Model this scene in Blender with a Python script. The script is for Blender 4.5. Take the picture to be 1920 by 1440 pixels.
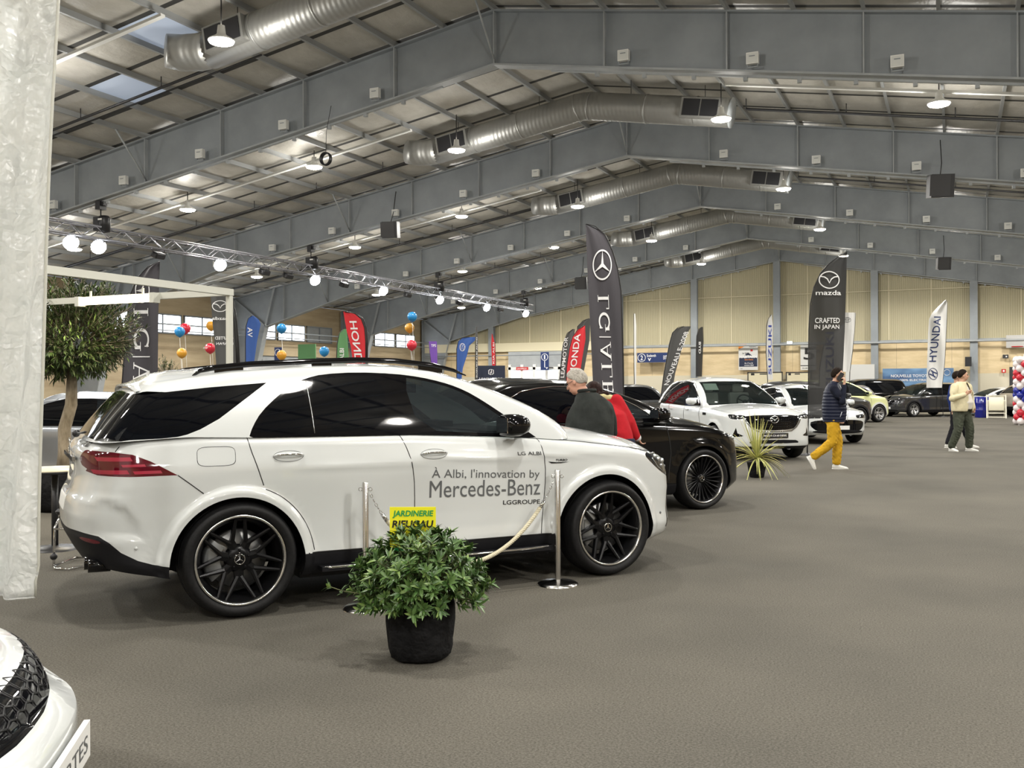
import bpy, bmesh, math, random
import numpy as np
from math import sin, cos, pi, radians, sqrt, atan2, hypot
from mathutils import Vector, Matrix, geometry
S = bpy.context.scene
for o in list(bpy.data.objects):
    bpy.data.objects.remove(o, do_unlink=True)
COL = S.collection
random.seed(7)

# ---------------------------------------------------------------- camera
F_PX, YAW, CAM_H, ROLL = 1818.9, 0.4296, 1.53, 0.0041
cam = bpy.data.cameras.new('camera')
cam.sensor_width = 36.0
cam.lens = 36.0 * F_PX / 1920.0
cam.clip_end = 300
cam_o = bpy.data.objects.new('camera', cam)
COL.objects.link(cam_o)
cam_o.location = (0, 0, CAM_H)
cam_o.rotation_mode = 'XYZ'
cam_o.matrix_world = Matrix.Translation((0, 0, CAM_H)) @ Matrix.Rotation(YAW, 4, 'Z') @ Matrix.Rotation(pi/2, 4, 'X') @ Matrix.Rotation(-ROLL, 4, 'Z')
S.camera = cam_o

# ---------------------------------------------------------------- world and exposure
w = bpy.data.worlds.new('world')
S.world = w
w.use_nodes = True
w.node_tree.nodes['Background'].inputs[0].default_value = (0.75, 0.85, 1.0, 1)
w.node_tree.nodes['Background'].inputs[1].default_value = 0.4
S.view_settings.view_transform = 'Standard'
S.view_settings.look = 'None'
S.view_settings.exposure = 0.0
S.view_settings.gamma = 1.0
S.view_settings.use_curve_mapping = False
LAMP_W = 730.0          # each high-bay lamp, downwards
GLOW_W = 105.0          # and its sideways and upward spill
SPOT_W = 330.0          # each truss spotlight
LAMP_COL = (1.0, 0.968, 0.905)
BAYS = [12.9, 21.4, 29.9, 38.4, 46.9]     # rows of high-bay lamps along the hall
BACK_BAYS = [4.4, -4.1]
LAMP_X = [-0.3, -4.7, -11.3, -15.6, -20.0, -24.5, 4.1, 8.5]

# ---------------------------------------------------------------- helpers
CT, ST = cos(YAW), sin(YAW)
def ray(px, py):
    u, v = (px-960)/F_PX, (720-py)/F_PX
    c, s = cos(ROLL), sin(ROLL)
    u, v = u*c+v*s, -u*s+v*c
    return Vector((CT*u-ST, ST*u+CT, v))
def at_floor(px, py, z=0.0):
    r = ray(px, py); t = (z-CAM_H)/r.z
    return Vector((0, 0, CAM_H)) + r*t
def at_y(px, py, y):
    r = ray(px, py); return Vector((0, 0, CAM_H)) + r*(y/r.y)
def at_x(px, py, x):
    r = ray(px, py); return Vector((0, 0, CAM_H)) + r*(x/r.x)
def at_d(px, py, d):
    """point seen at that pixel, d metres ahead of the camera plane"""
    return Vector((0, 0, CAM_H)) + ray(px, py)*d

MATS = {}
def mat(name, col=(0.8, 0.8, 0.8), rough=0.5, metal=0.0, coat=0.0, emit=None, es=1.0, spec=0.5, sheen=0.0, trans=0.0, alpha=1.0, ior=1.5):
    if name in MATS: return MATS[name]
    m = bpy.data.materials.new(name); m.use_nodes = True
    b = m.node_tree.nodes['Principled BSDF']; I = b.inputs
    I['Base Color'].default_value = (*col, 1); I['Roughness'].default_value = rough
    I['Metallic'].default_value = metal; I['Coat Weight'].default_value = coat; I['Coat Roughness'].default_value = 0.03
    I['Specular IOR Level'].default_value = spec; I['IOR'].default_value = ior
    I['Sheen Weight'].default_value = sheen; I['Transmission Weight'].default_value = trans
    I['Alpha'].default_value = alpha
    if emit:
        I['Emission Color'].default_value = (*emit, 1); I['Emission Strength'].default_value = es
    MATS[name] = m
    return m
ORD = ['first', 'second', 'third', 'fourth', 'fifth', 'sixth', 'seventh', 'eighth', 'ninth']
def nodes(m): return m.node_tree.nodes, m.node_tree.links
def noise_col(m, scale, c1, c2, detail=4, rough=0.6, coord='Object', bump=0.0, bdist=0.01, lo=0.35, hi=0.65, stretch=None):
    """mottle the base colour between c1 and c2, optional bump from the same noise"""
    N, L = nodes(m); b = N['Principled BSDF']
    tc = N.new('ShaderNodeTexCoord'); n = N.new('ShaderNodeTexNoise')
    n.inputs['Scale'].default_value = scale; n.inputs['Detail'].default_value = detail; n.inputs['Roughness'].default_value = rough
    src = tc.outputs[coord]
    if stretch:
        mp = N.new('ShaderNodeMapping'); mp.inputs['Scale'].default_value = stretch
        L.new(src, mp.inputs[0]); src = mp.outputs[0]
    L.new(src, n.inputs['Vector'])
    r = N.new('ShaderNodeValToRGB'); r.color_ramp.elements[0].position = lo; r.color_ramp.elements[1].position = hi
    r.color_ramp.elements[0].color = (*c1, 1); r.color_ramp.elements[1].color = (*c2, 1)
    L.new(n.outputs['Fac'], r.inputs[0]); L.new(r.outputs[0], b.inputs['Base Color'])
    if bump:
        bp = N.new('ShaderNodeBump'); bp.inputs['Strength'].default_value = bump; bp.inputs['Distance'].default_value = bdist
        L.new(n.outputs['Fac'], bp.inputs['Height']); L.new(bp.outputs[0], b.inputs['Normal'])
    return m

class MB:
    """collects geometry for ONE mesh object"""
    def __init__(s): s.v = []; s.f = []; s.m = []; s.sm = []
    def add(s, verts, faces, mi=0, smooth=False):
        b = len(s.v); s.v.extend([tuple(p) for p in verts])
        for f in faces: s.f.append(tuple(b+i for i in f)); s.m.append(mi); s.sm.append(smooth)
        return s
    def box(s, c, d, mi=0, R=None):
        cx, cy, cz = c; dx, dy, dz = d[0]/2, d[1]/2, d[2]/2
        vs = [Vector((sx*dx, sy*dy, sz*dz)) for sx in (-1, 1) for sy in (-1, 1) for sz in (-1, 1)]
        if R is not None: vs = [R @ v for v in vs]
        vs = [(v.x+cx, v.y+cy, v.z+cz) for v in vs]
        return s.add(vs, [(0, 1, 3, 2), (4, 6, 7, 5), (0, 4, 5, 1), (2, 3, 7, 6), (0, 2, 6, 4), (1, 5, 7, 3)], mi)
    def boxab(s, a, b, mi=0):
        return s.box([(a[i]+b[i])/2 for i in range(3)], [abs(b[i]-a[i]) for i in range(3)], mi)
    def bar(s, a, b, w, h, mi=0, up=(0, 0, 1)):
        a, b = Vector(a), Vector(b); d = (b-a); L = d.length; d = d/L; up = Vector(up)
        x = d.cross(up)
        if x.length < 1e-4: x = d.cross(Vector((1, 0, 0)))
        x.normalize(); y = x.cross(d)
        R = Matrix((x, d, y)).transposed()
        return s.box((a+b)/2, (w, L, h), mi, R)
    def tube(s, pts, r, n=10, mi=0, closed=False, caps=True, smooth=True):
        pts = [Vector(p) for p in pts]; N = len(pts)
        rr = r if isinstance(r, (list, tuple)) else [r]*N
        vs = []; prev = None
        for i, p in enumerate(pts):
            if closed: t = pts[(i+1) % N]-pts[i-1]
            else: t = pts[min(i+1, N-1)]-pts[max(i-1, 0)]
            t = t.normalized() if t.length > 1e-9 else Vector((0, 0, 1))
            if prev is None:
                a = Vector((0, 0, 1)) if abs(t.z) < 0.9 else Vector((1, 0, 0))
                x = t.cross(a).normalized()
            else:
                x = prev-t*prev.dot(t); x = x.normalized() if x.length > 1e-6 else t.orthogonal().normalized()
            prev = x; y = t.cross(x)
            for k in range(n):
                an = 2*pi*k/n; vs.append(p+(x*cos(an)+y*sin(an))*rr[i])
        fs = []
        M = N if closed else N-1
        for i in range(M):
            j = (i+1) % N
            for k in range(n):
                k2 = (k+1) % n; fs.append((i*n+k, i*n+k2, j*n+k2, j*n+k))
        if not closed and caps:
            fs.append(tuple(range(n-1, -1, -1))); fs.append(tuple((N-1)*n+k for k in range(n)))
        return s.add(vs, fs, mi, smooth)
    def lathe(s, prof, n=24, c=(0, 0, 0), axis='z', mi=0, smooth=True, capb=False, capt=False, a0=0, a1=2*pi):
        """prof: list of (r, h)"""
        full = abs(a1-a0-2*pi) < 1e-6; m = n if full else n+1
        vs = []
        for r, h in prof:
            for k in range(m):
                a = a0+(a1-a0)*k/n; x, y = r*cos(a), r*sin(a)
                if axis == 'z': p = (x, y, h)
                elif axis == 'y': p = (x, h, y)
                else: p = (h, x, y)
                vs.append((p[0]+c[0], p[1]+c[1], p[2]+c[2]))
        fs = []
        for i in range(len(prof)-1):
            for k in range(n if full else n):
                k2 = (k+1) % m; fs.append((i*m+k, i*m+k2, (i+1)*m+k2, (i+1)*m+k))
        if capb: fs.append(tuple(range(m-1, -1, -1)))
        if capt: fs.append(tuple((len(prof)-1)*m+k for k in range(m)))
        return s.add(vs, fs, mi, smooth)
    def ball(s, c, r, n=12, mi=0, R=None):
        rx, ry, rz = r if isinstance(r, (list, tuple)) else (r, r, r)
        vs = []; fs = []; h = n//2
        for i in range(h+1):
            th = pi*i/h
            for k in range(n):
                v = Vector((rx*sin(th)*cos(2*pi*k/n), ry*sin(th)*sin(2*pi*k/n), rz*cos(th)))
                if R is not None: v = R @ v
                vs.append((v.x+c[0], v.y+c[1], v.z+c[2]))
        for i in range(h):
            for k in range(n):
                k2 = (k+1) % n; fs.append((i*n+k, (i+1)*n+k, (i+1)*n+k2, i*n+k2))
        return s.add(vs, fs, mi, True)
    def poly(s, pts, th, axis='z', mi=0, h0=0.0):
        """extrude a 2d outline; axis = normal direction"""
        n = len(pts)
        def P(a, b, h): return (a, b, h) if axis == 'z' else ((a, h, b) if axis == 'y' else (h, a, b))
        vs = [P(a, b, h0) for a, b in pts]+[P(a, b, h0+th) for a, b in pts]
        tri = geometry.tessellate_polygon([[Vector((a, b, 0)) for a, b in pts]])
        fs = [t for t in tri]+[tuple(i+n for i in reversed(t)) for t in tri]
        fs += [(i, (i+1) % n, n+(i+1) % n, n+i) for i in range(n)]
        return s.add(vs, fs, mi)
    def grid(s, fn, nu, nv, mi=0, smooth=True, u0=0, u1=1, v0=0, v1=1):
        vs = [fn(u0+(u1-u0)*i/nu, v0+(v1-v0)*j/nv) for i in range(nu+1) for j in range(nv+1)]
        fs = [(i*(nv+1)+j, (i+1)*(nv+1)+j, (i+1)*(nv+1)+j+1, i*(nv+1)+j+1) for i in range(nu) for j in range(nv)]
        return s.add(vs, fs, mi, smooth)
    def mesh(s, name, mats):
        me = bpy.data.meshes.new(name); me.from_pydata(s.v, [], s.f)
        for m in (mats if isinstance(mats, (list, tuple)) else [mats]): me.materials.append(m)
        me.polygons.foreach_set('material_index', s.m); me.polygons.foreach_set('use_smooth', s.sm)
        me.validate(); me.update()
        bm = bmesh.new(); bm.from_mesh(me); bmesh.ops.remove_doubles(bm, verts=bm.verts, dist=1e-5)
        bmesh.ops.recalc_face_normals(bm, faces=bm.faces); bm.to_mesh(me); bm.free()
        return me
    def build(s, name, mats, parent=None, raw=False):
        if raw:
            me = bpy.data.meshes.new(name); me.from_pydata(s.v, [], s.f)
            for m in (mats if isinstance(mats, (list, tuple)) else [mats]): me.materials.append(m)
            me.polygons.foreach_set('material_index', s.m); me.polygons.foreach_set('use_smooth', s.sm); me.update()
        else: me = s.mesh(name, mats)
        return link(name, me, parent)
def link(name, data, parent=None, loc=None):
    o = bpy.data.objects.new(name, data); COL.objects.link(o)
    if parent is not None: o.parent = parent
    if loc is not None: o.location = loc
    return o
def tag(o, label, cat=None, group=None, kind=None):
    if label: o['label'] = label
    if cat: o['category'] = cat
    if group: o['group'] = group
    if kind: o['kind'] = kind
    return o
def thing(name, label, cat, loc=(0, 0, 0), rz=0.0, group=None):
    o = bpy.data.objects.new(name, None); COL.objects.link(o)
    o.empty_display_size = 0.2
    o.location = loc; o.rotation_euler = (0, 0, rz)
    return tag(o, label, cat, group)
def struct(o): o['kind'] = 'structure'; return o
def copy_tree(o, parent=None):
    c = o.copy(); COL.objects.link(c); c.parent = parent
    for ch in o.children: copy_tree(ch, c)
    return c
def text_verts(txt, size=1.0, align='CENTER', ext=0.0, space=1.0, shear=0.0, bold=0.0, res=3):
    cu = bpy.data.curves.new('t', 'FONT'); cu.body = txt; cu.size = size; cu.align_x = align; cu.align_y = 'CENTER'
    cu.extrude = ext; cu.space_character = space; cu.shear = shear; cu.offset = bold; cu.resolution_u = res
    o = bpy.data.objects.new('t', cu); COL.objects.link(o)
    dg = bpy.context.evaluated_depsgraph_get(); me = bpy.data.meshes.new_from_object(o.evaluated_get(dg))
    vs = [v.co.copy() for v in me.vertices]; fs = [tuple(p.vertices) for p in me.polygons]
    bpy.data.objects.remove(o); bpy.data.curves.remove(cu); bpy.data.meshes.remove(me)
    return vs, fs
def text_fit(mb, txt, u0, u1, v0, v1, fn, mi=0, **kw):
    """lettering whose bounding box fills u0..u1, v0..v1 of the surface fn(u, v)"""
    vs, fs = text_verts(txt, 1.0, **kw)
    if not vs: return
    x0, x1 = min(v.x for v in vs), max(v.x for v in vs); y0, y1 = min(v.y for v in vs), max(v.y for v in vs)
    mb.add([fn(u0+(v.x-x0)/(x1-x0)*(u1-u0), v0+(v.y-y0)/(y1-y0)*(v1-v0)) for v in vs], fs, mi)
# ================================================================ the hall
XR, SL = -8.30, 0.1655             # ridge position, roof slope
FY = [17.425+8.516*i for i in range(-3, 5)]
XL, XW = -29.7, 13.1               # side walls
YE, YB = 51.75, -9.5               # end wall, wall behind the camera
def z_top(x): return 8.93-SL*abs(x-XR)
def z_bot(x):
    t = abs(x-XR)
    if t < 14.4: return 7.86-SL*t
    return 5.477-(t-14.4)*(5.477-4.1)/5.0

# ---- materials
m_carpet = mat('carpet', rough=0.95, spec=0.15)
def carpet():
    N, L = nodes(m_carpet); b = N['Principled BSDF']; tc = N.new('ShaderNodeTexCoord')
    n1 = N.new('ShaderNodeTexNoise'); n1.inputs['Scale'].default_value = 90; n1.inputs['Detail'].default_value = 6; n1.inputs['Roughness'].default_value = 0.8
    n2 = N.new('ShaderNodeTexNoise'); n2.inputs['Scale'].default_value = 0.55; n2.inputs['Detail'].default_value = 5
    L.new(tc.outputs['Object'], n1.inputs['Vector']); L.new(tc.outputs['Object'], n2.inputs['Vector'])
    r1 = N.new('ShaderNodeValToRGB'); r1.color_ramp.elements[0].position = 0.36; r1.color_ramp.elements[1].position = 0.66
    r1.color_ramp.elements[0].color = (0.052, 0.048, 0.040, 1); r1.color_ramp.elements[1].color = (0.165, 0.155, 0.132, 1)
    r2 = N.new('ShaderNodeValToRGB'); r2.color_ramp.elements[0].position = 0.3; r2.color_ramp.elements[1].position = 0.7
    r2.color_ramp.elements[0].color = (0.8, 0.8, 0.8, 1); r2.color_ramp.elements[1].color = (1.12, 1.1, 1.08, 1)
    mx = N.new('ShaderNodeMix'); mx.data_type = 'RGBA'; mx.blend_type = 'MULTIPLY'; mx.inputs[0].default_value = 1
    L.new(n1.outputs['Fac'], r1.inputs[0]); L.new(n2.outputs['Fac'], r2.inputs[0])
    L.new(r1.outputs[0], mx.inputs[6]); L.new(r2.outputs[0], mx.inputs[7]); L.new(mx.outputs[2], b.inputs['Base Color'])
    bp = N.new('ShaderNodeBump'); bp.inputs['Strength'].default_value = 0.5; bp.inputs['Distance'].default_value = 0.004
    L.new(n1.outputs['Fac'], bp.inputs['Height']); L.new(bp.outputs[0], b.inputs['Normal'])
carpet()
m_steel = noise_col(mat('grey_painted_steel', rough=0.5), 1.2, (0.235, 0.258, 0.276), (0.285, 0.310, 0.330), bump=0.02)
m_steel_l = noise_col(mat('light_grey_painted_steel', rough=0.45), 2, (0.30, 0.32, 0.33), (0.37, 0.39, 0.40))
m_quilt = noise_col(mat('quilted_insulation', rough=0.42, spec=0.4), 2.2, (0.40, 0.38, 0.335), (0.50, 0.48, 0.43), bump=0.55, bdist=0.09, stretch=(1, 0.6, 1), detail=6)
m_seam = mat('ceiling_seam', (0.045, 0.045, 0.042), 0.7)
m_sky = mat('skylight_panel', (0.42, 0.47, 0.55), 0.4, emit=(0.55, 0.66, 0.85), es=0.28)
m_wallup = mat('ribbed_wall_cladding', (0.50, 0.45, 0.29), 0.55)
def ribbed():
    N, L = nodes(m_wallup); b = N['Principled BSDF']; tc = N.new('ShaderNodeTexCoord')
    wv = N.new('ShaderNodeTexWave'); wv.inputs['Scale'].default_value = 3.2; wv.inputs['Distortion'].default_value = 0.0
    L.new(tc.outputs['Object'], wv.inputs['Vector'])
    r = N.new('ShaderNodeValToRGB'); r.color_ramp.elements[0].color = (0.40, 0.36, 0.23, 1); r.color_ramp.elements[1].color = (0.48, 0.435, 0.29, 1)
    L.new(wv.outputs['Fac'], r.inputs[0]); L.new(r.outputs[0], b.inputs['Base Color'])
    bp = N.new('ShaderNodeBump'); bp.inputs['Strength'].default_value = 0.5; bp.inputs['Distance'].default_value = 0.02
    L.new(wv.outputs['Fac'], bp.inputs['Height']); L.new(bp.outputs[0], b.inputs['Normal'])
ribbed()
m_wallwood = noise_col(mat('plywood_wall_lining', rough=0.6), 1.1, (0.60, 0.47, 0.27), (0.72, 0.58, 0.36), stretch=(1, 1, 4))
m_wallside = noise_col(mat('tan_side_wall_boarding', rough=0.6), 1.5, (0.40, 0.31, 0.19), (0.52, 0.42, 0.27), stretch=(1, 0.3, 2))
m_cream = mat('cream_paint', (0.66, 0.60, 0.42), 0.5)
m_white = mat('white_plastic', (0.78, 0.78, 0.75), 0.35)
m_black = mat('black_plastic', (0.015, 0.015, 0.017), 0.4)
m_dark = mat('dark_grey_metal', (0.05, 0.05, 0.052), 0.4, 0.5)
m_day = mat('daylit_window', (0.9, 0.9, 0.95), 0.3, emit=(0.86, 0.93, 1.0), es=4.5)
m_galv = mat('galvanised_spiral_duct', (0.36, 0.36, 0.345), 0.46, 0.75)
def galv():
    N, L = nodes(m_galv); b = N['Principled BSDF']; tc = N.new('ShaderNodeTexCoord')
    wv = N.new('ShaderNodeTexWave'); wv.inputs['Scale'].default_value = 3.0; wv.inputs['Distortion'].default_value = 0.6; wv.inputs['Detail'].default_value = 1
    L.new(tc.outputs['Object'], wv.inputs['Vector'])
    bp = N.new('ShaderNodeBump'); bp.inputs['Strength'].default_value = 0.35; bp.inputs['Distance'].default_value = 0.01
    L.new(wv.outputs['Fac'], bp.inputs['Height']); L.new(bp.outputs[0], b.inputs['Normal'])
galv()
m_lampglow = mat('lit_lamp_lens', (1, 1, 1), 0.4, emit=(1.0, 0.93, 0.8), es=26)

# ---- floor and walls
struct(MB().boxab((XL-0.3, YB, -0.1), (XW+0.3, YE+0.2, 0)).build('floor', m_carpet))
def gable(name, y, th):
    mb = MB()
    pts = [(XL, 0), (XW, 0), (XW, z_top(XW)+0.1), (XR, z_top(XR)+0.1), (XL, z_top(XL)+0.1)]
    mb.poly(pts, th, 'y', h0=y)
    return mb
o = gable('wall_end', YE, 0.2).build('wall_end', m_wallup); struct(o)
o = gable('wall_back', YB-0.2, 0.2).build('wall_back', m_wallside); struct(o)
struct(MB().boxab((XL-0.2, YB, 0), (XL, YE, z_top(XL)+0.1)).build('wall_left', m_wallside))
struct(MB().boxab((XW, YB, 0), (XW+0.2, YE, z_top(XW)+0.1)).build('wall_right', m_wallside))
# lower lining of the end wall (plywood) with its cap rail, vertical battens above
struct(MB().boxab((XL, YE-0.06, 0), (XW, YE, 3.55)).build('wall_end_lining', m_wallwood))
struct(MB().boxab((XL, YE-0.075, 0), (XW, YE-0.06, 1.95)).build('trim_1', mat('pale_lower_board', (0.62, 0.57, 0.44), 0.6)))
struct(MB().boxab((XL, YE-0.16, 3.55), (XW, YE, 3.63)).build('trim_2', m_steel_l))
mb = MB(); x = XL+1.3
while x < XW: mb.boxab((x-0.025, YE-0.03, 3.65), (x+0.025, YE, z_top(x))); x += 1.95
struct(mb.build('trim_3', m_cream))
mb = MB().bar((XL, YE-0.06, 6.1), (XW, YE-0.06, 6.1), 0.05, 0.04)
struct(mb.build('trim_4', m_cream))
# dark seams of the lining boards
mb = MB()
x = XL+2.0
while x < XW: mb.boxab((x-0.01, YE-0.064, 1.95), (x+0.01, YE-0.06, 3.5)); x += 2.5
struct(mb.build('trim_5', m_wallside))

# ---- quilted ceiling
def ceiling():
    mb = MB(); cx, cy = 1.15, 8.516/6
    ks = range(-19, 19)
    y0 = FY[0]
    loc = [0, 0.046, 0.15, 0.32, 0.5, 0.68, 0.85, 0.954, 1]
    locx = [0, 0.2, 0.4, 0.6, 0.8, 1]
    rnd = random.Random(3)
    for k in ks:
        xa, xb = XR+k*cx, XR+(k+1)*cx
        xa, xb = max(xa, XL), min(xb, XW)
        if xb-xa < 0.05: continue
        j = 0; y = y0
        while y < YE:
            yb = min(y+cy, YE+0.05); near = y > 6
            sag = rnd.uniform(0.03, 0.085); tilt = rnd.uniform(-0.3, 0.3)
            sky = (k in (-5, -6) and 6 <= (y-FY[3])/cy+6 < 0)
            ls = loc if near else [0, 0.046, 0.954, 1]; lx = locx if near else [0, 0.5, 1]
            def P(u, v):
                x = xa+(xb-xa)*u; yy = y+(yb-y)*v
                s = (4*u*(1-u))**0.6*(max(0, 4*(v-0.046)*(0.954-v)))**0.5*sag*(1+tilt*(u-0.5)+tilt*(v-0.5))
                s += 0.012*sin(23*x+7*yy)*sin(9*yy)*(4*u*(1-u))*(4*v*(1-v))
                return (x, yy, z_top(x)+0.115-s)
            vs = [P(u, v) for u in lx for v in ls]; n = len(ls)
            fs = []; ms = []
            b = len(mb.v); mb.v.extend(vs)
            for a in range(len(lx)-1):
                for c in range(n-1):
                    mb.f.append((b+a*n+c, b+a*n+c+1, b+(a+1)*n+c+1, b+(a+1)*n+c))
                    mb.m.append(1 if c in (0, n-2) else (2 if (k, j) in SKY else 0)); mb.sm.append(True)
            y = yb if yb < YE else YE+1; j += 1
    return mb
# which cells are translucent panels: found from where they are seen
def cell(px, py):
    r = ray(px, py)
    # left slope: z = 9.13 + SL*(x-XR)
    t = (9.13-SL*XR-CAM_H)/(r.z-SL*r.x)
    p = r*t
    return int(math.floor((p.x-XR)/1.15)), int(math.floor((p.y-FY[0])/(8.516/6)))
SKY = {cell(292, 50), cell(185, 147)}
o = ceiling().build('ceiling', [m_quilt, m_seam, m_sky], raw=True); struct(o)
struct(MB().add([(XL-0.2, YB, z_top(XL)+0.42), (XR, YB, z_top(XR)+0.42), (XR, YE+0.2, z_top(XR)+0.42), (XL-0.2, YE+0.2, z_top(XL)+0.42),
                 (XW+0.2, YB, z_top(XW)+0.42), (XW+0.2, YE+0.2, z_top(XW)+0.42)], [(0, 1, 2, 3), (1, 4, 5, 2)]).build('ceiling_deck', m_steel))

# ---- purlins
m_purlin = mat('grey_purlin_paint', (0.30, 0.31, 0.31), 0.5)
k = 0
for i in range(-18, 19):
    x = XR+i*1.15
    if not XL+0.2 < x < XW-0.2: continue
    mb = MB().boxab((x-0.02, YB, z_top(x)+0.015), (x+0.02, YE, z_top(x)+0.13))
    mb.boxab((x-0.025, YB, z_top(x)), (x+0.035, YE, z_top(x)+0.015))
    o = mb.build('roof_purlin', m_purlin)
    side = 'left' if x < XR else 'right'
    tag(o, 'long grey steel purlin under the quilted ceiling, %s of the ridge' % side, 'beam', 'purlins on the %s roof slope' % side)

# ---- portal frames
def span(xs, fn): return [fn(x) for x in xs]
ordn = ['behind the camera', 'behind the camera', 'overhead', 'nearest in view', 'second in view', 'third in view', 'fourth in view', 'against the end wall']
def frame(i, y):
    t = thing('roof_frame', 'grey steel portal roof frame, %s' % ordn[i], 'roof frame', (0, 0, 0), 0, 'portal frames of the hall')
    xs = [XR+d for d in (-19.4, -14.4, 0, 14.4, 19.4)]
    top = [(XL+0.15, z_top(XL)), (XR, z_top(XR)), (XW-0.15, z_top(XW))]
    out = [(XL+0.15, 0)]+top+[(XW-0.15, 0), (XR+20.5, 0)]+[(x, z_bot(x)) for x in reversed(xs)]+[(XR-20.5, 0)]
    MB().poly(out, 0.02, 'y', h0=y-0.01).build('web', m_steel, t)
    def flange(pts, sgn):
        mb = MB()
        for a, b in zip(pts[:-1], pts[1:]):
            mb.bar((a[0], y, a[1]), (b[0], y, b[1]), 0.26, 0.035, up=(0, 0, 1))
        return mb
    bl = [(XR-20.5, 0)]+[(x, z_bot(x)) for x in xs]+[(XR+20.5, 0)]
    flange(bl, 1).build('bottom_flange', m_steel_l, t)
    flange([(XL+0.15, 0)]+top+[(XW-0.15, 0)], -1).build('top_flange', m_steel, t)
    for k in range(-8, 9):
        x = XR+k*2.3
        MB().boxab((x-0.012, y-0.12, z_bot(x)), (x+0.012, y+0.12, z_top(x))).build('stiffener', m_steel_l, t)
    for s in (-1, 1):
        kx, kz = XR+s*19.4, 4.1
        MB().bar((kx, y-0.1, kz), (XR+s*18.9, y-0.1, z_top(XR+s*18.9)), 0.1, 0.03, up=(0, 1, 0)).build('knee_stiffener', m_steel_l, t)
        MB().bar((kx, y-0.1, kz), (XR+s*21.1, y-0.1, z_top(XR+s*21.1)-0.1), 0.1, 0.03, up=(0, 1, 0)).build('knee_stiffener', m_steel, t)
    # thin stays from the bottom flange up to the purlins
    if i >= 2:
        for k in (-7, -4, 0):
            x = XR+k*2.3
            MB().tube([(x, y-0.05, z_bot(x)+0.05), (x, y-1.0, z_top(x)+0.02)], 0.022, 6).build('stay', m_steel_l, t)
    # cable rail bolted under the flange, with its clips
    for s in (-1, 1):
        mb = MB()
        a = (XR+s*(1.2), y-0.02, z_bot(XR+s*1.2)-0.07); b = (XR+s*14.2, y-0.02, z_bot(XR+s*14.2)-0.07)
        mb.bar(a, b, 0.05, 0.04)
        for q in range(1, 14):
            f = q/14; p = [a[j]+(b[j]-a[j])*f for j in range(3)]
            mb.box((p[0], p[1], p[2]-0.04), (0.07, 0.07, 0.09))
        mb.build('cable_rail', m_steel_l, t)
    return t
for i, y in enumerate(FY): frame(i, y)

# ---- small white floodlights on the rafters
fm = MB(); fm.box((0, 0, 0), (0.21, 0.10, 0.20)); fm.box((0, -0.053, 0.0), (0.18, 0.01, 0.165), 1); fm.box((0, -0.062, 0.03), (0.10, 0.012, 0.016), 2)
flm = fm.mesh('floodlight_body', [m_white, mat('pale_grey_glass', (0.66, 0.67, 0.64), 0.3), m_steel])
fb = MB().box((0, 0.0, -0.15), (0.2, 0.03, 0.02)).box((-0.09, 0, -0.12), (0.015, 0.03, 0.06)).box((0.09, 0, -0.12), (0.015, 0.03, 0.06)).mesh('bracket', m_steel)
for i in range(3, 7):
    for k in range(-6, 8):
        if k == 0: continue
        d = 2.7105+2.361*(abs(k)-1); x = XR+(d if k > 0 else -d)
        if x > 12: continue
        g = thing('floodlight', 'small white floodlight box on the rafter of the roof frame %s' % ordn[i], 'light',
                  (x, FY[i]-0.19, z_bot(x)+0.2), 0, 'floodlights on the frame %s' % ordn[i])
        link('housing', flm, g); link('bracket', fb, g)

# ---- spiral ducts
def duct(y, n):
    t = thing('ventilation_duct', 'galvanised spiral air duct bent under the ridge, the %s one from the camera' % ORD[n], 'duct', (XR, y, 8.36), 0, 'spiral ducts under the ridge')
    r = 0.335
    L = [(-4.15, -0.68), (-2.4, -0.40), (-0.5, -0.08), (-0.17, -0.022), (0, -0.008), (0.17, -0.022), (0.5, -0.08), (2.4, -0.40), (3.6, -0.60)]
    MB().tube([(a, 0, b) for a, b in L], r, 28).build('duct_tube', m_galv, t)
    # joint rings
    for a in (-3.0, -1.7, -0.17, 0.17, 1.6, 2.8):
        z = -SL*abs(a); d = Vector((1, 0, -SL if a > 0 else SL)).normalized()
        MB().tube([Vector((a, 0, z))-d*0.015, Vector((a, 0, z))+d*0.015], r+0.012, 28).build('joint_ring', m_galv, t)
    # tapered elbow at the left end, dished cap at the right
    MB().tube([(-4.1, 0, -0.67), (-4.35, -0.05, -0.70), (-4.62, -0.2, -0.72), (-4.8, -0.42, -0.72)], [r, r, r*0.98, r*0.9], 24).build('elbow', m_galv, t)
    c = Vector((3.6, 0, -0.60)); d = Vector((1, 0, -SL)).normalized()
    MB().tube([c, c+d*0.03], [r+0.015, r+0.015], 28).build('end_cap', m_steel_l, t)
    for (a, b) in ((-3.9, -3.1), (2.55, 3.4)):
        s = SL if a < 0 else -SL
        R = Matrix.Rotation(-math.atan(s), 3, 'Y')
        xm = (a+b)/2; zm = -SL*abs(xm)
        mb = MB().box((xm, -r*0.72, zm-0.01), (b-a+0.08, 0.34, 0.46), 0, R); mb.build('grille_frame', m_galv, t)
        mb = MB()
        for q in (-0.25, 0.25):
            c2 = Vector((xm, -r*0.72-0.175, zm-0.01))+R @ Vector(((b-a)*q, 0, 0)); mb.box(c2, ((b-a)/2-0.03, 0.02, 0.38), 0, R)
        mb.build('grille', m_black, t)
    for a in (-3.5, -1.2, 1.2, 3.0):
        MB().tube([(a, 0, -SL*abs(a)+r), (a, 0, -SL*abs(a)+0.75)], 0.008, 5).build('hanger', m_dark, t)
for n, y in enumerate([13.9, 22.45, 30.95, 39.45, 47.7]): duct(y, n)

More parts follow.
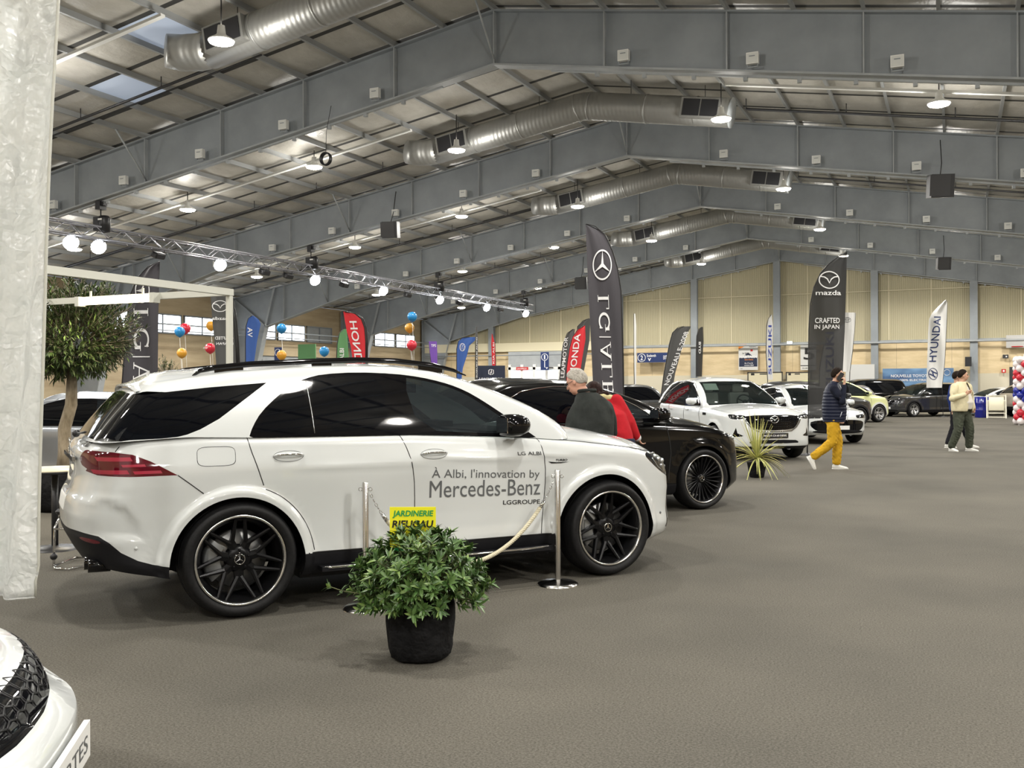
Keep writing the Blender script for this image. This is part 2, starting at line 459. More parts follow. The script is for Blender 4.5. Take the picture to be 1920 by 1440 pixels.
# ---- cable trays that carry the lamps, sprinkler pipes
for n, y in enumerate(BAYS):
    for s, x0, x1 in ((-1, -12.6, -28.5), (1, -4.6, 12.5)):
        z = lambda x: 8.72-SL*abs(x-XR)
        o = MB().bar((x0, y, z(x0)), (x1, y, z(x1)), 0.1, 0.05).build('cable_tray', m_white)
        tag(o, 'white cable tray carrying the %s lamp row from the camera on the %s roof slope' % (ORD[n], 'left' if s < 0 else 'right'), 'cable tray')
        mb = MB(); yy = y+2.3
        mb.tube([(x0+s*-2 if 0 else x0, yy, z(x0)+0.05), (x1, yy, z(x1)+0.05)], 0.03, 8)
        mb.tube([(x0, yy+0.35, z(x0)+0.12), (x1, yy+0.35, z(x1)+0.12)], 0.02, 8)
        q = x0
        while abs(q-x0) < abs(x1-x0): mb.tube([(q, yy, z(q)+0.05), (q, yy, z(q)+0.35)], 0.012, 5); q += s*2.3
        o = mb.build('sprinkler_pipe', m_dark)
        tag(o, 'pair of thin dark sprinkler pipes beyond the %s lamp row, %s roof slope' % (ORD[n], 'left' if s < 0 else 'right'), 'pipe')

# ---- high-bay lamps
hb = MB().lathe([(0.06, 0.24), (0.075, 0.1), (0.10, 0.07), (0.22, 0.0), (0.225, -0.02), (0.21, -0.02)], 20, capt=False)
hbm = hb.mesh('lamp_shade', m_white)
ln = MB().lathe([(0.215, -0.015), (0.20, -0.05), (0.12, -0.075), (0.0, -0.08)], 20).mesh('lamp_lens', m_lampglow)
LIGHTS = {}
def hibay(x, y, z, lbl, grp):
    t = thing('high_bay_lamp', lbl, 'lamp', (x, y, z), 0, grp)
    link('lamp_shade', hbm, t); link('lamp_lens', ln, t)
    h = max(0.3, 8.72-SL*abs(x-XR)-z-0.2)
    MB().tube([(0, 0, 0.22), (0, 0, 0.22+h)], 0.012, 5).build('suspension', m_dark, t)
    if 'hb' not in LIGHTS:
        l = bpy.data.lights.new('high_bay_light', 'SPOT'); l.energy = LAMP_W; l.color = LAMP_COL; l.shadow_soft_size = 0.2; l.spot_size = radians(160); l.spot_blend = 0.45
        LIGHTS['hb'] = l
        l = bpy.data.lights.new('high_bay_spill', 'POINT'); l.energy = GLOW_W; l.color = LAMP_COL; l.shadow_soft_size = 0.25; LIGHTS['sp_'] = l
    link('light_source', LIGHTS['hb'], t, (0, 0, -0.30)); link('light_spill', LIGHTS['sp_'], t, (0, 0, -0.40))
for n, y in enumerate(BACK_BAYS+BAYS):
    for x in LAMP_X:
        z = {0: 7.38}.get(0) - max(0, abs(x-XR+0.3)-7.2)*0.19
        z = min(z, 7.38)
        hibay(x, y, z, 'lit round high-bay lamp in the %s' % ('rows behind the camera' if n < 2 else ORD[n-2]+' lamp row from the camera'), 'high-bay lamps of the %s' % ('rows behind the camera' if n < 2 else ORD[n-2]+' row'))
# ================================================================ cars
def interp(x, tab):
    return float(np.interp(x, [p[0] for p in tab], [p[1] for p in tab]))
def pip(x, y, poly):
    c = False; n = len(poly); j = n-1
    for i in range(n):
        xi, yi = poly[i]; xj, yj = poly[j]
        if (yi > y) != (yj > y) and x < (xj-xi)*(y-yi)/(yj-yi)+xi: c = not c
        j = i
    return c
def dens(pts, d, closed=True):
    out = []; n = len(pts)
    for i in range(n if closed else n-1):
        a, b = pts[i], pts[(i+1) % n]
        if a[0] != b[0]:
            out.append(a); continue
        L = hypot(a[1]-b[1], a[2]-b[2]); k = max(1, int(L/d))
        for q in range(k): out.append((a[0], a[1]+(b[1]-a[1])*q/k, a[2]+(b[2]-a[2])*q/k))
    if not closed: out.append(pts[-1])
    return out
def smoothpoly(pts, it=2, closed=True):
    """Chaikin rounding of an outline of (view, a, b) points"""
    if closed: pts = [(p[0], -0.5, p[2]) if p[0] in 'fr' and abs(p[1]) < 1e-6 else p for p in pts]
    for _ in range(it):
        o = []; n = len(pts)
        for i in range(n if closed else n-1):
            a, b = pts[i], pts[(i+1) % n]
            if a[0] != b[0]: o += [a, b]; continue
            o.append((a[0], a[1]*.75+b[1]*.25, a[2]*.75+b[2]*.25)); o.append((a[0], a[1]*.25+b[1]*.75, a[2]*.25+b[2]*.75))
        pts = o if closed else [pts[0]]+o+[pts[-1]]
    return pts
def sd(*pts): return [('s', a, b) for a, b in pts]
def fr(*pts): return [('f', a, b) for a, b in pts]
def rr_(*pts): return [('r', a, b) for a, b in pts]

class Shell:
    """half of a wrapped surface (rear centre -> side -> front centre), rows bottom -> top.
       loop(v, col) gives points; stored as table T[row][col]"""
    def __init__(s, rows, T):
        s.rows = np.array(rows); s.T = T                    # T: (R, C, 3)
        mid = T[len(rows)//2]
        d = np.sqrt(((mid[1:]-mid[:-1])**2).sum(1)); s.a = np.concatenate([[0], np.cumsum(d)]); s.A = s.a[-1]
        # vertex normals of the table
        du = np.gradient(T, s.a, axis=1); dv = np.gradient(T, s.rows, axis=0)
        n = np.cross(du, dv); L = np.linalg.norm(n, axis=2, keepdims=True); s.N = n/np.maximum(L, 1e-9)
        # outward: at the side (middle column) y must be positive
        if s.N[len(rows)//2, T.shape[1]//2, 1] < 0: s.N = -s.N
        s.N[:, 0, 1] = 0; s.N[:, -1, 1] = 0
    def _w(s, a, v):
        c = np.clip(np.searchsorted(s.a, a)-1, 0, len(s.a)-2); r = np.clip(np.searchsorted(s.rows, v)-1, 0, len(s.rows)-2)
        fa = (a-s.a[c])/(s.a[c+1]-s.a[c]); fv = (v-s.rows[r])/(s.rows[r+1]-s.rows[r])
        return c, r, min(max(fa, 0), 1), min(max(fv, 0), 1)
    def P(s, a, v, off=0.0):
        c, r, fa, fv = s._w(a, v); T = s.T
        p = (T[r, c]*(1-fa)+T[r, c+1]*fa)*(1-fv)+(T[r+1, c]*(1-fa)+T[r+1, c+1]*fa)*fv
        if off: p = p+s.Nn(a, v)*off
        return p
    def Nn(s, a, v):
        c, r, fa, fv = s._w(a, v); T = s.N
        p = (T[r, c]*(1-fa)+T[r, c+1]*fa)*(1-fv)+(T[r+1, c]*(1-fa)+T[r+1, c+1]*fa)*fv
        return p/max(1e-9, np.linalg.norm(p))
    def inv(s, view, q, z):
        T = s.T; C = T.shape[1]; v = 0.5; k = 0; a = s.A/2
        for _ in range(14):
            r = np.clip(np.searchsorted(s.rows, v)-1, 0, len(s.rows)-2); fv = (v-s.rows[r])/(s.rows[r+1]-s.rows[r])
            row = T[r]*(1-fv)+T[r+1]*fv
            if view == 's': a = np.interp(q, row[:, 0], s.a)
            elif view == 'f': h = row[C//2:, 1][::-1]; a = np.interp(q, h, s.a[C//2:][::-1])
            else: h = row[:C//2, 1]; a = np.interp(q, h, s.a[:C//2])
            c = np.clip(np.searchsorted(s.a, a)-1, 0, C-2); fa = (a-s.a[c])/(s.a[c+1]-s.a[c])
            col = T[:, c, 2]*(1-fa)+T[:, c+1, 2]*fa
            v = float(np.interp(z, col, s.rows))
        return (float(a), v)
    def at(s, view, q, z, off=0.0):
        return s.P(*s.inv(view, q, z), off)
    def outline(s, pts, d=0.03, closed=True):
        return [s.inv(*p) for p in dens(pts, d, closed)]

def superell(Lx, W, n, k):
    """k samples of a rounded corner from (0,W) to (Lx,0), even in arc length"""
    ph = np.linspace(0, pi/2, 400); x = Lx*np.sin(ph)**(2/n); y = W*np.cos(ph)**(2/n)
    x = np.nan_to_num(x); y[-1] = 0
    d = np.concatenate([[0], np.cumsum(np.hypot(np.diff(x), np.diff(y)))]); t = np.linspace(0, d[-1], k)
    return np.interp(t, d, ph)
def sig(t): return 1/(1+math.exp(-max(-40, min(40, t))))

def region_mesh(sh, regions, holes, da, dv, base='body', vr=(0, 1), loops=()):
    """triangulate the (a,v) domain with exact region outlines. regions: [(name, outline)], later wins.
       returns {name: (verts, normals, faces)}"""
    A = sh.A; H = np.abs(sh.T[-1, :, 2]-sh.T[0, :, 2]).mean()
    sc = H    # scale v to metres
    V = []; Ed = []
    def addloop(pts, closed=True):
        b = len(V)
        for a, v in pts: V.append(Vector((a, v*sc)))
        n = len(pts)
        for i in range(n if closed else n-1): Ed.append((b+i, b+(i+1) % n))
    nb = int(A/da); nv = max(2, int(sc/dv))
    border = [(A*i/nb, vr[0]) for i in range(nb)]+[(A, vr[0]+(vr[1]-vr[0])*j/nv) for j in range(nv)]+[(A-A*i/nb, vr[1]) for i in range(nb)]+[(0, vr[1]-(vr[1]-vr[0])*j/nv) for j in range(nv)]
    addloop(border)
    for nm, o in regions: addloop(o)
    for o in holes: addloop(o)
    for o in loops: addloop(o, False)
    for i in range(1, nb):
        for j in range(1, nv):
            V.append(Vector((A*i/nb+(0.31*da if j % 2 else 0)*0, (vr[0]+(vr[1]-vr[0])*j/nv)*sc)))
    # extra rows near the top edge so the rounding stays smooth
    if vr[1] > 0.99:
        for vv in (0.975, 0.95, 0.925):
            for i in range(1, nb): V.append(Vector((A*i/nb, vv*sc)))
    r = geometry.delaunay_2d_cdt(V, Ed, [], 0, 1e-5)
    vs, fs = r[0], r[2]
    P = []; Nn = []
    for p in vs:
        a, v = min(max(p.x, 0), A), min(max(p.y/sc, 0), 1)
        P.append(sh.P(a, v)); Nn.append(sh.Nn(a, v))
    out = {}
    bb = [(min(q[0] for q in o), max(q[0] for q in o), min(q[1] for q in o), max(q[1] for q in o)) for nm, o in regions]
    bh = [(min(q[0] for q in o), max(q[0] for q in o), min(q[1] for q in o), max(q[1] for q in o)) for o in holes]
    for f in fs:
        cx = sum(vs[i].x for i in f)/3; cy = sum(vs[i].y for i in f)/3/sc
        if not (0 <= cx <= A and vr[0] <= cy <= vr[1]): continue
        if any(b[0] <= cx <= b[1] and b[2] <= cy <= b[3] and pip(cx, cy, o) for o, b in zip(holes, bh)): continue
        nm = base
        for (k, o), b in zip(regions, bb):
            if b[0] <= cx <= b[1] and b[2] <= cy <= b[3] and pip(cx, cy, o): nm = k
        g = out.setdefault(nm, ({}, [], [], []))
        idx = []
        for i in f:
            if i not in g[0]: g[0][i] = len(g[1]); g[1].append(P[i]); g[2].append(Nn[i])
            idx.append(g[0][i])
        # orient outward
        a_, b_, c_ = (P[i] for i in f); n = np.cross(b_-a_, c_-a_)
        if np.dot(n, Nn[f[0]]) < 0: idx.reverse()
        g[3].append(tuple(idx))
    return {k: (g[1], g[2], g[3]) for k, g in out.items() if k}
def nmesh(name, P, Nn, F, mats, mirror=True, off=0.0, smi=0):
    P = [np.array(p)+np.array(n)*off for p, n in zip(P, Nn)]
    if mirror:
        n0 = len(P); fl = np.array([1, -1, 1])
        P = P+[p*fl for p in P]; Nn = list(Nn)+[np.array(n)*fl for n in Nn]; F = list(F)+[tuple(n0+i for i in reversed(f)) for f in F]
    me = bpy.data.meshes.new(name); me.from_pydata([tuple(map(float, p)) for p in P], [], F)
    for m in (mats if isinstance(mats, (list, tuple)) else [mats]): me.materials.append(m)
    me.polygons.foreach_set('use_smooth', [True]*len(F)); me.update()
    me.normals_split_custom_set_from_vertices([tuple(map(float, n)) for n in Nn])
    return me

def build_shells(p):
    """p: dict of proportions -> lower body shell, greenhouse shell"""
    Lr, Lf, n = p['Lr'], p['Lf'], p.get('n', 2.7)
    zb = p['zb']; r_sh = p.get('r_sh', 0.07)
    zsh = lambda x: interp(x, p['zsh'])
    kr, ks, kf = p.get('cols', (22, 60, 26))
    W0 = max(w for z, w in p['W'])
    phr = superell(Lr, W0, n, kr); phf = superell(Lf, W0, n, kf)
    zref = 0.6; Xr0, Xf0 = interp(zref, p['Xr']), interp(zref, p['Xf'])
    cols = [('r', a) for a in phr[::-1]]+[('s', t) for t in np.linspace(0, 1, ks)[1:-1]]+[('f', a) for a in phf]
    def xcol(c, Xr, Xf):
        k, t = c
        if k == 'r': return Xr+Lr-Lr*sin(t)**(2/n) if t > 0 else Xr+Lr
        if k == 'f': return Xf-Lf+Lf*sin(t)**(2/n) if t > 0 else Xf-Lf
        return Xr+Lr+(Xf-Lf-Xr-Lr)*t
    def hw(c):
        k, t = c; return max(0.0, cos(t))**(2/n) if k in 'rf' and t < pi/2-1e-6 else (0.0 if k in 'rf' else 1.0)
    wheels = p['wheels']; flare = p.get('flare', 0.02)
    def extra(x, z):
        e = 0
        for wx, wz, R in wheels:
            d = hypot(x-wx, z-wz)-R
            e = max(e, flare*sig(-(d-p.get('fl_w', 0.07))/p.get('fl_s', 0.008)))
        for fn in p.get('dents', []): e += fn(x, z)
        return e
    rows = list(np.linspace(0, 0.86, p.get('rows', 34)))+list(0.86+0.14*np.sin(np.linspace(0, pi/2, 12))[1:])
    T = np.zeros((len(rows), len(cols), 3))
    xm = (Xr0+Xf0)/2
    zshf, zshr = zsh(Xf0), zsh(Xr0)
    for j, c in enumerate(cols):
        xr = xcol(c, Xr0, Xf0); zs = zsh(xr)
        for i, v in enumerate(rows):
            z = zb(xr)+(zs-zb(xr))*v
            tt = max(0, (z-(zs-r_sh))/r_sh); dl = r_sh*0.8*(1-sqrt(max(0, 1-min(1, tt)**2)))
            Xr, Xf = interp(z, p['Xr'])+dl, interp(z, p['Xf'])-dl
            x = xcol(c, Xr, Xf)
            taper = p.get('taper', 0.05)*(abs(x-xm)/(Xf0-xm))**2.5
            W = interp(z, p['W'])-taper
            sidef = hw(c)
            W = (W-dl+extra(x, z))
            y = W*sidef
            if 'front' in p and c[0] == 'f': x += p['front'](y, z)*(1-sidef**3)
            if 'rear' in p and c[0] == 'r': x += p['rear'](y, z)*(1-sidef**3)
            T[i, j] = (x, y, z)
    low = Shell(rows, T)
    # ---- cap (hood): from the shoulder loop to the spine
    zc = lambda x: interp(x, p['spine'])
    top = T[-1]
    K = 14
    xs0, xs1 = top[0, 0], top[-1, 0]
    capT = np.zeros((K+1, len(cols), 3)); ntop = low.N[-1]
    # spine x per column
    sx = []
    for j, c in enumerate(cols):
        x = top[j, 0]
        sx.append(min(max(x, xs0+0.25 if c[0] == 'r' else x), xs1-0.35 if c[0] == 'f' else x))
    for j, c in enumerate(cols):
        for i in range(K+1):
            t = i/K
            e = top[j]; x = e[0]+(sx[j]-e[0])*t; y = e[1]*(1-t)
            k = 1-(1-t)**2.6
            z = e[2]+(zc(sx[j])-e[2])*k
            for fn in p.get('hood_dents', []): z += fn(x, y)*min(1, t*6)
            capT[i, j] = (x, y, z)
    cap = Shell(np.linspace(0, 1, K+1), capT)
    cap.N = np.where(cap.N[:, :, 2:3] < 0, -cap.N, cap.N)
    # ---- greenhouse
    g = p['green']; n2 = g.get('n', 2.6); Lr2, Lf2 = g['Lr'], g['Lf']
    phr2 = superell(Lr2, 0.75, n2, 18); phf2 = superell(Lf2, 0.75, n2, 20)
    cols2 = [('r', a) for a in phr2[::-1]]+[('s', t) for t in np.linspace(0, 1, 50)[1:-1]]+[('f', a) for a in phf2]
    rows2 = list(np.linspace(0, 0.84, 22))+list(0.84+0.16*np.sin(np.linspace(0, pi/2, 9))[1:])
    G = np.zeros((len(rows2), len(cols2), 3))
    zt = lambda x: interp(x, g['ztop'])
    n_ = n
    def xc2(c, Xr, Xf):
        k, t = c
        if k == 'r': return Xr+Lr2-(Lr2*sin(t)**(2/n2) if t > 0 else 0)
        if k == 'f': return Xf-Lf2+(Lf2*sin(t)**(2/n2) if t > 0 else 0)
        return Xr+Lr2+(Xf-Lf2-Xr-Lr2)*t
    def hw2(c):
        k, t = c; return 1.0 if k == 's' else (max(0.0, cos(t))**(2/n2) if t < pi/2-1e-6 else 0.0)
    for j, c in enumerate(cols2):
        xb = xc2(c, g['Xrb'], g['Xfb']); xt = xc2(c, g['Xrt'], g['Xft'])
        z0 = min(zsh(xb), g.get('zcowl', 9) if c[0] == 'f' else 9)-0.015; z1 = zt(xt)
        if c[0] == 'f':
            z0 = zsh(g['Xfb']-Lf2)-0.015+(g['zcowl']-zsh(g['Xfb']-Lf2))*(1-hw2(c))
        for i, v in enumerate(rows2):
            bulgef = g.get('bulge', 0.03)*4*v*(1-v)
            Xr = g['Xrb']+(g['Xrt']-g['Xrb'])*v**g.get('pr', 1.0)-bulgef*g.get('br', 1.0); Xf = g['Xfb']+(g['Xft']-g['Xfb'])*v**g.get('pf', 1.0)+bulgef
            x = xc2(c, Xr, Xf)
            W = g['Wb']+(g['Wt']-g['Wb'])*v+bulgef*0.8-g.get('taper', 0.04)*(abs(x-(g['Xrb']+g['Xfb'])/2)/2.0)**2.5
            rt = 0.16; tt = max(0, (v-(1-rt))/rt); inn = g.get('rtop', 0.07)*(1-sqrt(max(0, 1-tt**2)))
            W -= inn
            if c[0] == 'f': x -= inn*0.8
            z = z0+(z1-z0)*v
            G[i, j] = (x, W*hw2(c), z)
    gre = Shell(rows2, G)
    top = G[-1]; Kc = 12; sx = []
    for j, c in enumerate(cols2):
        x = top[j, 0]; sx.append(min(max(x, top[0, 0]+0.35), top[-1, 0]-0.4))
    R = np.zeros((Kc+1, len(cols2), 3)); zr = lambda x: interp(x, g['zroof'])
    for j, c in enumerate(cols2):
        for i in range(Kc+1):
            t = i/Kc; e = top[j]; k = 1-(1-t)**2.2
            R[i, j] = (e[0]+(sx[j]-e[0])*t, e[1]*(1-t), e[2]+(zr(sx[j])-e[2])*k)
    roof = Shell(np.linspace(0, 1, Kc+1), R)
    roof.N = np.where(roof.N[:, :, 2:3] < 0, -roof.N, roof.N)
    # blend normals across the edges so the shoulder and the roof edge read as one curved surface
    for a_, b_ in ((low, cap), (gre, roof)):
        m = a_.N[-1]+b_.N[0]; m /= np.maximum(np.linalg.norm(m, axis=1, keepdims=True), 1e-9); a_.N[-1] = m; b_.N[0] = m
    return low, cap, gre, roof

def grid_shell(sh, i0, i1, step=1):
    R, C, _ = sh.T.shape; P = []; Nn = []; F = []
    js = list(range(i0, i1+1, step))
    for i in range(R):
        for j in js: P.append(sh.T[i, j]); Nn.append(sh.N[i, j])
    m = len(js)
    for i in range(R-1):
        for j in range(m-1):
            f = [i*m+j, i*m+j+1, (i+1)*m+j+1, (i+1)*m+j]
            n = np.cross(P[f[1]]-P[f[0]], P[f[3]]-P[f[0]])
            if np.dot(n, Nn[f[0]]+Nn[f[2]]) < 0: f.reverse()
            F.append(tuple(f))
    return P, Nn, F
def line_on(mb, sh, pts, r, off=0.0, n=5, d=0.04, sides=(-1, 1), mi=0, smooth=0):
    if smooth: pts = smoothpoly(pts, smooth, False)
    q = [sh.P(*a, off) for a in sh.outline(pts, d, False)]
    for s in sides: mb.tube([(p[0], p[1]*s, p[2]) for p in q], r, n, mi)

# ---- materials of cars
def paint(name, col, rough=0.22, metal=0.0, coat=1.0):
    return mat(name, col, rough, metal, coat)
m_pwhite = paint('white_car_paint', (0.64, 0.662, 0.66), 0.25)
m_pblack = mat('black_car_paint', (0.002, 0.002, 0.0025), 0.10, coat=0.0, spec=0.42)
m_pgrey = paint('dark_grey_car_paint', (0.045, 0.048, 0.052), 0.25, 0.5)
m_tint = mat('privacy_glass', (0.002, 0.0025, 0.004), 0.03, spec=0.40)
m_glass = mat('tinted_glass', (0.05, 0.06, 0.07), 0.02, spec=0.8)
def glassy(m, f=0.72, tint=(0.20, 0.23, 0.23)):
    N, L = nodes(m); b = N['Principled BSDF']; o = N['Material Output']
    t = N.new('ShaderNodeBsdfTransparent'); t.inputs[0].default_value = (*tint, 1)
    mx = N.new('ShaderNodeMixShader'); mx.inputs[0].default_value = f
    L.new(b.outputs[0], mx.inputs[1]); L.new(t.outputs[0], mx.inputs[2]); L.new(mx.outputs[0], o.inputs[0])
glassy(m_glass)
m_wglass = mat('windshield_glass', (0.03, 0.04, 0.04), 0.02, spec=0.9); glassy(m_wglass, 0.78, (0.40, 0.46, 0.45))
m_trim = mat('gloss_black_trim', (0.003, 0.003, 0.004), 0.05, spec=0.42)
m_clad = mat('matt_black_cladding', (0.010, 0.010, 0.012), 0.55, spec=0.2)
m_gap = mat('panel_gap', (0.02, 0.02, 0.02), 0.8)
m_chrome = mat('chrome', (0.75, 0.75, 0.76), 0.08, 1.0)
m_satin = mat('satin_aluminium', (0.55, 0.55, 0.54), 0.28, 1.0)
m_tire = noise_col(mat('tyre_rubber', rough=0.55, spec=0.25), 60, (0.006, 0.006, 0.0065), (0.012, 0.012, 0.013))
m_rimb = mat('matt_black_alloy', (0.006, 0.006, 0.007), 0.32, 0.3, spec=0.3)
m_rims = mat('bright_rim_edge', (0.78, 0.78, 0.78), 0.2, 1.0)
m_rimg = mat('silver_alloy', (0.45, 0.46, 0.47), 0.3, 0.9)
m_disc = mat('brake_disc', (0.22, 0.22, 0.22), 0.35, 0.9)
m_cal = mat('brake_caliper', (0.32, 0.33, 0.34), 0.35, 0.6)
m_lens = mat('lamp_glass', (0.012, 0.013, 0.015), 0.05, coat=0.6, spec=0.6)
m_lensc = mat('lamp_reflector', (0.6, 0.62, 0.65), 0.15, 0.9)
m_red = mat('tail_lamp_red', (0.10, 0.003, 0.010), 0.08, coat=0.6)
m_redl = mat('tail_lamp_light_red', (0.36, 0.02, 0.045), 0.2, coat=0.5)
m_int = mat('dark_cabin', (0.02, 0.02, 0.021), 0.7)
m_intl = mat('pale_seat_leather', (0.45, 0.42, 0.38), 0.6)
m_plate = mat('plate_white', (0.8, 0.8, 0.78), 0.4)
m_ink = mat('black_ink', (0.01, 0.01, 0.01), 0.5)
m_inkg = mat('grey_lettering', (0.11, 0.115, 0.12), 0.45)
m_inkw = mat('white_ink', (0.85, 0.85, 0.85), 0.5, emit=None)

def star3(mb, c, r, ax, mi=0):
    """three-pointed star in a ring; ax = (right, up, out) unit vectors"""
    X, Y, Z = [Vector(a) for a in ax]; c = Vector(c)
    ring = [c+(X*cos(t)+Y*sin(t))*r for t in [2*pi*k/28 for k in range(28)]]
    mb.tube(ring, r*0.085, 6, mi, closed=True)
    for k in range(3):
        a = pi/2+k*2*pi/3; d = X*cos(a)+Y*sin(a); e = X*cos(a+pi/2)+Y*sin(a+pi/2)
        pts = [c+d*r*0.97, c+e*r*0.16, c-d*r*0.09, c-e*r*0.16]
        mb.add([p for p in pts]+[c+Z*r*0.12], [(0, 1, 4), (1, 2, 4), (2, 3, 4), (3, 0, 4)], mi)

WHEELS = {}
def wheel_proto(key, R, rim, wid, style, spoke_mat, lip_mat, detail=1):
    """wheel whose outer face looks along -y; origin = wheel centre"""
    n = 56 if detail else 30
    w = wid/2
    tb = MB().lathe([(rim-0.005, -w+0.035), (rim+0.004, -w+0.012), (rim+0.02, -w-0.002), (rim+(R-rim)*0.45, -w-0.014), (rim+(R-rim)*0.75, -w-0.006), (R-0.014, -w+0.016), (R-0.003, -w+0.04), (R, 0),
                     (R-0.003, w-0.04), (R-0.02, w-0.01), (rim+0.02, w), (rim-0.01, w-0.04)], n, axis='y')
    if detail:
        for q in (-0.3, 0, 0.3):
            tb.lathe([(R+0.0005, q*w-0.006), (R-0.008, q*w-0.004), (R-0.008, q*w+0.004), (R+0.0005, q*w+0.006)], n, axis='y')
        tb.lathe([(R-0.03, -w-0.004), (R-0.032, -w-0.008), (R-0.035, -w-0.004)], n, axis='y')
    parts = [('wheel', tb.mesh('tyre', m_tire))]
    rb = MB()
    # barrel and back
    rb.lathe([(rim-0.012, -w+0.02), (rim-0.03, -w+0.05), (rim-0.05, -w+0.10), (rim-0.05, w-0.03)], n, axis='y', mi=0)
    sp = [(rim-0.014, -w+0.03)]
    yo = -w+0.03      # outer face of spokes at the rim
    yh = -w+0.075     # hub face
    def spoke(a0, a1, r0, r1, w0, w1, y0, y1, th=0.03):
        """tapered bar from radius r0 at angle a0 to radius r1 at angle a1"""
        p0 = Vector((r0*cos(a0), y0, r0*sin(a0))); p1 = Vector((r1*cos(a1), y1, r1*sin(a1)))
        d = (p1-p0).normalized(); s_ = Vector((0, 1, 0)).cross(d).normalized()
        q = [p0-s_*w0/2, p0+s_*w0/2, p1+s_*w1/2, p1-s_*w1/2]
        back = [p+Vector((0, th, 0)) for p in q]
        mid = [p0+Vector((0, -0.006, 0)), p1+Vector((0, -0.004, 0))]
        rb.add(q+back+mid, [(0, 8, 9, 3), (8, 1, 2, 9), (0, 3, 7, 4), (1, 5, 6, 2), (0, 1, 8), (2, 3, 9), (0, 4, 5, 1), (3, 2, 6, 7)], 0)
    if style == 'y7':
        for k in range(7):
            a = pi/2+0.0+2*pi*k/7+pi/7
            spoke(a, a, 0.06, rim*0.47, 0.062, 0.055, yh, yh-0.004, 0.04)
            for s in (-1, 1):
                spoke(a+s*0.05, a+s*0.345, rim*0.40, rim-0.018, 0.030, 0.018, yh-0.004, yo, 0.035)
        hubr = 0.085
    elif style == 'multi':
        for k in range(24):
            a = 2*pi*k/24; spoke(a, a+0.05, 0.05, rim-0.018, 0.012, 0.020, yh, yo, 0.03)
        hubr = 0.06
    elif style == 'five':
        for k in range(5):
            a = pi/2+2*pi*k/5
            for s in (-1, 1): spoke(a+s*0.12, a+s*0.2, 0.05, rim-0.015, 0.045, 0.06, yh, yo, 0.03)
        hubr = 0.07
    else:
        for k in range(10):
            a = pi/2+2*pi*k/10; spoke(a, a, 0.05, rim-0.015, 0.035, 0.045, yh, yo, 0.03)
        hubr = 0.06
    rb.lathe([(0.0, yh-0.012), (hubr*0.6, yh-0.012), (hubr, yh-0.002), (hubr+0.01, yh+0.04)], 28, axis='y', mi=0)
    parts.append(('rim', rb.mesh('rim', [spoke_mat])))
    parts.append(('rim_edge', MB().lathe([(rim-0.014, -w+0.022), (rim-0.010, -w+0.006), (rim-0.001, -w-0.002), (rim+0.006, -w+0.004)], n, axis='y').mesh('rim_edge', lip_mat)))
    if detail:
        cb = MB().lathe([(0, yh-0.022), (0.03, yh-0.021), (0.042, yh-0.012)], 24, axis='y')
        parts.append(('hub_cap', cb.mesh('hub_cap', m_trim)))
        sb = MB(); star3(sb, (0, yh-0.024, 0), 0.033, ((1, 0, 0), (0, 0, 1), (0, -1, 0)))
        parts.append(('emblem', sb.mesh('emblem', m_chrome)))
        if style == 'y7':
            for k in range(5):
                a = pi/2+2*pi*k/5
                parts.append(('wheel_bolt', MB().ball((0.062*cos(a), yh-0.012, 0.062*sin(a)), 0.009, 8).mesh('bolt', m_rimb)))
        db = MB().lathe([(0.06, -w+0.13), (0.19, -w+0.13), (0.195, -w+0.14), (0.195, -w+0.16)], 40, axis='y')
        parts.append(('brake_disc', db.mesh('brake_disc', m_disc)))
        cb = MB().lathe([(0.12, -w+0.10), (0.215, -w+0.10), (0.225, -w+0.12), (0.225, -w+0.18)], 10, axis='y', a0=pi*0.78, a1=pi*1.22, capb=False)
        cb.box((-0.17, -w+0.098, 0.02), (0.05, 0.012, 0.10))
        parts.append(('brake_caliper', cb.mesh('brake_caliper', m_cal)))
    WHEELS[key] = parts
def add_wheel(key, car, x, y, R, side=-1, steer=0.0, label=None):
    par = None
    for i, (nm, me) in enumerate(WHEELS[key]):
        o = link(nm, me, car if i == 0 else par)
        if i == 0:
            o.location = (x, y, R); o.rotation_euler = (0, 0, (pi if side > 0 else 0)+steer); par = o
    return par
def put_regions(root, res, mats, skip):
    for nm, (P, Nn, F) in res.items():
        if nm == skip: continue
        m_ = mats[nm]; nm = nm.split('#')[0]
        if min(abs(q[1]) for q in P) > 0.04:       # lies wholly on one side: one part for each side
            fl = np.array([1, -1, 1])
            link(nm, nmesh(nm, P, Nn, F, m_, False), root)
            link(nm, nmesh(nm, [q*fl for q in P], [np.array(q)*fl for q in Nn], [tuple(reversed(f)) for f in F], m_, False), root)
        else: link(nm, nmesh(nm, P, Nn, F, m_), root)
def lines(root, sh, pts, r=0.0035, name='panel_gap', m=None, off=0.0006, sides=(1, -1), smooth=0, n=5):
    for s in sides:
        mb = MB(); line_on(mb, sh, pts, r, off, n, 0.04, (s,), 0, smooth); mb.build(name, m or m_gap, root)
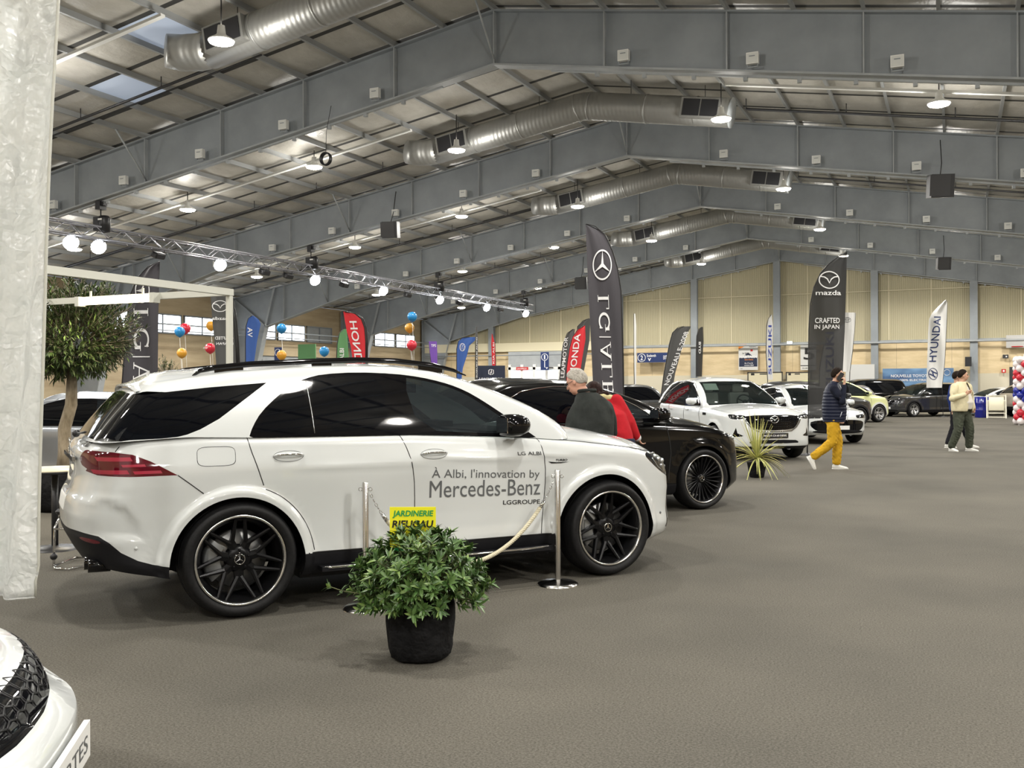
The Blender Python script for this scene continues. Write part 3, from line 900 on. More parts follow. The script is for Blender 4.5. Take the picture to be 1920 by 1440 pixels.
def car_body(root, p, body_mat, da=0.045, dv=0.04, extra_parts=None, glass_names=None, matmap=None):
    """common assembly: paint shell, glass, trim regions, arches, floor pan. returns shells"""
    low, cap, gre, roof = build_shells(p)
    mm = matmap or {}
    # lower body
    regs = [(nm, low.outline(o, 0.03)) for nm, o, m in p['low_regs']]
    holes = [low.outline([('s', wx+R*cos(t), max(0.05, wz+R*sin(t))) for t in np.linspace(-0.5, pi+0.5, 48)], 0.05) for wx, wz, R in p['wheels']]
    # make arch openings run down through the bottom edge
    hs = []
    for (wx, wz, R) in p['wheels']:
        arc = [low.inv('s', wx+R*cos(t), wz+R*sin(t)) for t in np.linspace(-0.25, pi+0.25, 44)]
        lo = [(arc[-1][0], -0.05), (arc[0][0], -0.05)]
        hs.append(arc+lo)
    loops = [[low.inv('s', wx+(R+e)*cos(t), wz+(R+e)*sin(t)) for t in np.linspace(-0.1, pi+0.1, 60)] for wx, wz, R in p['wheels'] for e in p.get('rings', ())]
    loops = [[q for q in l if q[1] > 0.01] for l in loops]
    res = region_mesh(low, regs, hs, da, dv, loops=loops)
    mats = {nm: m for nm, o, m in p['low_regs']}; mats['body'] = body_mat
    body = None
    P, Nn, F = res['body']
    Pc, Nc, Fc = grid_shell(cap, 0, cap.T.shape[1]-1, 1 if da < 0.06 else 2)
    n0 = len(P); P = list(P)+list(Pc); Nn = list(Nn)+list(Nc); F = list(F)+[tuple(i+n0 for i in f) for f in Fc]
    body = link('body', nmesh('body', P, Nn, F, body_mat), root)
    put_regions(root, res, mats, 'body')
    # greenhouse
    regs = [(nm, gre.outline(o, 0.03)) for nm, o, m in p['gre_regs']]
    mats = {nm: m for nm, o, m in p['gre_regs']}; mats['roof'] = p.get('roof_mat', body_mat)
    res = region_mesh(gre, regs, [], da, dv, base='roof')
    Pc, Nc, Fc = grid_shell(roof, 0, roof.T.shape[1]-1, 1 if da < 0.06 else 2)
    P, Nn, F = res.get('roof', ([], [], []))
    n0 = len(P); P = list(P)+list(Pc); Nn = list(Nn)+list(Nc); F = list(F)+[tuple(i+n0 for i in f) for f in Fc]
    link('roof', nmesh('roof', P, Nn, F, mats['roof']), root)
    put_regions(root, res, mats, 'roof')
    # wheel-arch liners
    for wx, wz, R in p['wheels']:
        for s in (-1, 1):
            mb = MB()
            arc = [low.at('s', wx+R*cos(t), wz+R*sin(t)) for t in np.linspace(-0.25, pi+0.25, 30)]
            vs = []
            for q in arc:
                vs += [(q[0], q[1]*s, q[2]), (q[0], (q[1]-0.025)*s, q[2]+0.0), (q[0]+(wx-q[0])*-0.02, (q[1]-0.03)*s, q[2]+0.02), (q[0], 0.45*s, q[2]+0.02)]
            n = len(arc); b = len(mb.v); mb.v += [tuple(map(float, v)) for v in vs]
            for i in range(n-1):
                for k in range(3):
                    mb.f.append((b+i*4+k, b+i*4+k+1, b+(i+1)*4+k+1, b+(i+1)*4+k)); mb.m.append(0); mb.sm.append(True)
            # inner disc
            b = len(mb.v); mb.v += [(float(q[0]), 0.45*s, float(q[2])+0.02) for q in arc]; mb.f.append(tuple(range(b, b+n))); mb.m.append(0); mb.sm.append(False)
            mb.build('wheel_arch', m_clad, root)
    # floor pan and dark cabin tub
    x0, x1 = interp(0.4, p['Xr'])+0.25, interp(0.4, p['Xf'])-0.25
    w = interp(0.35, p['W'])-0.12
    mb = MB(); a, b = p['wheels'][0], p['wheels'][-1]
    mb.boxab((x0+0.15, -w*0.5, 0.26), (x1-0.1, w*0.5, 0.36)); mb.boxab((a[0]+a[2], -w, 0.2), (b[0]-b[2], w, 0.34))
    mb.build('underbody', m_clad, root)
    return low, cap, gre, roof

def cabin(root, xs, zseat, yw=0.38, zb=1.05, lhd=1, wheel=(1.75, 1.12), seatm=None):
    for x in xs:
        for s in (-1, 1):
            mb = MB()
            mb.box((x, s*yw, zseat-0.18), (0.14, 0.46, 0.5), 0, Matrix.Rotation(-0.2, 3, 'Y'))
            mb.box((x-0.08, s*yw, zseat+0.16), (0.10, 0.26, 0.18), 0, Matrix.Rotation(-0.2, 3, 'Y'))
            o = mb.build('seat', seatm or m_int, root)
            b = o.modifiers.new('b', 'BEVEL'); b.width = 0.04; b.segments = 3
    wx, wz = wheel
    R = Matrix.Rotation(-0.45, 3, 'Y')
    ring = [Vector((wx, yw*lhd, wz))+R @ Vector((0, 0.18*cos(t), 0.18*sin(t))) for t in [2*pi*k/28 for k in range(28)]]
    mb = MB().tube(ring, 0.016, 8, closed=True)
    for k in range(3):
        t = pi/2+k*2*pi/3+pi; mb.tube([(wx, yw*lhd, wz), tuple(Vector((wx, yw*lhd, wz))+R @ Vector((0, 0.17*cos(t), 0.17*sin(t))))], 0.014, 6)
    mb.ball((wx, yw*lhd, wz), (0.03, 0.06, 0.06), 10)
    mb.build('steering_wheel', m_int, root)
def mirror_part(root, side, x, y, z, body_m, arm=(0.12, -0.09), sc=1.0):
    mb = MB(); n = 14
    secs = [(-0.10, 0.62), (-0.095, 0.9), (-0.05, 1.0), (0.03, 0.97), (0.09, 0.72), (0.125, 0.35), (0.13, 0.0)]
    vs = []
    for dx, k in secs:
        for i in range(n):
            a = 2*pi*i/n; cy = abs(cos(a))**0.75*(1 if cos(a) > 0 else -1); sz = abs(sin(a))**0.75*(1 if sin(a) > 0 else -1)
            vs.append((x+dx*sc, side*(y+0.125*k*cy*sc), z+0.085*k*sz*sc))
    fs = [(i*n+k, i*n+(k+1) % n, (i+1)*n+(k+1) % n, (i+1)*n+k) for i in range(len(secs)-1) for k in range(n)]+[tuple(range(n))]
    mb.add(vs, fs, 0, True)
    o = mb.build('side_mirror', body_m, root)
    MB().bar((x+0.03, side*(y-0.06*sc), z-0.06*sc), (x+arm[0], side*(y-0.14), z+arm[1]), 0.07, 0.03).build('mirror_arm', m_trim, o)
    g = MB().box((x-0.102*sc, side*y, z), (0.004, 0.18*sc, 0.11*sc)); g.build('mirror_glass', m_chrome, o)
    return o
def headlight_guts(root, low, pts, n=6, r=0.02, m=None):
    mb = MB()
    for q in pts:
        for s in (-1, 1):
            p = low.at(*q, off=-0.0); N = low.Nn(*low.inv(*q))
            c = p+N*0.002
            mb.ball((c[0], c[1]*s, c[2]), r, 8)
    mb.build('lamp_element', m or m_lensc, root)
def side_text(root, low, txt, x0, x1, z0, z1, zl=0.0, m=None, name='lettering', off=0.003, **kw):
    """z0,z1 at x0; the line drops by zl at x1 (right side of car, y<0)"""
    mb = MB()
    def fn(u, v):
        z = v-zl*(u-x0)/(x1-x0); p = low.at('s', u, z, off); return (p[0], -p[1], p[2])
    text_fit(mb, txt, x0, x1, z0, z1, fn, **kw)
    return mb.build(name, m or m_inkg, root, raw=True)
# ---------------------------------------------------------------- the white SUV in front
def poly_dent(poly, depth, soft=0.02):
    def fn(x, z):
        # signed distance to polygon
        d = 9; n = len(poly)
        for i in range(n):
            ax, az = poly[i]; bx, bz = poly[(i+1) % n]; L2 = (bx-ax)**2+(bz-az)**2
            t = max(0, min(1, ((x-ax)*(bx-ax)+(z-az)*(bz-az))/L2)); d = min(d, hypot(x-ax-t*(bx-ax), z-az-t*(bz-az)))
        if not pip(x, z, poly): d = -d
        return -depth*sig(d/soft*3)
    return fn
GLE = dict(
    cols=(34, 170, 46), rows=64, rings=(0.02, 0.042, 0.052, 0.06, 0.072, 0.09),
    Lr=0.42, Lf=0.62, n=3.1, r_sh=0.075,
    zb=lambda x: interp(x, [(-1.1, 0.40), (-0.9, 0.36), (-0.55, 0.28), (-0.3, 0.24), (3.4, 0.225), (3.6, 0.235), (3.9, 0.26)]),
    zsh=[(-1.1, 1.175), (-0.8, 1.19), (-0.34, 1.212), (0.06, 1.198), (0.86, 1.188), (1.28, 1.184), (1.96, 1.15), (2.32, 1.13), (2.6, 1.105), (2.9, 1.075), (3.2, 1.04), (3.45, 1.005), (3.65, 0.965), (3.9, 0.92)],
    spine=[(-1.1, 1.2), (0, 1.2), (2.4, 1.15), (2.55, 1.205), (2.67, 1.21), (2.92, 1.185), (3.2, 1.135), (3.45, 1.075), (3.6, 1.03), (3.8, 0.96)],
    W=[(0.22, 0.885), (0.30, 0.945), (0.38, 0.966), (0.47, 0.955), (0.60, 0.955), (0.75, 0.965), (0.88, 0.977), (0.97, 0.980), (1.03, 0.972), (1.1, 0.955), (1.21, 0.935)],
    Xr=[(0.25, -0.84), (0.36, -0.93), (0.45, -0.99), (0.56, -1.05), (0.70, -1.06), (0.79, -1.045), (0.84, -1.01), (0.95, -0.985), (1.05, -0.99), (1.10, -0.99), (1.2, -0.95)],
    Xf=[(0.22, 3.70), (0.27, 3.86), (0.34, 3.88), (0.5, 3.87), (0.65, 3.875), (0.78, 3.86), (0.9, 3.81), (0.98, 3.76), (1.1, 3.74)],
    taper=0.055, wheels=[(-0.012, 0.345, 0.452), (2.955, 0.335, 0.478)], flare=0.036, fl_w=0.058, fl_s=0.006,
    dents=[poly_dent([(-1.2, 0.80), (-0.83, 0.80), (-0.74, 0.76), (-0.64, 0.62), (-0.63, 0.575), (-0.75, 0.565), (-1.2, 0.60)], 0.022, 0.016),
           lambda x, z: 0.010*math.exp(-((z-0.985)/0.022)**2)*max(0, min(1, (x-0.3)*3))*max(0, min(1, (3.1-x)*3))],
    low_regs=[
        ('bumper_cladding', rr_((0, 0.60), (0.5, 0.605))+sd((-0.96, 0.60), (-0.88, 0.585), (-0.82, 0.545), (-0.75, 0.48), (-0.65, 0.425), (-0.56, 0.395), (-0.44, 0.372), (-0.40, 0.2), (-1.0, 0.2))+rr_((0, 0.2)), m_clad),
        ('side_sill', sd((0.40, 0.39), (2.52, 0.378), (2.52, 0.1), (0.40, 0.1)), m_clad),
        ('rear_reflector', smoothpoly(sd((-0.99, 0.575), (-0.90, 0.565), (-0.86, 0.545), (-0.90, 0.535), (-0.97, 0.55))), m_red),
        ('headlight', smoothpoly(sd((3.36, 0.945), (3.40, 0.972), (3.50, 0.968))+fr((0.66, 0.93), (0.50, 0.90), (0.48, 0.79), (0.62, 0.74))+sd((3.68, 0.755), (3.56, 0.80), (3.43, 0.885)), 1), m_lens),
        ('tail_light', sd((-0.405, 0.957), (-0.574, 1.052), (-0.681, 1.096), (-0.80, 1.113), (-0.93, 1.12))+rr_((0.60, 1.115), (0.50, 1.06), (0.56, 1.02), (0.66, 1.0))+sd((-0.94, 0.985), (-0.88, 0.965), (-0.70, 0.957)), m_red),
        ('grille', smoothpoly(fr((0, 0.84), (0.42, 0.84), (0.50, 0.70), (0.44, 0.53), (0, 0.52))), m_trim),
        ('air_intake', smoothpoly(fr((0, 0.45), (0.6, 0.45), (0.62, 0.36), (0, 0.33))), m_clad),
        ('bumper_blade', fr((0.70, 0.66), (0.74, 0.66), (0.80, 0.40), (0.62, 0.31), (0.62, 0.28), (0.83, 0.33), (0.80, 0.62), (0.76, 0.70)), m_trim),
        ('number_plate', rr_((0, 0.80), (0.26, 0.80), (0.26, 0.70), (0, 0.70)), m_plate),
    ],
    green=dict(n=2.7, Lr=0.14, Lf=0.28, Xrb=-0.93, Xrt=-0.61, Xfb=2.80, Xft=1.66, zcowl=1.17, pf=1.55, pr=1.0, bulge=0.028, br=0.6,
               Wb=0.925, Wt=0.705, taper=0.03, rtop=0.05,
               ztop=[(-0.9, 1.50), (-0.66, 1.53), (-0.45, 1.56), (0, 1.625), (0.5, 1.66), (0.9, 1.672), (1.2, 1.668), (1.4, 1.648), (1.66, 1.635)],
               zroof=[(-0.9, 1.56), (-0.5, 1.62), (0, 1.67), (0.6, 1.70), (1.1, 1.70), (1.5, 1.675), (1.7, 1.65)]),
    gre_regs=[
        ('quarter_window', sd((-0.75, 1.18), (-0.70, 1.187), (-0.503, 1.192), (-0.40, 1.20), (-0.339, 1.213), (-0.25, 1.245), (-0.122, 1.31), (0.228, 1.548), (-0.164, 1.518), (-0.45, 1.488))+rr_((0.60, 1.475), (0.70, 1.18)), m_tint),
        ('rear_window', rr_((0, 1.20), (0.69, 1.185), (0.595, 1.475), (0, 1.50)), m_tint),
        ('window_frame', smoothpoly(sd((0.062, 1.17), (0.097, 1.255), (0.165, 1.35), (0.29, 1.455), (0.42, 1.54), (0.52, 1.58), (0.64, 1.607), (0.90, 1.622), (1.2, 1.611), (1.4, 1.587), (1.57, 1.551), (1.70, 1.51), (1.82, 1.455), (2.03, 1.322), (2.23, 1.185), (2.36, 1.10), (1.3, 1.10), (0.3, 1.10)), 1), m_trim),
        ('rear_quarter_glass', smoothpoly(sd((0.118, 1.207), (0.14, 1.255), (0.20, 1.345), (0.32, 1.455), (0.42, 1.525), (0.485, 1.55), (0.505, 1.207)), 1), m_tint),
        ('rear_door_window', smoothpoly(sd((0.548, 1.207), (0.535, 1.57), (0.66, 1.59), (0.88, 1.602), (1.085, 1.597), (1.095, 1.205)), 1), m_tint),
        ('front_door_window', smoothpoly(sd((1.325, 1.20), (1.25, 1.585), (1.4, 1.565), (1.57, 1.527), (1.69, 1.487), (1.80, 1.433), (2.0, 1.305), (2.15, 1.20), (2.22, 1.15), (1.9, 1.163)), 1), m_glass),
        ('windshield', fr((0, 1.20), (0.71, 1.17), (0.74, 1.21), (0.60, 1.59), (0, 1.625)), m_wglass),
    ])
def build_gle():
    sc = 0.9687
    c, d = -1.8223*sc, 6.5636*sc
    ang = 0.4873+YAW
    x, y = CT*c-ST*d, ST*c+CT*d
    x += -sin(ang)*0.985*sc; y += cos(ang)*0.985*sc
    x -= cos(ang)*0.012*sc; y -= sin(ang)*0.012*sc
    root = thing('suv', 'large white SUV with sales lettering on its door and black wheels, standing in front', 'car', (x, y, 0), ang)
    root.scale = (sc, sc, sc*1.031)
    low, cap, gre, roof = car_body(root, GLE, m_pwhite, 0.04, 0.035)
    # wheels
    wheel_proto('gle', 0.381, 0.292, 0.275, 'y7', m_rimb, m_rims, 1)
    for sx, sy in ((0, -1), (2.995, -1), (0, 1), (2.995, 1)):
        add_wheel('gle', root, sx, sy*0.845, 0.381, sy).scale = (1.031, 1.0, 1.0)
    # shut lines
    def gap(nm, pts, sh=low, r=0.0032, m=m_gap, smooth=1, off=0.0006, name='panel_gap'):
        lines(root, sh, pts, r, name, m, off, (1, -1), smooth)
    gap('', sd((0.055, 1.185), (0.075, 1.10), (0.11, 1.0), (0.156, 0.865)), smooth=1)
    gap('', [('s', -0.012+0.525*cos(t), 0.345+0.525*sin(t)) for t in np.linspace(1.22, 0.12, 16)], smooth=0)
    gap('', sd((1.165, 1.17), (1.22, 1.05), (1.259, 0.889), (1.271, 0.656), (1.262, 0.39)))
    gap('', sd((2.33, 1.12), (2.357, 1.02), (2.385, 0.83), (2.37, 0.60), (2.345, 0.385)))
    gap('', sd((-0.405, 0.957), (-0.33, 0.90), (-0.24, 0.83)), smooth=0)
    gap('', sd((-0.70, 1.185), (-0.76, 1.14), (-0.78, 1.115)), smooth=0)
    gap('', sd((2.50, 1.108), (2.9, 1.062), (3.2, 1.022), (3.42, 0.972)), smooth=0)
    fl = [(-0.155+0.125*cos(t)*(1 if 1 else 0), 1.068+0.062*sin(t)) for t in np.linspace(0, 2*pi, 40)]
    sq = [('s', -0.155+0.125*abs(cos(t))**0.45*(1 if cos(t) > 0 else -1), 1.068+0.062*abs(sin(t))**0.45*(1 if sin(t) > 0 else -1)) for t in np.linspace(0, 2*pi, 44)]
    mb = MB(); line_on(mb, low, sq, 0.0022, -0.0005, 4, 0.03, (-1,)); mb.build('fuel_flap', m_gap, root)
    # door handles with their dished recess
    for hx in (0.33, 1.42):
        z = 1.056 if hx < 1 else 1.031
        for s in (-1, 1):
            mb = MB()
            pts = [low.at('s', hx+q*0.105, z+0.004*(1-q*q), 0.006+0.026*(1-abs(q)**3)) for q in np.linspace(-1, 1, 11)]
            vs = []
            mb.tube([(p[0], p[1]*s, p[2]) for p in pts], [0.006]+[0.0125]*9+[0.006], 8)
            mb.build('door_handle', m_pwhite, root)
            mb = MB(); mb.tube([(p[0], (p[1]+0.008)*s, p[2]) for p in pts], [0.003]+[0.006]*9+[0.003], 6); mb.build('handle_trim', m_chrome, root)
            mb = MB(); q = [low.at('s', hx+0.105*cos(t), z-0.003+0.036*sin(t), 0.0006) for t in np.linspace(0, 2*pi, 30)]
            mb.tube([(p[0], p[1]*s, p[2]) for p in q], 0.0016, 4, closed=True); mb.build('handle_recess', m_inkg, root)
    # roof rails
    rail = [(-0.25, 1.595), (-0.2, 1.63), (-0.10, 1.652), (0.15, 1.678), (0.6, 1.70), (0.94, 1.713), (1.26, 1.708), (1.57, 1.678), (1.75, 1.64), (1.86, 1.60)]
    for s in (-1, 1):
        mb = MB(); pts = [(a, s*0.60, b) for a, b in rail]
        rs = [0.006, 0.016, 0.02, 0.021, 0.021, 0.021, 0.021, 0.02, 0.014, 0.005]
        mb.tube(pts, rs, 10)
        mb.boxab((-0.1, s*0.60-0.008, 1.60), (0.1, s*0.60+0.008, 1.66)); mb.boxab((1.45, s*0.60-0.008, 1.62), (1.65, s*0.60+0.008, 1.67)); mb.boxab((0.6, s*0.60-0.008, 1.64), (0.75, s*0.60+0.008, 1.70))
        mb.build('roof_rail', m_trim, root)
    # spoiler over the rear window
    mb = MB()
    def sp(u, v, top=True):
        yy = (u-0.5)*2*0.66; xe = -0.66+0.03*(abs(u-0.5)*2)**2.4; xf = -0.42
        xx = xf+(xe-xf)*v; z = 1.60-0.06*v-0.05*(abs(u-0.5)*2)**3.0
        return (xx, yy, z if top else z-0.045*(1-v*0.75))
    mb.grid(lambda u, v: sp(u, v), 24, 8); mb.grid(lambda u, v: sp(u, v, False), 24, 8)
    mb.grid(lambda u, v: sp(u, 1, v < 0.5), 24, 1)
    mb.build('spoiler', m_pwhite, root)
    mb = MB().bar((-0.62, -0.35, 1.525), (-0.62, 0.35, 1.525), 0.02, 0.012); mb.build('brake_lamp', m_red, root)
    # wiper
    mb = MB().tube([(-0.95, 0.0, 1.20), (-0.94, -0.30, 1.215), (-0.925, -0.42, 1.225)], 0.008, 6); mb.ball((-0.955, 0, 1.20), 0.028, 10); mb.build('rear_wiper', m_black, root)
    # tail-light inner bands
    for z0, z1, x0, x1 in ((0.975, 1.0, -0.90, -0.70), (0.973, 0.992, -0.67, -0.50), (1.055, 1.08, -0.88, -0.68), (1.018, 1.034, -0.74, -0.60)):
        for s in (-1, 1):
            mb = MB(); mb.grid(lambda u, v: tuple(low.at('s', x0+(x1-x0)*u+(z1-z0)*v*-0.6, z0+(z1-z0)*v, 0.0015)*np.array([1, s, 1])), 8, 2)
            mb.build('lamp_band', m_redl, root, raw=True)
    # chrome strip on the tailgate and the plate recess
    mb = MB().bar((-1.0, -0.45, 1.05), (-1.0, 0.45, 1.05), 0.02, 0.03); mb.build('tailgate_strip', m_chrome, root)
    mb = MB(); star3(mb, (-1.0, 0, 1.12), 0.05, ((0, -1, 0), (0, 0, 1), (-1, 0, 0))); mb.build('rear_emblem', m_chrome, root)
    # model lettering on the tailgate corner
    mb = MB(); text_fit(mb, 'GLE 350 e', 0.62, 0.42, 1.135, 1.165, lambda u, v: tuple(low.at('r', u, v, 0.004)*np.array([1, -1, 1])), bold=0.02); mb.build('model_badge', m_trim, root, raw=True)
    # headlight internals
    for q, r in ((('s', 3.50, 0.93), 0.020), (('s', 3.55, 0.905), 0.024), (('s', 3.60, 0.885), 0.022), (('s', 3.58, 0.85), 0.018), (('f', 0.66, 0.87), 0.026), (('f', 0.66, 0.82), 0.022), (('f', 0.58, 0.86), 0.026)):
        for s in (-1, 1):
            hb = MB(); p = low.at(*q, off=-0.004); hb.ball((p[0], p[1]*s, p[2]), r, 8); hb.build('lamp_element', m_lensc, root)
    lines(root, low, sd((3.43, 0.955), (3.52, 0.955), (3.6, 0.945)), 0.006, 'daytime_lamp', m_lensc, 0.001)
    lines(root, low, sd((3.60, 0.80), (3.52, 0.845), (3.45, 0.92)), 0.005, 'daytime_lamp', m_lensc, 0.001)
    # sensors
    for x, z in ((-0.66, 0.505), (3.56, 0.46)):
        mb = MB()
        p = low.at('s', x, z, 0.001); N = low.Nn(*low.inv('s', x, z))
        mb.ball((p[0], -p[1], p[2]), 0.011, 10); mb.build('parking_sensor', m_inkg if x > 0 else m_pwhite, root)
    # badge on the wing
    side_text(root, low, 'TURBO', 2.47, 2.58, 0.935, 0.952, 0.003, m_trim, name='wing_badge', shear=0.3, bold=0.03)
    mb = MB(); mb.add([tuple(low.at('s', a, b, 0.004)*np.array([1, -1, 1])) for a, b in ((2.40, 0.935), (2.48, 0.926), (2.60, 0.926), (2.52, 0.918), (2.43, 0.92))], [(0, 1, 2, 3, 4)]); mb.build('wing_badge', m_trim, root, raw=True)
    # exhaust tips
    for s in (-1, 1):
        for yy in (0.62, 0.74):
            mb = MB().tube([(-0.80, s*yy, 0.385), (-0.95+0.03*(yy-0.62)*4, s*yy, 0.39)], [0.040, 0.043], 14)
            mb.build('exhaust_tip', m_trim, root)
    # running board
    for s in (-1, 1):
        mb = MB(); mb.boxab((0.55, s*0.90, 0.262), (2.42, s*1.02, 0.292)); o = mb.build('running_board', m_clad, root)
        mb = MB().tube([(0.56, s*1.0, 0.290), (0.62, s*1.022, 0.288), (2.2, s*1.022, 0.288), (2.36, s*1.01, 0.290), (2.42, s*0.98, 0.294)], 0.009, 8); mb.build('bright_edge', m_chrome, o)
    lines(root, low, sd((0.46, 0.392), (2.46, 0.38)), 0.004, 'sill_edge')
    # mirrors
    mirror_part(root, -1, 2.05, 1.06, 1.225, m_trim, (0.12, -0.075)); mirror_part(root, 1, 2.05, 1.06, 1.225, m_trim, (0.12, -0.075))
    # interior
    cabin(root, (0.25, 1.15), 1.28, 0.38, wheel=(1.80, 1.20))
    mb = MB().boxab((1.98, -0.72, 1.0), (2.5, 0.72, 1.17)); mb.boxab((1.96, 0.18, 1.1), (2.1, 0.6, 1.22)); o = mb.build('dashboard', m_int, root)
    MB().box((1.62, 0.0, 1.50), (0.02, 0.22, 0.07)).build('inner_mirror', m_trim, root)
    # bright thin window line, door-window posts
    lines(root, gre, sd((0.528, 1.20), (0.52, 1.38), (0.508, 1.555)), 0.003, 'window_post', m_satin, 0.002)
    # lettering on the doors
    side_text(root, low, "\u00C0 Albi, l'innovation by", 1.40, 2.325, 0.838, 0.935, 0.044, m_inkg, space=1.0)
    side_text(root, low, 'Mercedes-Benz', 1.385, 2.335, 0.712, 0.835, 0.030, m_inkg)
    side_text(root, low, 'LG ALBI', 2.125, 2.335, 0.992, 1.018, 0.004, m_ink, bold=0.01)
    side_text(root, low, 'LGGROUPE', 2.006, 2.337, 0.625, 0.658, 0.012, m_ink, bold=0.01)
    return root
build_gle()
# ---------------------------------------------------------------- the other cars
def cam_pose(c, d, phi_deg):
    return (CT*c-ST*d, ST*c+CT*d), radians(phi_deg)+YAW
def gen(wb=2.7, ro=0.85, fo=0.88, H=1.6, W=0.91, belt=1.02, nose=0.86, R=0.34, slope=0.0, sedan=False, cowl=None, head=None, gclear=0.2, arch=0.05, clad=None, glassm=None, wsm=None, flare=0.02, fast=0.5, hatch=0.22):
    """proportions of an ordinary car"""
    cx = cowl if cowl else wb-0.42          # base of the screen at the side
    h0 = belt
    ca_ = arch+R
    p = dict(Lr=0.5, Lf=0.6, n=2.8, r_sh=0.08, cols=(14, 36, 16),
        zb=lambda x: interp(x, [(-ro, gclear+0.12), (-ro*0.6, gclear+0.04), (-0.3, gclear), (wb+0.3, gclear), (wb+fo, gclear+0.04)]),
        zsh=[(-ro, h0-0.01), (-ro*0.5, h0+0.02), (0, h0+0.02), (cx-0.3, h0-0.02), (cx, h0-0.04), (cx+0.35, h0-0.07), (wb+fo*0.45, nose+0.03), (wb+fo*0.8, nose-0.03), (wb+fo, nose-0.09)],
        spine=[(-ro, h0), (cx, h0-0.02), (cx+0.2, h0+0.03), (wb, nose+0.14), (wb+fo*0.5, nose+0.08), (wb+fo*0.85, nose-0.01), (wb+fo, nose-0.06)],
        W=[(gclear, W-0.07), (0.32, W-0.01), (0.42, W-0.02), (0.7, W-0.01), (0.86, W), (0.95, W-0.012), (1.2, W-0.05)],
        Xr=[(gclear, -ro+0.14), (0.42, -ro+0.03), (0.55, -ro), (0.7, -ro+0.02), (0.9, -ro+0.05), (1.1, -ro+0.09)],
        Xf=[(gclear, wb+fo-0.12), (0.3, wb+fo-0.01), (0.5, wb+fo), (0.65, wb+fo-0.01), (0.8, wb+fo-0.05), (1.0, wb+fo-0.13)],
        taper=0.06, wheels=[(0, R-0.03, R+arch), (wb, R-0.03, R+arch)], flare=flare, fl_w=0.06, fl_s=0.01)
    rt = H-0.075; rx = -ro+hatch+0.12+slope    # top rear edge
    fx = cx-1.02
    if sedan: xrb, xrt = -ro+0.62, 0.38
    else: xrb, xrt = -ro+0.10, -ro+0.10+hatch+slope
    p['green'] = dict(n=2.6, Lr=0.25, Lf=0.30, Xrb=xrb, Xrt=xrt, Xfb=cx+0.32, Xft=fx+0.30, zcowl=h0+0.01, pf=1.4, bulge=0.03, Wb=W-0.05, Wt=W-0.27, taper=0.03, rtop=0.06,
        ztop=[(xrt-0.3, rt-0.06), (xrt, rt-0.05), (xrt+0.5, rt-0.01), (fx-0.3, rt), (fx, rt-0.01), (fx+0.3, rt-0.03)],
        zroof=[(xrt-0.3, H-0.06), (xrt+0.4, H-0.015), (fx-0.5, H), (fx, H-0.02), (fx+0.3, H-0.04)])
    zt, zb_ = rt-0.045, h0+0.02
    def xf(z): t = max(0, (z-h0)/(rt-h0)); return cx+(fx-cx)*t**1.4-0.10
    def xr(z): t = max(0, (z-h0)/(rt-h0)); return xrb+0.25+(xrt-xrb)*t+0.12
    zz = [zb_, (zb_*2+zt)/3, (zb_+2*zt)/3, zt]
    b1, b2 = 1.15*wb/2.7, 0.15
    gm = glassm or m_tint
    rear_tri = [(xr(zb_)+0.04, zb_+0.01)]+[(xr(z), z) for z in zz[1:3]]+[(xr(zt)+0.1, zt), ]
    p['gre_regs'] = [
        ('window_frame', smoothpoly(sd((xr(zb_)-0.02, zb_-0.06), (xr(zb_)-0.02, zb_), (xr(zz[1])-0.03, zz[1]), (xr(zt)+0.02, zt+0.012), (fx-0.3, zt+0.02), (fx+0.02, zt), (xf(zz[2])+0.04, zz[2]), (xf(zz[1])+0.04, zz[1]), (xf(zb_)+0.04, zb_), (xf(zb_)+0.06, zb_-0.06)), 1), m_trim),
        ('rear_door_window', sd((xr(zb_)+0.03, zb_), (xr(zz[1])+0.02, zz[1]), (xr(zt)+0.10, zt-0.01), (b1-0.03, zt-0.005), (b1, zb_)), gm),
        ('front_door_window', sd((b1+0.06, zb_), (b1+0.03, zt-0.005), (fx-0.08, zt-0.015), (xf(zz[2])-0.03, zz[2]), (xf(zz[1])-0.03, zz[1]), (xf(zb_)-0.05, zb_)), m_glass),
        ('windshield', fr((0, h0+0.03), (W-0.17, h0-0.01), (W-0.15, h0+0.05), (W-0.33, rt-0.045), (0, rt-0.015)), wsm or m_wglass),
        ('rear_window', rr_((0, h0+0.06), (W-0.22, h0+0.04), (W-0.36, rt-0.10), (0, rt-0.08)), m_tint)]
    hz = head if head else (nose-0.16, nose-0.05)
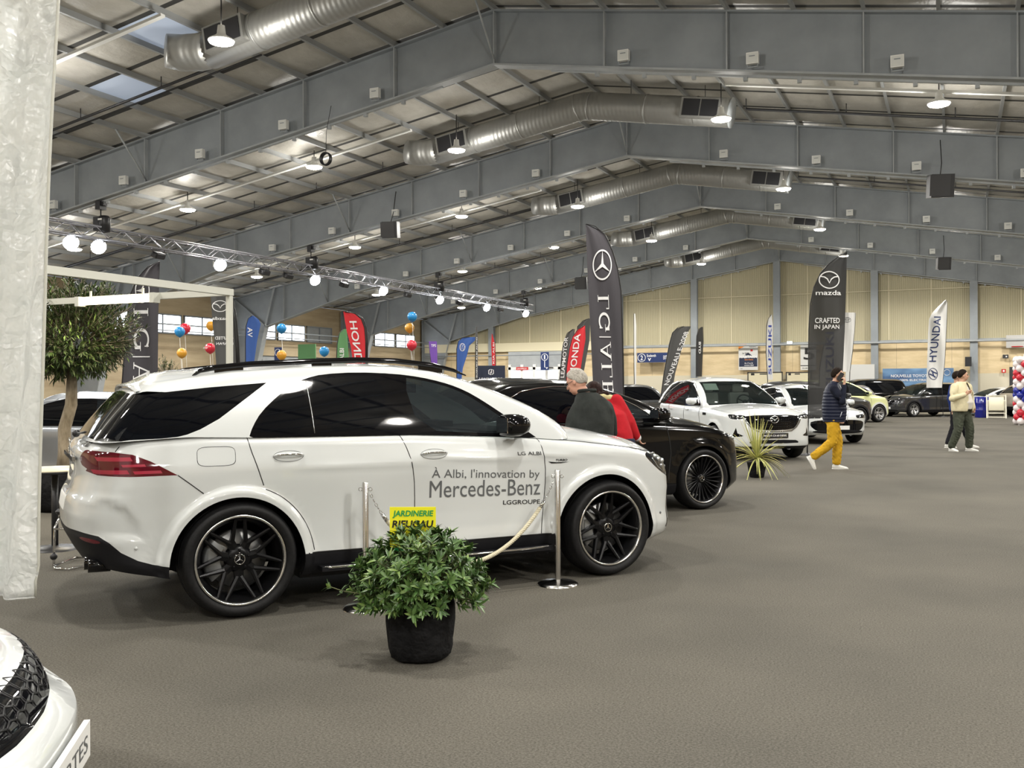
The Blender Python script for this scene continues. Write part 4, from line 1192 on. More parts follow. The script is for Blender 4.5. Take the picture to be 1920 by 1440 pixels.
    p['low_regs'] = [
        ('side_sill', sd((R+arch-0.05, 0.33), (wb-R-arch+0.05, 0.33), (wb-R-arch+0.05, 0.1), (R+arch-0.05, 0.1)), m_clad),
        ('rear_bumper', rr_((0, 0.46), (0.6, 0.46))+sd((-ro*0.75, 0.44), (-ro*0.5, 0.34), (-ro*0.5, 0.1), (-ro*0.9, 0.1))+rr_((0, 0.1)), m_clad),
        ('headlight', sd((wb+fo*0.42, hz[1]+0.01), (wb+fo*0.62, hz[1]))+fr((W-0.30, hz[1]-0.015), (W-0.45, hz[1]-0.03), (W-0.42, hz[0]+0.01))+sd((wb+fo*0.7, hz[0]), (wb+fo*0.5, hz[0]+0.06)), m_lens),
        ('tail_light', sd((-ro*0.45, h0-0.13), (-ro*0.7, h0-0.07))+rr_((W-0.35, h0-0.09), (W-0.35, h0-0.2))+sd((-ro*0.7, h0-0.21)), m_red),
        ('grille', smoothpoly(fr((0, nose-0.12), (0.42, nose-0.12), (0.5, nose-0.22), (0.40, nose-0.40), (0, nose-0.40))), m_trim),
        ('air_intake', smoothpoly(fr((0, 0.36), (0.62, 0.36), (0.66, 0.28), (0, 0.26))), m_clad),
        ('number_plate', fr((0, 0.47), (0.26, 0.47), (0.26, 0.37), (0, 0.37)), m_plate)]
    if clad:
        for wx in (0, wb):
            p['low_regs'].insert(0, ('arch_cladding#%d' % (wx > 0), [('s', wx+(R+arch+0.07)*cos(t), R-0.03+(R+arch+0.07)*sin(t)) for t in np.linspace(-0.1, pi+0.1, 24)]+sd((wx-R-arch, 0.1), (wx+R+arch, 0.1)), clad))
    p['_'] = dict(wb=wb, R=R, W=W, cx=cx, h0=h0, H=H, fo=fo, ro=ro, nose=nose, b1=b1)
    return p
wheel_proto('black_multi', 0.370, 0.285, 0.26, 'multi', m_rimb, m_rims, 1)
wheel_proto('silver_five', 0.345, 0.235, 0.22, 'five', m_rimg, m_rimg, 0)
wheel_proto('silver_ten', 0.345, 0.240, 0.22, 'ten', m_rimg, m_rimg, 0)
wheel_proto('black_five', 0.360, 0.260, 0.23, 'five', m_rimb, m_rimb, 0)
def add_car(nm, label, c, d, phi, p, body, wheel='silver_five', da=0.085, mirror_m=None, scale=1.0, cat='car', lines_on=True, seatm=None, z=0.0, roofrail=False):
    (x, y), a = cam_pose(c, d, phi)
    root = thing(nm, label, cat, (x, y, z), a)
    root.scale = (scale,)*3
    low, cap, gre, roof = car_body(root, p, body, da, da*0.9)
    q = p['_']; wR = {'black_multi': 0.37, 'silver_five': 0.345, 'silver_ten': 0.345, 'black_five': 0.36}[wheel]
    for wx in (0, q['wb']):
        for s in (-1, 1): add_wheel(wheel, root, wx, s*(q['W']-0.125), wR, s)
    mx = q['cx']-0.18
    for s in (-1, 1): mirror_part(root, s, mx, q['W']+0.08, q['h0']+0.07, mirror_m or body, (0.1, -0.075), 0.9)
    if lines_on:
        h = q['h0']-0.03
        lines(root, low, sd((q['b1'], h), (q['b1']+0.02, 0.7), (q['b1'], 0.36)), 0.005)
        lines(root, low, sd((q['cx']-0.02, h-0.03), (q['cx']+0.04, 0.7), (q['cx'], 0.36)), 0.005)
        lines(root, low, sd((0.20, h+0.02), (0.28, 0.8), (q['R']+0.12, 0.62)), 0.005)
        for hx in (0.42, q['b1']+0.2):
            for s in (-1, 1):
                mb = MB(); pts = [low.at('s', hx+t*0.09, h-0.09, 0.02*(1-t**4)+0.004) for t in np.linspace(-1, 1, 7)]
                mb.tube([(u[0], u[1]*s, u[2]) for u in pts], 0.012, 6); mb.build('door_handle', body, root)
    cabin(root, (0.5, 1.25), q['H']-0.42, 0.36, wheel=(q['cx']-0.55, q['h0']+0.03), seatm=seatm)
    MB().boxab((q['cx']-0.35, -q['W']+0.2, q['h0']-0.1), (q['cx']+0.1, q['W']-0.2, q['h0']+0.01)).build('dashboard', m_int, root)
    if roofrail:
        for s in (-1, 1):
            MB().tube([(q['cx']-1.1, s*(q['W']-0.33), q['H']-0.06), (q['cx']-1.4, s*(q['W']-0.33), q['H']+0.0), (0.2, s*(q['W']-0.33), q['H']+0.0), (-0.2, s*(q['W']-0.33), q['H']-0.06)], 0.018, 6).build('roof_rail', m_trim, root)
    return root, low, cap, gre, roof

# --- black sloping SUV behind the white one
def black_suv():
    p = gen(wb=2.89, ro=0.95, fo=0.86, H=1.60, W=0.955, belt=1.10, nose=0.90, R=0.37, arch=0.06, slope=0.75, flare=0.03, cowl=2.36, hatch=0.3, wsm=m_wglass)
    p['zsh'] = [(-0.95, 1.10), (0, 1.12), (1.0, 1.11), (2.0, 1.09), (2.36, 1.07), (2.7, 1.05), (3.0, 1.03), (3.25, 0.99), (3.45, 0.93), (3.6, 0.87), (3.8, 0.8)]
    p['spine'] = [(-0.95, 1.1), (2.3, 1.1), (2.5, 1.15), (2.8, 1.13), (3.1, 1.08), (3.35, 1.02), (3.55, 0.94), (3.7, 0.86)]
    g = p['green']
    g['ztop'] = [(-0.4, 1.36), (0.05, 1.47), (0.4, 1.525), (0.8, 1.545), (1.2, 1.54), (1.45, 1.52), (1.7, 1.50)]
    g['zroof'] = [(-0.4, 1.42), (0.05, 1.55), (0.5, 1.60), (1.0, 1.605), (1.4, 1.58), (1.7, 1.54)]
    p['cols'] = (18, 44, 22)
    p['low_regs'] = [r for r in p['low_regs'] if r[0] not in ('headlight', 'grille')]+[
        ('headlight', sd((3.26, 0.90), (3.36, 0.905))+fr((0.66, 0.88), (0.45, 0.84), (0.46, 0.77))+sd((3.5, 0.77), (3.38, 0.81)), m_lens),
        ('grille', smoothpoly(fr((0, 0.80), (0.42, 0.80), (0.46, 0.62), (0.3, 0.46), (0, 0.46))), m_trim)]
    root, low, cap, gre, roof = add_car('suv', 'glossy black sloping-roof SUV behind the white SUV, black multi-spoke wheels', -0.6728, 11.232, 28.0, p, m_pblack, 'black_multi', 0.055)
    for s in (-1, 1):
        mb = MB()
        for q, r in ((('s', 3.36, 0.87), 0.03), (('s', 3.43, 0.85), 0.03), (('f', 0.68, 0.84), 0.03), (('f', 0.6, 0.82), 0.03)):
            u = low.at(*q, off=-0.006); mb.ball((u[0], u[1]*s, u[2]), r, 8)
        mb.build('lamp_element', m_lensc, root)
    lines(root, gre, sd((0.0, 1.13), (0.35, 1.42), (0.8, 1.50), (1.25, 1.495), (1.5, 1.455), (1.9, 1.31), (2.2, 1.13)), 0.006, 'window_trim', m_chrome, 0.003, smooth=1)
    lines(root, low, sd((2.47, 0.62), (2.55, 0.78), (2.75, 0.865), (2.95, 0.88), (3.12, 0.85), (3.28, 0.74)), 0.004, 'arch_crease', m_trim, 0.001, smooth=1)
    return root
black_suv()

# --- white SUV facing us
def white_suv2():
    p = gen(wb=2.87, ro=0.92, fo=0.90, H=1.675, W=0.93, belt=1.08, nose=0.97, R=0.36, arch=0.05, flare=0.02, cowl=2.12, hatch=0.30, slope=0.15, wsm=m_wglass)
    p['Lf'] = 0.50; p['n'] = 3.0; p['cols'] = (16, 40, 28)
    p['zsh'] = [(-0.95, 1.10), (0, 1.09), (1.0, 1.06), (2.1, 1.03), (2.6, 1.005), (3.0, 0.985), (3.3, 0.965), (3.55, 0.94), (3.8, 0.90)]
    p['spine'] = [(-0.95, 1.1), (2.1, 1.06), (2.4, 1.10), (2.8, 1.08), (3.2, 1.045), (3.5, 1.0), (3.7, 0.955)]
    p['Xf'] = [(0.2, 3.62), (0.28, 3.75), (0.4, 3.77), (0.55, 3.76), (0.8, 3.73), (0.9, 3.70), (1.0, 3.66)]
    p['low_regs'] = [r for r in p['low_regs'] if r[0] in ('side_sill', 'rear_bumper', 'tail_light')]+[
        ('front_skirt', fr((0, 0.30), (0.8, 0.29), (0.8, 0.1), (0, 0.1)), m_clad),
        ('grille_surround', smoothpoly(fr((0, 0.905), (0.60, 0.905), (0.58, 0.80), (0.50, 0.66), (0.38, 0.585), (0, 0.565)), 2), m_satin),
        ('grille', smoothpoly(fr((0, 0.90), (0.62, 0.90), (0.55, 0.80), (0.47, 0.68), (0.36, 0.61), (0, 0.595)), 2), m_trim),
        ('headlight', smoothpoly(fr((0.56, 0.895), (0.74, 0.915), (0.83, 0.92), (0.845, 0.86), (0.79, 0.815), (0.64, 0.825), (0.56, 0.86)), 2), m_lens),
        ('side_vent', fr((0.74, 0.66), (0.72, 0.55), (0.62, 0.50), (0.66, 0.485), (0.80, 0.475), (0.80, 0.50)), m_trim),
        ('air_intake', smoothpoly(fr((0, 0.42), (0.42, 0.42), (0.52, 0.38), (0.50, 0.345), (0, 0.35)), 1), m_clad)]
    root, low, cap, gre, roof = add_car('suv', 'white SUV facing us with a black mesh grille and a price sheet behind its windscreen', 4.441, 22.632, -79.5, p, m_pwhite, 'silver_ten', 0.055, seatm=m_intl)
    # grille mesh, emblem, plate
    mb = MB()
    for y in np.linspace(-0.5, 0.5, 27):
        zt, zb_ = 0.885, 0.60+max(0, abs(y)-0.3)*0.9
        for k in range(6):
            z = zb_+(zt-zb_)*(k+0.5)/6; q = low.at('f', abs(y), z, 0.004)
            mb.ball((q[0], y, q[2]), (0.008, 0.009, 0.012), 6)
    o = mb.build('grille_mesh', m_rimb, root); o['kind'] = 'stuff'
    for s in (-1, 1):
        mb = MB()
        pts = [low.at('f', abs(a), b, 0.006) for a, b in ((0.0, 0.578), (0.2, 0.580), (0.36, 0.592), (0.47, 0.66), (0.55, 0.76), (0.60, 0.85), (0.72, 0.862))]
        mb.tube([(q[0], q[1]*s, q[2]) for q in pts], [0.012]*6+[0.006], 8); mb.build('chrome_wing', m_chrome, root)
        for yy, zz in ((0.62, 0.865), (0.70, 0.87), (0.77, 0.875)):
            q = low.at('f', yy, zz, -0.006); MB().ball((q[0], q[1]*s, q[2]), 0.024, 8).build('lamp_element', m_lensc, root)
    X0 = low.at('f', 0.0, 0.80, 0.02)[0]
    mb = MB(); ring = [(X0, 0.085*cos(t), 0.815+0.068*sin(t)) for t in [2*pi*k/28 for k in range(28)]]
    mb.tube(ring, 0.008, 6, closed=True)
    mb.tube([(X0, -0.078, 0.84), (X0, -0.035, 0.832), (X0, 0, 0.792), (X0, 0.035, 0.832), (X0, 0.078, 0.84)], 0.008, 6)
    mb.build('emblem', m_chrome, root)
    X0 = low.at('f', 0.0, 0.50, 0.012)[0]
    pl = MB().boxab((X0-0.01, -0.27, 0.455), (X0+0.012, 0.27, 0.55)).build('number_plate', m_black, root)
    mb = MB(); text_fit(mb, 'MAZDA CX-60 DIESEL', -0.24, 0.24, 0.485, 0.522, lambda u, v: (X0+0.014, u, v), bold=0.02); mb.build('plate_text', m_inkw, pl)
    lines(root, cap, [('s', 0, 0)], 0.001) if 0 else None
    # price sheet inside the screen
    q = gre.at('f', 0.42, 1.50, -0.03)
    MB().box((q[0]-0.02, -q[1], q[2]-0.02), (0.006, 0.30, 0.22), 0, Matrix.Rotation(-0.9, 3, 'Y')).build('price_sheet', mat('paper', (0.7, 0.78, 0.66), 0.8), root)
    lines(root, gre, sd((0.0-0.3, 1.13), (0.0, 1.36), (0.5, 1.56), (1.0, 1.59), (1.3, 1.55), (1.7, 1.33), (1.98, 1.08)), 0.009, 'window_trim', m_chrome, 0.003, smooth=1)
    for s in (-1, 1):
        q = low.at('s', 2.42, 0.90, 0.006); MB().box((q[0], q[1]*s, q[2]), (0.16, 0.012, 0.05)).build('wing_badge', m_trim, root)
    return root
white_suv2()

hp = gen(wb=2.65, ro=0.75, fo=0.88, H=1.50, W=0.89, belt=0.95, nose=0.80, R=0.33, hatch=0.35, slope=0.2)
hp['low_regs'][4] = ('grille', smoothpoly(fr((0, 0.60), (0.66, 0.62), (0.70, 0.45), (0.5, 0.30), (0, 0.30))), m_trim)
add_car('hatchback', 'low white hatchback half hidden behind the tall black feather flag', 7.7, 27.4, -84, hp, m_pwhite, 'silver_five')
add_car('suv', 'dark grey compact SUV with clad wheel arches, nose behind the man on the phone', 9.138, 32.97, 22, gen(wb=2.6, ro=0.8, fo=0.84, H=1.60, W=0.90, belt=1.03, nose=0.93, R=0.345, arch=0.05, clad=m_clad), m_pgrey, 'silver_five')
m_pyel = paint('pale_yellow_paint', (0.74, 0.78, 0.40), 0.3)
add_car('suv', 'small pale yellow SUV beyond the dark grey compact one', 11.43, 37.04, 24, gen(wb=2.55, ro=0.75, fo=0.82, H=1.66, W=0.89, belt=1.05, nose=0.95, R=0.345, clad=m_pwhite), m_pyel, 'silver_five')
kr = add_car('suv', 'dark grey electric SUV parked across the far end behind the white feather flag', 19.8, 44.35, -160, gen(wb=2.66, ro=0.85, fo=0.85, H=1.62, W=0.90, belt=1.03, nose=0.93, R=0.345, clad=m_clad), m_pgrey, 'silver_five', scale=0.95)
add_car('hatchback', 'white hatchback at the far wall behind the blue barrel', 23.6, 45.1, -178, gen(wb=2.5, ro=0.8, fo=0.8, H=1.50, W=0.89, belt=1.0, nose=0.85, R=0.33, hatch=0.4, slope=0.35), m_pwhite, 'black_five', scale=0.88)
m_pbeige = paint('beige_car_paint', (0.36, 0.32, 0.26), 0.3, 0.3)
add_car('hatchback', 'beige car with black wheels at the right edge behind the balloons', 22.45, 42.6, 8, gen(wb=2.6, ro=0.85, fo=0.8, H=1.50, W=0.89, belt=0.98, nose=0.85, R=0.345, hatch=0.45), m_pbeige, 'black_five')
m_psil = paint('lilac_silver_paint', (0.42, 0.42, 0.47), 0.25, 0.6)
add_car('suv', 'lilac silver SUV seen from its rear corner beyond the pale yellow one', 16.0, 44.75, 178, gen(wb=2.6, ro=0.85, fo=0.8, H=1.62, W=0.9, belt=1.05, nose=0.9, hatch=0.35), m_psil, 'silver_five', scale=0.88)
add_car('van', 'black people carrier at the far wall beneath the blue banner', 18.0, 46.55, 178, gen(wb=2.9, ro=0.9, fo=0.8, H=1.72, W=0.93, belt=1.05, nose=1.0, hatch=0.2), m_pblack, 'black_five')
add_car('suv', 'black SUV with roof rails behind the white SUV that faces us', 8.2, 40.6, 5, gen(wb=2.8, ro=0.9, fo=0.9, H=1.70, W=0.93, belt=1.08, nose=0.95), m_pblack, 'silver_ten', roofrail=True)
m_pgun = paint('gunmetal_paint', (0.10, 0.105, 0.11), 0.25, 0.6)
og = add_car('hatchback', 'gunmetal hatchback with open doors behind the black SUV', 4.3, 33.0, -150, gen(wb=2.65, ro=0.8, fo=0.85, H=1.52, W=0.9, belt=0.98, nose=0.88, hatch=0.4), m_pgun, 'silver_ten')
m_psilv = paint('silver_car_paint', (0.34, 0.36, 0.39), 0.28, 0.5)
add_car('saloon', 'silver grey saloon behind the olive tree at the left', -7.3, 14.4, 10, gen(wb=2.85, ro=1.0, fo=0.85, H=1.45, W=0.93, belt=0.97, nose=0.82, R=0.345, sedan=True), m_psilv, 'silver_ten')
# --- nose of the white car at the lower left edge
def corner_car():
    p = gen(wb=2.6, ro=0.8, fo=0.86, H=1.5, W=0.9, belt=0.93, nose=0.735, R=0.34, hatch=0.4)
    p['Xf'] = [(0.2, 3.36), (0.3, 3.44), (0.42, 3.50), (0.54, 3.50), (0.57, 3.415), (0.68, 3.37), (0.76, 3.33), (1.0, 3.22)]
    p['Lf'] = 0.62; p['n'] = 2.6; p['cols'] = (14, 36, 28)
    p['low_regs'] = [r for r in p['low_regs'] if r[0] in ('side_sill', 'rear_bumper', 'tail_light')]+[
        ('grille', smoothpoly(fr((0, 0.655), (0.40, 0.665), (0.66, 0.69), (0.80, 0.70), (0.77, 0.66), (0.60, 0.60), (0.35, 0.568), (0, 0.562)), 1), m_trim),
        ('lower_trim', fr((0, 0.33), (0.85, 0.33), (0.85, 0.24), (0, 0.24)), m_satin)]
    N = (-1.325, 2.74); phi = 12
    c = N[0]-3.46*cos(radians(phi)); d = N[1]-3.46*sin(radians(phi))
    root, low, cap, gre, roof = add_car('hatchback', 'nose of a white car with honeycomb grille and number plate, lower left edge', c, d, phi, p, m_pwhite, 'silver_ten', 0.05)
    mb = MB()
    for i in range(-8, 9):
        for k in range(3):
            y = i*0.08+(0.04 if k % 2 else 0); z = 0.598+k*0.026+max(0, abs(y)-0.4)*0.1
            if abs(y) > 0.68 or (abs(y) > 0.40 and z < 0.59+(abs(y)-0.4)*0.3): continue
            ring = []
            for a in range(6):
                an = a*pi/3+pi/6; yy, zz = y+0.04*cos(an), z+0.017*sin(an); qq = low.at('f', abs(yy), zz, 0.0); ring.append((qq[0], yy, qq[2]))
            mb.tube(ring, 0.0035, 4, closed=True)
    o = mb.build('grille_mesh', m_rimb, root); o['kind'] = 'stuff'
    X0 = low.at('f', 0.0, 0.45, 0.02)[0]
    pl = MB().boxab((X0-0.01, -0.26, 0.385), (X0+0.008, 0.26, 0.495)).build('number_plate', m_plate, root)
    mb = MB(); text_fit(mb, 'PORTES', -0.22, 0.22, 0.415, 0.465, lambda u, v: (X0+0.0095, u, v)); mb.build('plate_text', m_inkg, pl)
    q = low.at('f', 0.34, 0.55, 0.002); MB().ball((q[0], -0.34, q[2]), (0.012, 0.02, 0.025), 10).build('parking_sensor', m_black, root)
    return root
corner_car()
# ================================================================ feather flags and signs
def fabric(name, col, see=0.0, rough=0.75):
    m = mat(name, col, rough, sheen=0.2)
    if see:
        N, L = nodes(m); b = N['Principled BSDF']; o = N['Material Output']
        t = N.new('ShaderNodeBsdfTransparent'); mx = N.new('ShaderNodeMixShader'); mx.inputs[0].default_value = see
        L.new(b.outputs[0], mx.inputs[1]); L.new(t.outputs[0], mx.inputs[2]); L.new(mx.outputs[0], o.inputs[0])
    return m
m_fdark = fabric('charcoal_flag_fabric', (0.048, 0.044, 0.052), 0.0)
m_fblack = fabric('black_flag_fabric', (0.018, 0.018, 0.018), 0.035)
m_fwhite = fabric('white_flag_fabric', (0.74, 0.74, 0.72))
m_fred = fabric('red_flag_fabric', (0.62, 0.02, 0.03))
m_fgrey = fabric('grey_flag_fabric', (0.07, 0.07, 0.068))
m_fblue = fabric('blue_flag_fabric', (0.03, 0.09, 0.32))
m_fgreen = fabric('green_flag_fabric', (0.10, 0.26, 0.10))
m_fpurple = fabric('purple_flag_fabric', (0.13, 0.05, 0.30))
m_navy = mat('navy_sign', (0.012, 0.03, 0.12), 0.4)
m_pole = mat('black_flag_pole', (0.02, 0.02, 0.02), 0.35, 0.3)
m_inkw2 = mat('white_print', (0.80, 0.80, 0.80), 0.6)
m_inkb = mat('blue_print', (0.02, 0.05, 0.35), 0.6)
m_inkr = mat('red_print', (0.5, 0.02, 0.02), 0.6)

def thick_line(pts, w, closed=False):
    """flat ribbon polygon faces along a 2d line"""
    n = len(pts); V = []; F = []
    for i in range(n):
        a = pts[i-1] if (i > 0 or closed) else pts[i]; b = pts[(i+1) % n] if (i < n-1 or closed) else pts[i]
        dx, dy = b[0]-a[0], b[1]-a[1]; L = hypot(dx, dy) or 1; nx, ny = -dy/L*w/2, dx/L*w/2
        V += [(pts[i][0]+nx, pts[i][1]+ny), (pts[i][0]-nx, pts[i][1]-ny)]
    for i in range(n if closed else n-1):
        j = (i+1) % n; F.append((2*i, 2*i+1, 2*j+1, 2*j))
    return V, F
def arc(cx, cy, rx, ry, a0, a1, n=24): return [(cx+rx*cos(a0+(a1-a0)*i/n), cy+ry*sin(a0+(a1-a0)*i/n)) for i in range(n+1)]
def glyph_emblem(kind):
    """emblem artwork in a unit square -1..1 -> list of (verts, faces)"""
    o = []
    circ = arc(0, 0, 0.93, 0.93, 0, 2*pi, 40)[:-1]
    if kind == 'star':
        o.append(thick_line(circ, 0.11, True))
        for k in range(3):
            a = pi/2+k*2*pi/3; d = (cos(a), sin(a)); e = (cos(a+pi/2), sin(a+pi/2))
            o.append(([(d[0]*0.93, d[1]*0.93), (e[0]*0.13, e[1]*0.13), (-d[0]*0.08, -d[1]*0.08), (-e[0]*0.13, -e[1]*0.13)], [(0, 1, 2, 3)]))
    elif kind == 'wing':
        o.append(thick_line(arc(0, 0, 0.95, 0.78, 0, 2*pi, 40)[:-1], 0.10, True))
        o.append(thick_line([(-0.86, 0.34), (-0.5, 0.28), (-0.2, 0.08), (0, -0.28), (0.2, 0.08), (0.5, 0.28), (0.86, 0.34)], 0.11))
    elif kind == 'slantH':
        o.append(thick_line([(0.95*cos(t)*cos(.2)-0.6*sin(t)*sin(.2), 0.95*cos(t)*sin(.2)+0.6*sin(t)*cos(.2)) for t in [2*pi*k/40 for k in range(40)]], 0.1, True))
        o.append(thick_line([(-0.55, -0.42), (-0.28, 0.0), (-0.1, 0.5)], 0.2)); o.append(thick_line([(0.15, -0.5), (0.3, 0.0), (0.55, 0.42)], 0.2)); o.append(thick_line([(-0.3, -0.12), (0, 0.02), (0.3, 0.12)], 0.14))
    elif kind == 'ovals':
        o.append(thick_line(arc(0, 0, 0.95, 0.65, 0, 2*pi, 40)[:-1], 0.09, True)); o.append(thick_line(arc(0, 0.0, 0.32, 0.62, 0, 2*pi, 32)[:-1], 0.09, True)); o.append(thick_line(arc(0, 0.3, 0.68, 0.32, 0, 2*pi, 32)[:-1], 0.09, True))
    elif kind == 'vw':
        o.append(thick_line(circ, 0.12, True)); o.append(thick_line([(-0.38, 0.82), (0, 0.1), (0.38, 0.82)], 0.13)); o.append(thick_line([(-0.75, 0.45), (-0.35, -0.75), (0, -0.05), (0.35, -0.75), (0.75, 0.45)], 0.13))
    elif kind == 'ring':
        o.append(thick_line(circ, 0.14, True))
    elif kind == 'hexU':
        o.append(thick_line([(-0.15, 0.7), (-0.6, 0.45), (-0.6, -0.45), (-0.1, -0.7), (-0.1, 0.1)], 0.2)); o.append(thick_line([(0.15, -0.6), (0.6, -0.4), (0.6, 0.5), (0.1, 0.72), (0.1, -0.2)], 0.2))
    return o
def serif(ch):
    """roman capitals drawn from strokes, unit height, returns (list of pieces, width)"""
    s, t = 0.13, 0.045; R = lambda x0, y0, x1, y1: ([(x0, y0), (x1, y0), (x1, y1), (x0, y1)], [(0, 1, 2, 3)])
    if ch == 'L': return [R(0.08, 0, 0.08+s, 1), R(0, 0.96, 0.3, 1), R(0, 0, 0.62, t), R(0.57, 0, 0.62, 0.26)], 0.68
    if ch == 'I': return [R(0.09, 0, 0.09+s, 1), R(0, 0.96, 0.31, 1), R(0, 0, 0.31, t)], 0.36
    if ch == 'G': return [thick_line(arc(0.42, 0.5, 0.36, 0.46, 0.75, 2*pi-0.55, 30), s*0.95), R(0.66, 0.05, 0.66+s, 0.42), R(0.52, 0.40, 0.86, 0.44), R(0.66, 0.68, 0.70, 0.98)], 0.88
    if ch == 'A': return [thick_line([(0.10, 0.02), (0.38, 1.0)], 0.06), thick_line([(0.37, 1.0), (0.68, 0.02)], s), R(0.18, 0.33, 0.58, 0.38), R(0, 0, 0.26, t), R(0.52, 0, 0.84, t)], 0.86
    if ch == 'B': return [R(0.08, 0, 0.08+s, 1), R(0, 0.96, 0.4, 1), R(0, 0, 0.4, t), thick_line(arc(0.36, 0.75, 0.19, 0.23, -pi/2, pi/2, 14), s*0.9), thick_line(arc(0.36, 0.27, 0.25, 0.25, -pi/2, pi/2, 14), s), R(0.2, 0.49, 0.4, 0.54)], 0.72
    if ch == '|': return [R(0.1, -0.05, 0.14, 1.05)], 0.25
    return [], 0.3
def serif_line(txt):
    V = []; F = []; x = 0
    for ch in txt:
        ps, w = serif(ch)
        for v, f in ps:
            b = len(V); V += [(a+x, c) for a, c in v]; F += [tuple(b+i for i in q) for q in f]
        x += w+0.08
    return V, F, x-0.08

def flag(label, d, bx, left, right, col, items=(), pole='left', name='feather_flag', cat='flag', wave=0.03, base=True, thick=0.012, hem=None, foot=None, ph=0.0):
    """left/right: fabric edges as seen, top to bottom. items: artwork printed on it."""
    p0 = at_d(bx, 720, d); o0 = Vector((p0.x, p0.y, 0))
    root = thing(name, label, cat, o0, YAW)
    Ri = Matrix.Rotation(-YAW, 3, 'Z')
    def loc(px, py, dy=0.0):
        q = Ri @ (at_d(px, py, d)-o0); return q
    Lz = sorted([(loc(*p).z, loc(*p).x) for p in left]); Rz = sorted([(loc(*p).z, loc(*p).x) for p in right])
    xl = lambda z: float(np.interp(z, [a for a, b in Lz], [b for a, b in Lz])); xr = lambda z: float(np.interp(z, [a for a, b in Rz], [b for a, b in Rz]))
    z0, z1 = max(Lz[0][0], Rz[0][0]), min(Lz[-1][0], Rz[-1][0])
    z0 = min(Lz[0][0], Rz[0][0]); z1 = max(Lz[-1][0], Rz[-1][0])
    W = max(0.05, xr((z0+z1)/2)-xl((z0+z1)/2))
    def wy(x, z):
        u = (x-xl(z))/max(0.02, xr(z)-xl(z)); return wave*(sin(2.2*z+5*u+ph)+0.25*sin(15*u+1.5*z+ph))*sin(pi*min(1, max(0, u)))
    mb = MB()
    def S_(u, v):
        z = z0+(z1-z0)*v; a, b = xl(z), xr(z)
        if b-a < 0.004: b = a+0.004
        x = a+(b-a)*u; return (x, wy(x, z), z)
    mb.grid(S_, 16, 46)
    fo = mb.build('fabric', [col], root)
    # pole follows one edge
    edge = left if pole == 'left' else right
    pe = [loc(*p) for p in sorted(edge, key=lambda q: q[1])]
    dx = -0.012 if pole == 'left' else 0.012
    pts = [(p.x+dx, wy(p.x, p.z)+0.01, p.z) for p in pe]
    fx = pts[-1][0]
    pts.append((fx+(0-fx)*0.9, 0, min(pts[-1][2], 0.3)*0.5+0.02)); pts.append((0, 0, 0.02))
    MB().tube(pts, [0.008]*2+[0.014]*(len(pts)-2), 8).build('pole', m_pole, root)
    if base:
        mb = MB().lathe([(0, 0.05), (0.04, 0.05), (0.06, 0.03), (0.2, 0.02), (0.21, 0)], 20, capb=True)
        mb.build('base', foot or m_dark, root)
    if hem:
        mb = MB(); mb.tube([(p.x+(0.02 if pole == 'left' else -0.02), wy(p.x, p.z)-0.006, p.z) for p in pe], 0.022, 6); mb.build('hem', hem, root)
    def put(V, F, m, nm):
        bm = bmesh.new(); vv = []
        for (px, py) in V:
            q = loc(px, py); vv.append(bm.verts.new((q.x, 0, q.z)))
        for f in F:
            try: bm.faces.new([vv[i] for i in f])
            except ValueError: pass
        for _ in range(4):
            bmesh.ops.triangulate(bm, faces=bm.faces)
            es = [e for e in bm.edges if e.calc_length() > max(0.05, W*0.1)]
            if not es or len(bm.faces) > 6000: break
            bmesh.ops.subdivide_edges(bm, edges=es, cuts=1)
        for v in bm.verts: v.co.y = wy(v.co.x, v.co.z)-0.016
        me = bpy.data.meshes.new(nm); bm.to_mesh(me); bm.free(); me.materials.append(m); link(nm, me, root)
    for it in items:
        k = it[0]
        if k in ('text', 'serif'):
            _, txt, cx, cy, w, h, rot, mir, m = it[:9]; slant = it[9] if len(it) > 9 else 0
            if k == 'serif':
                V, F, tw = serif_line(txt); V = [Vector((a, b)) for a, b in V]
            else:
                V, F = text_verts(txt, 1.0, bold=0.012); V = [Vector((v.x, v.y)) for v in V]
            x0, x1 = min(v.x for v in V), max(v.x for v in V); y0, y1 = min(v.y for v in V), max(v.y for v in V)
            out = []
            for v in V:
                a = ((v.x-x0)/(x1-x0)-0.5); b = ((v.y-y0)/(y1-y0)-0.5)
                if mir: b = -b if rot else b; a = a if rot else -a
                if rot == 90: px, py = cx+b*w+slant*a*h, cy+a*h        # reads downwards, tops of the letters to the right
                elif rot == -90: px, py = cx-b*w+slant*a*h, cy-a*h     # reads upwards, tops to the left
                else: px, py = cx+a*w, cy-b*h
                out.append((px, py))
            put(out, F, m, 'lettering')
        else:
            _, kind, cx, cy, rx, ry, rot, m = it[:8]
            V = []; F = []
            for v, f in glyph_emblem(kind):
                b = len(V); V += v; F += [tuple(b+i for i in q) for q in f]
            c, s = cos(radians(rot)), sin(radians(rot))
            put([(cx+(a*c-b*s)*rx, cy-(a*s+b*c)*ry) for a, b in V], F, m, 'emblem')
    return root
flag('tall charcoal feather flag with ringed star and mirrored serif letters, behind the black SUV', 16.0, 1112,
     [(1098, 420), (1099, 450), (1102, 520), (1106, 600), (1110, 680), (1113, 745), (1118, 900)], [(1098, 420), (1115, 424), (1133, 440), (1147, 470), (1157, 505), (1163, 545), (1165, 600), (1167, 680), (1168, 745), (1168, 900)],
     m_fdark, [('emb', 'star', 1129, 497, 18, 29, 0, m_inkw2), ('serif', 'LG|ALBI', 1136, 657, 22, 208, 90, True, m_inkw2, 0.05)], pole='right', wave=0.045)
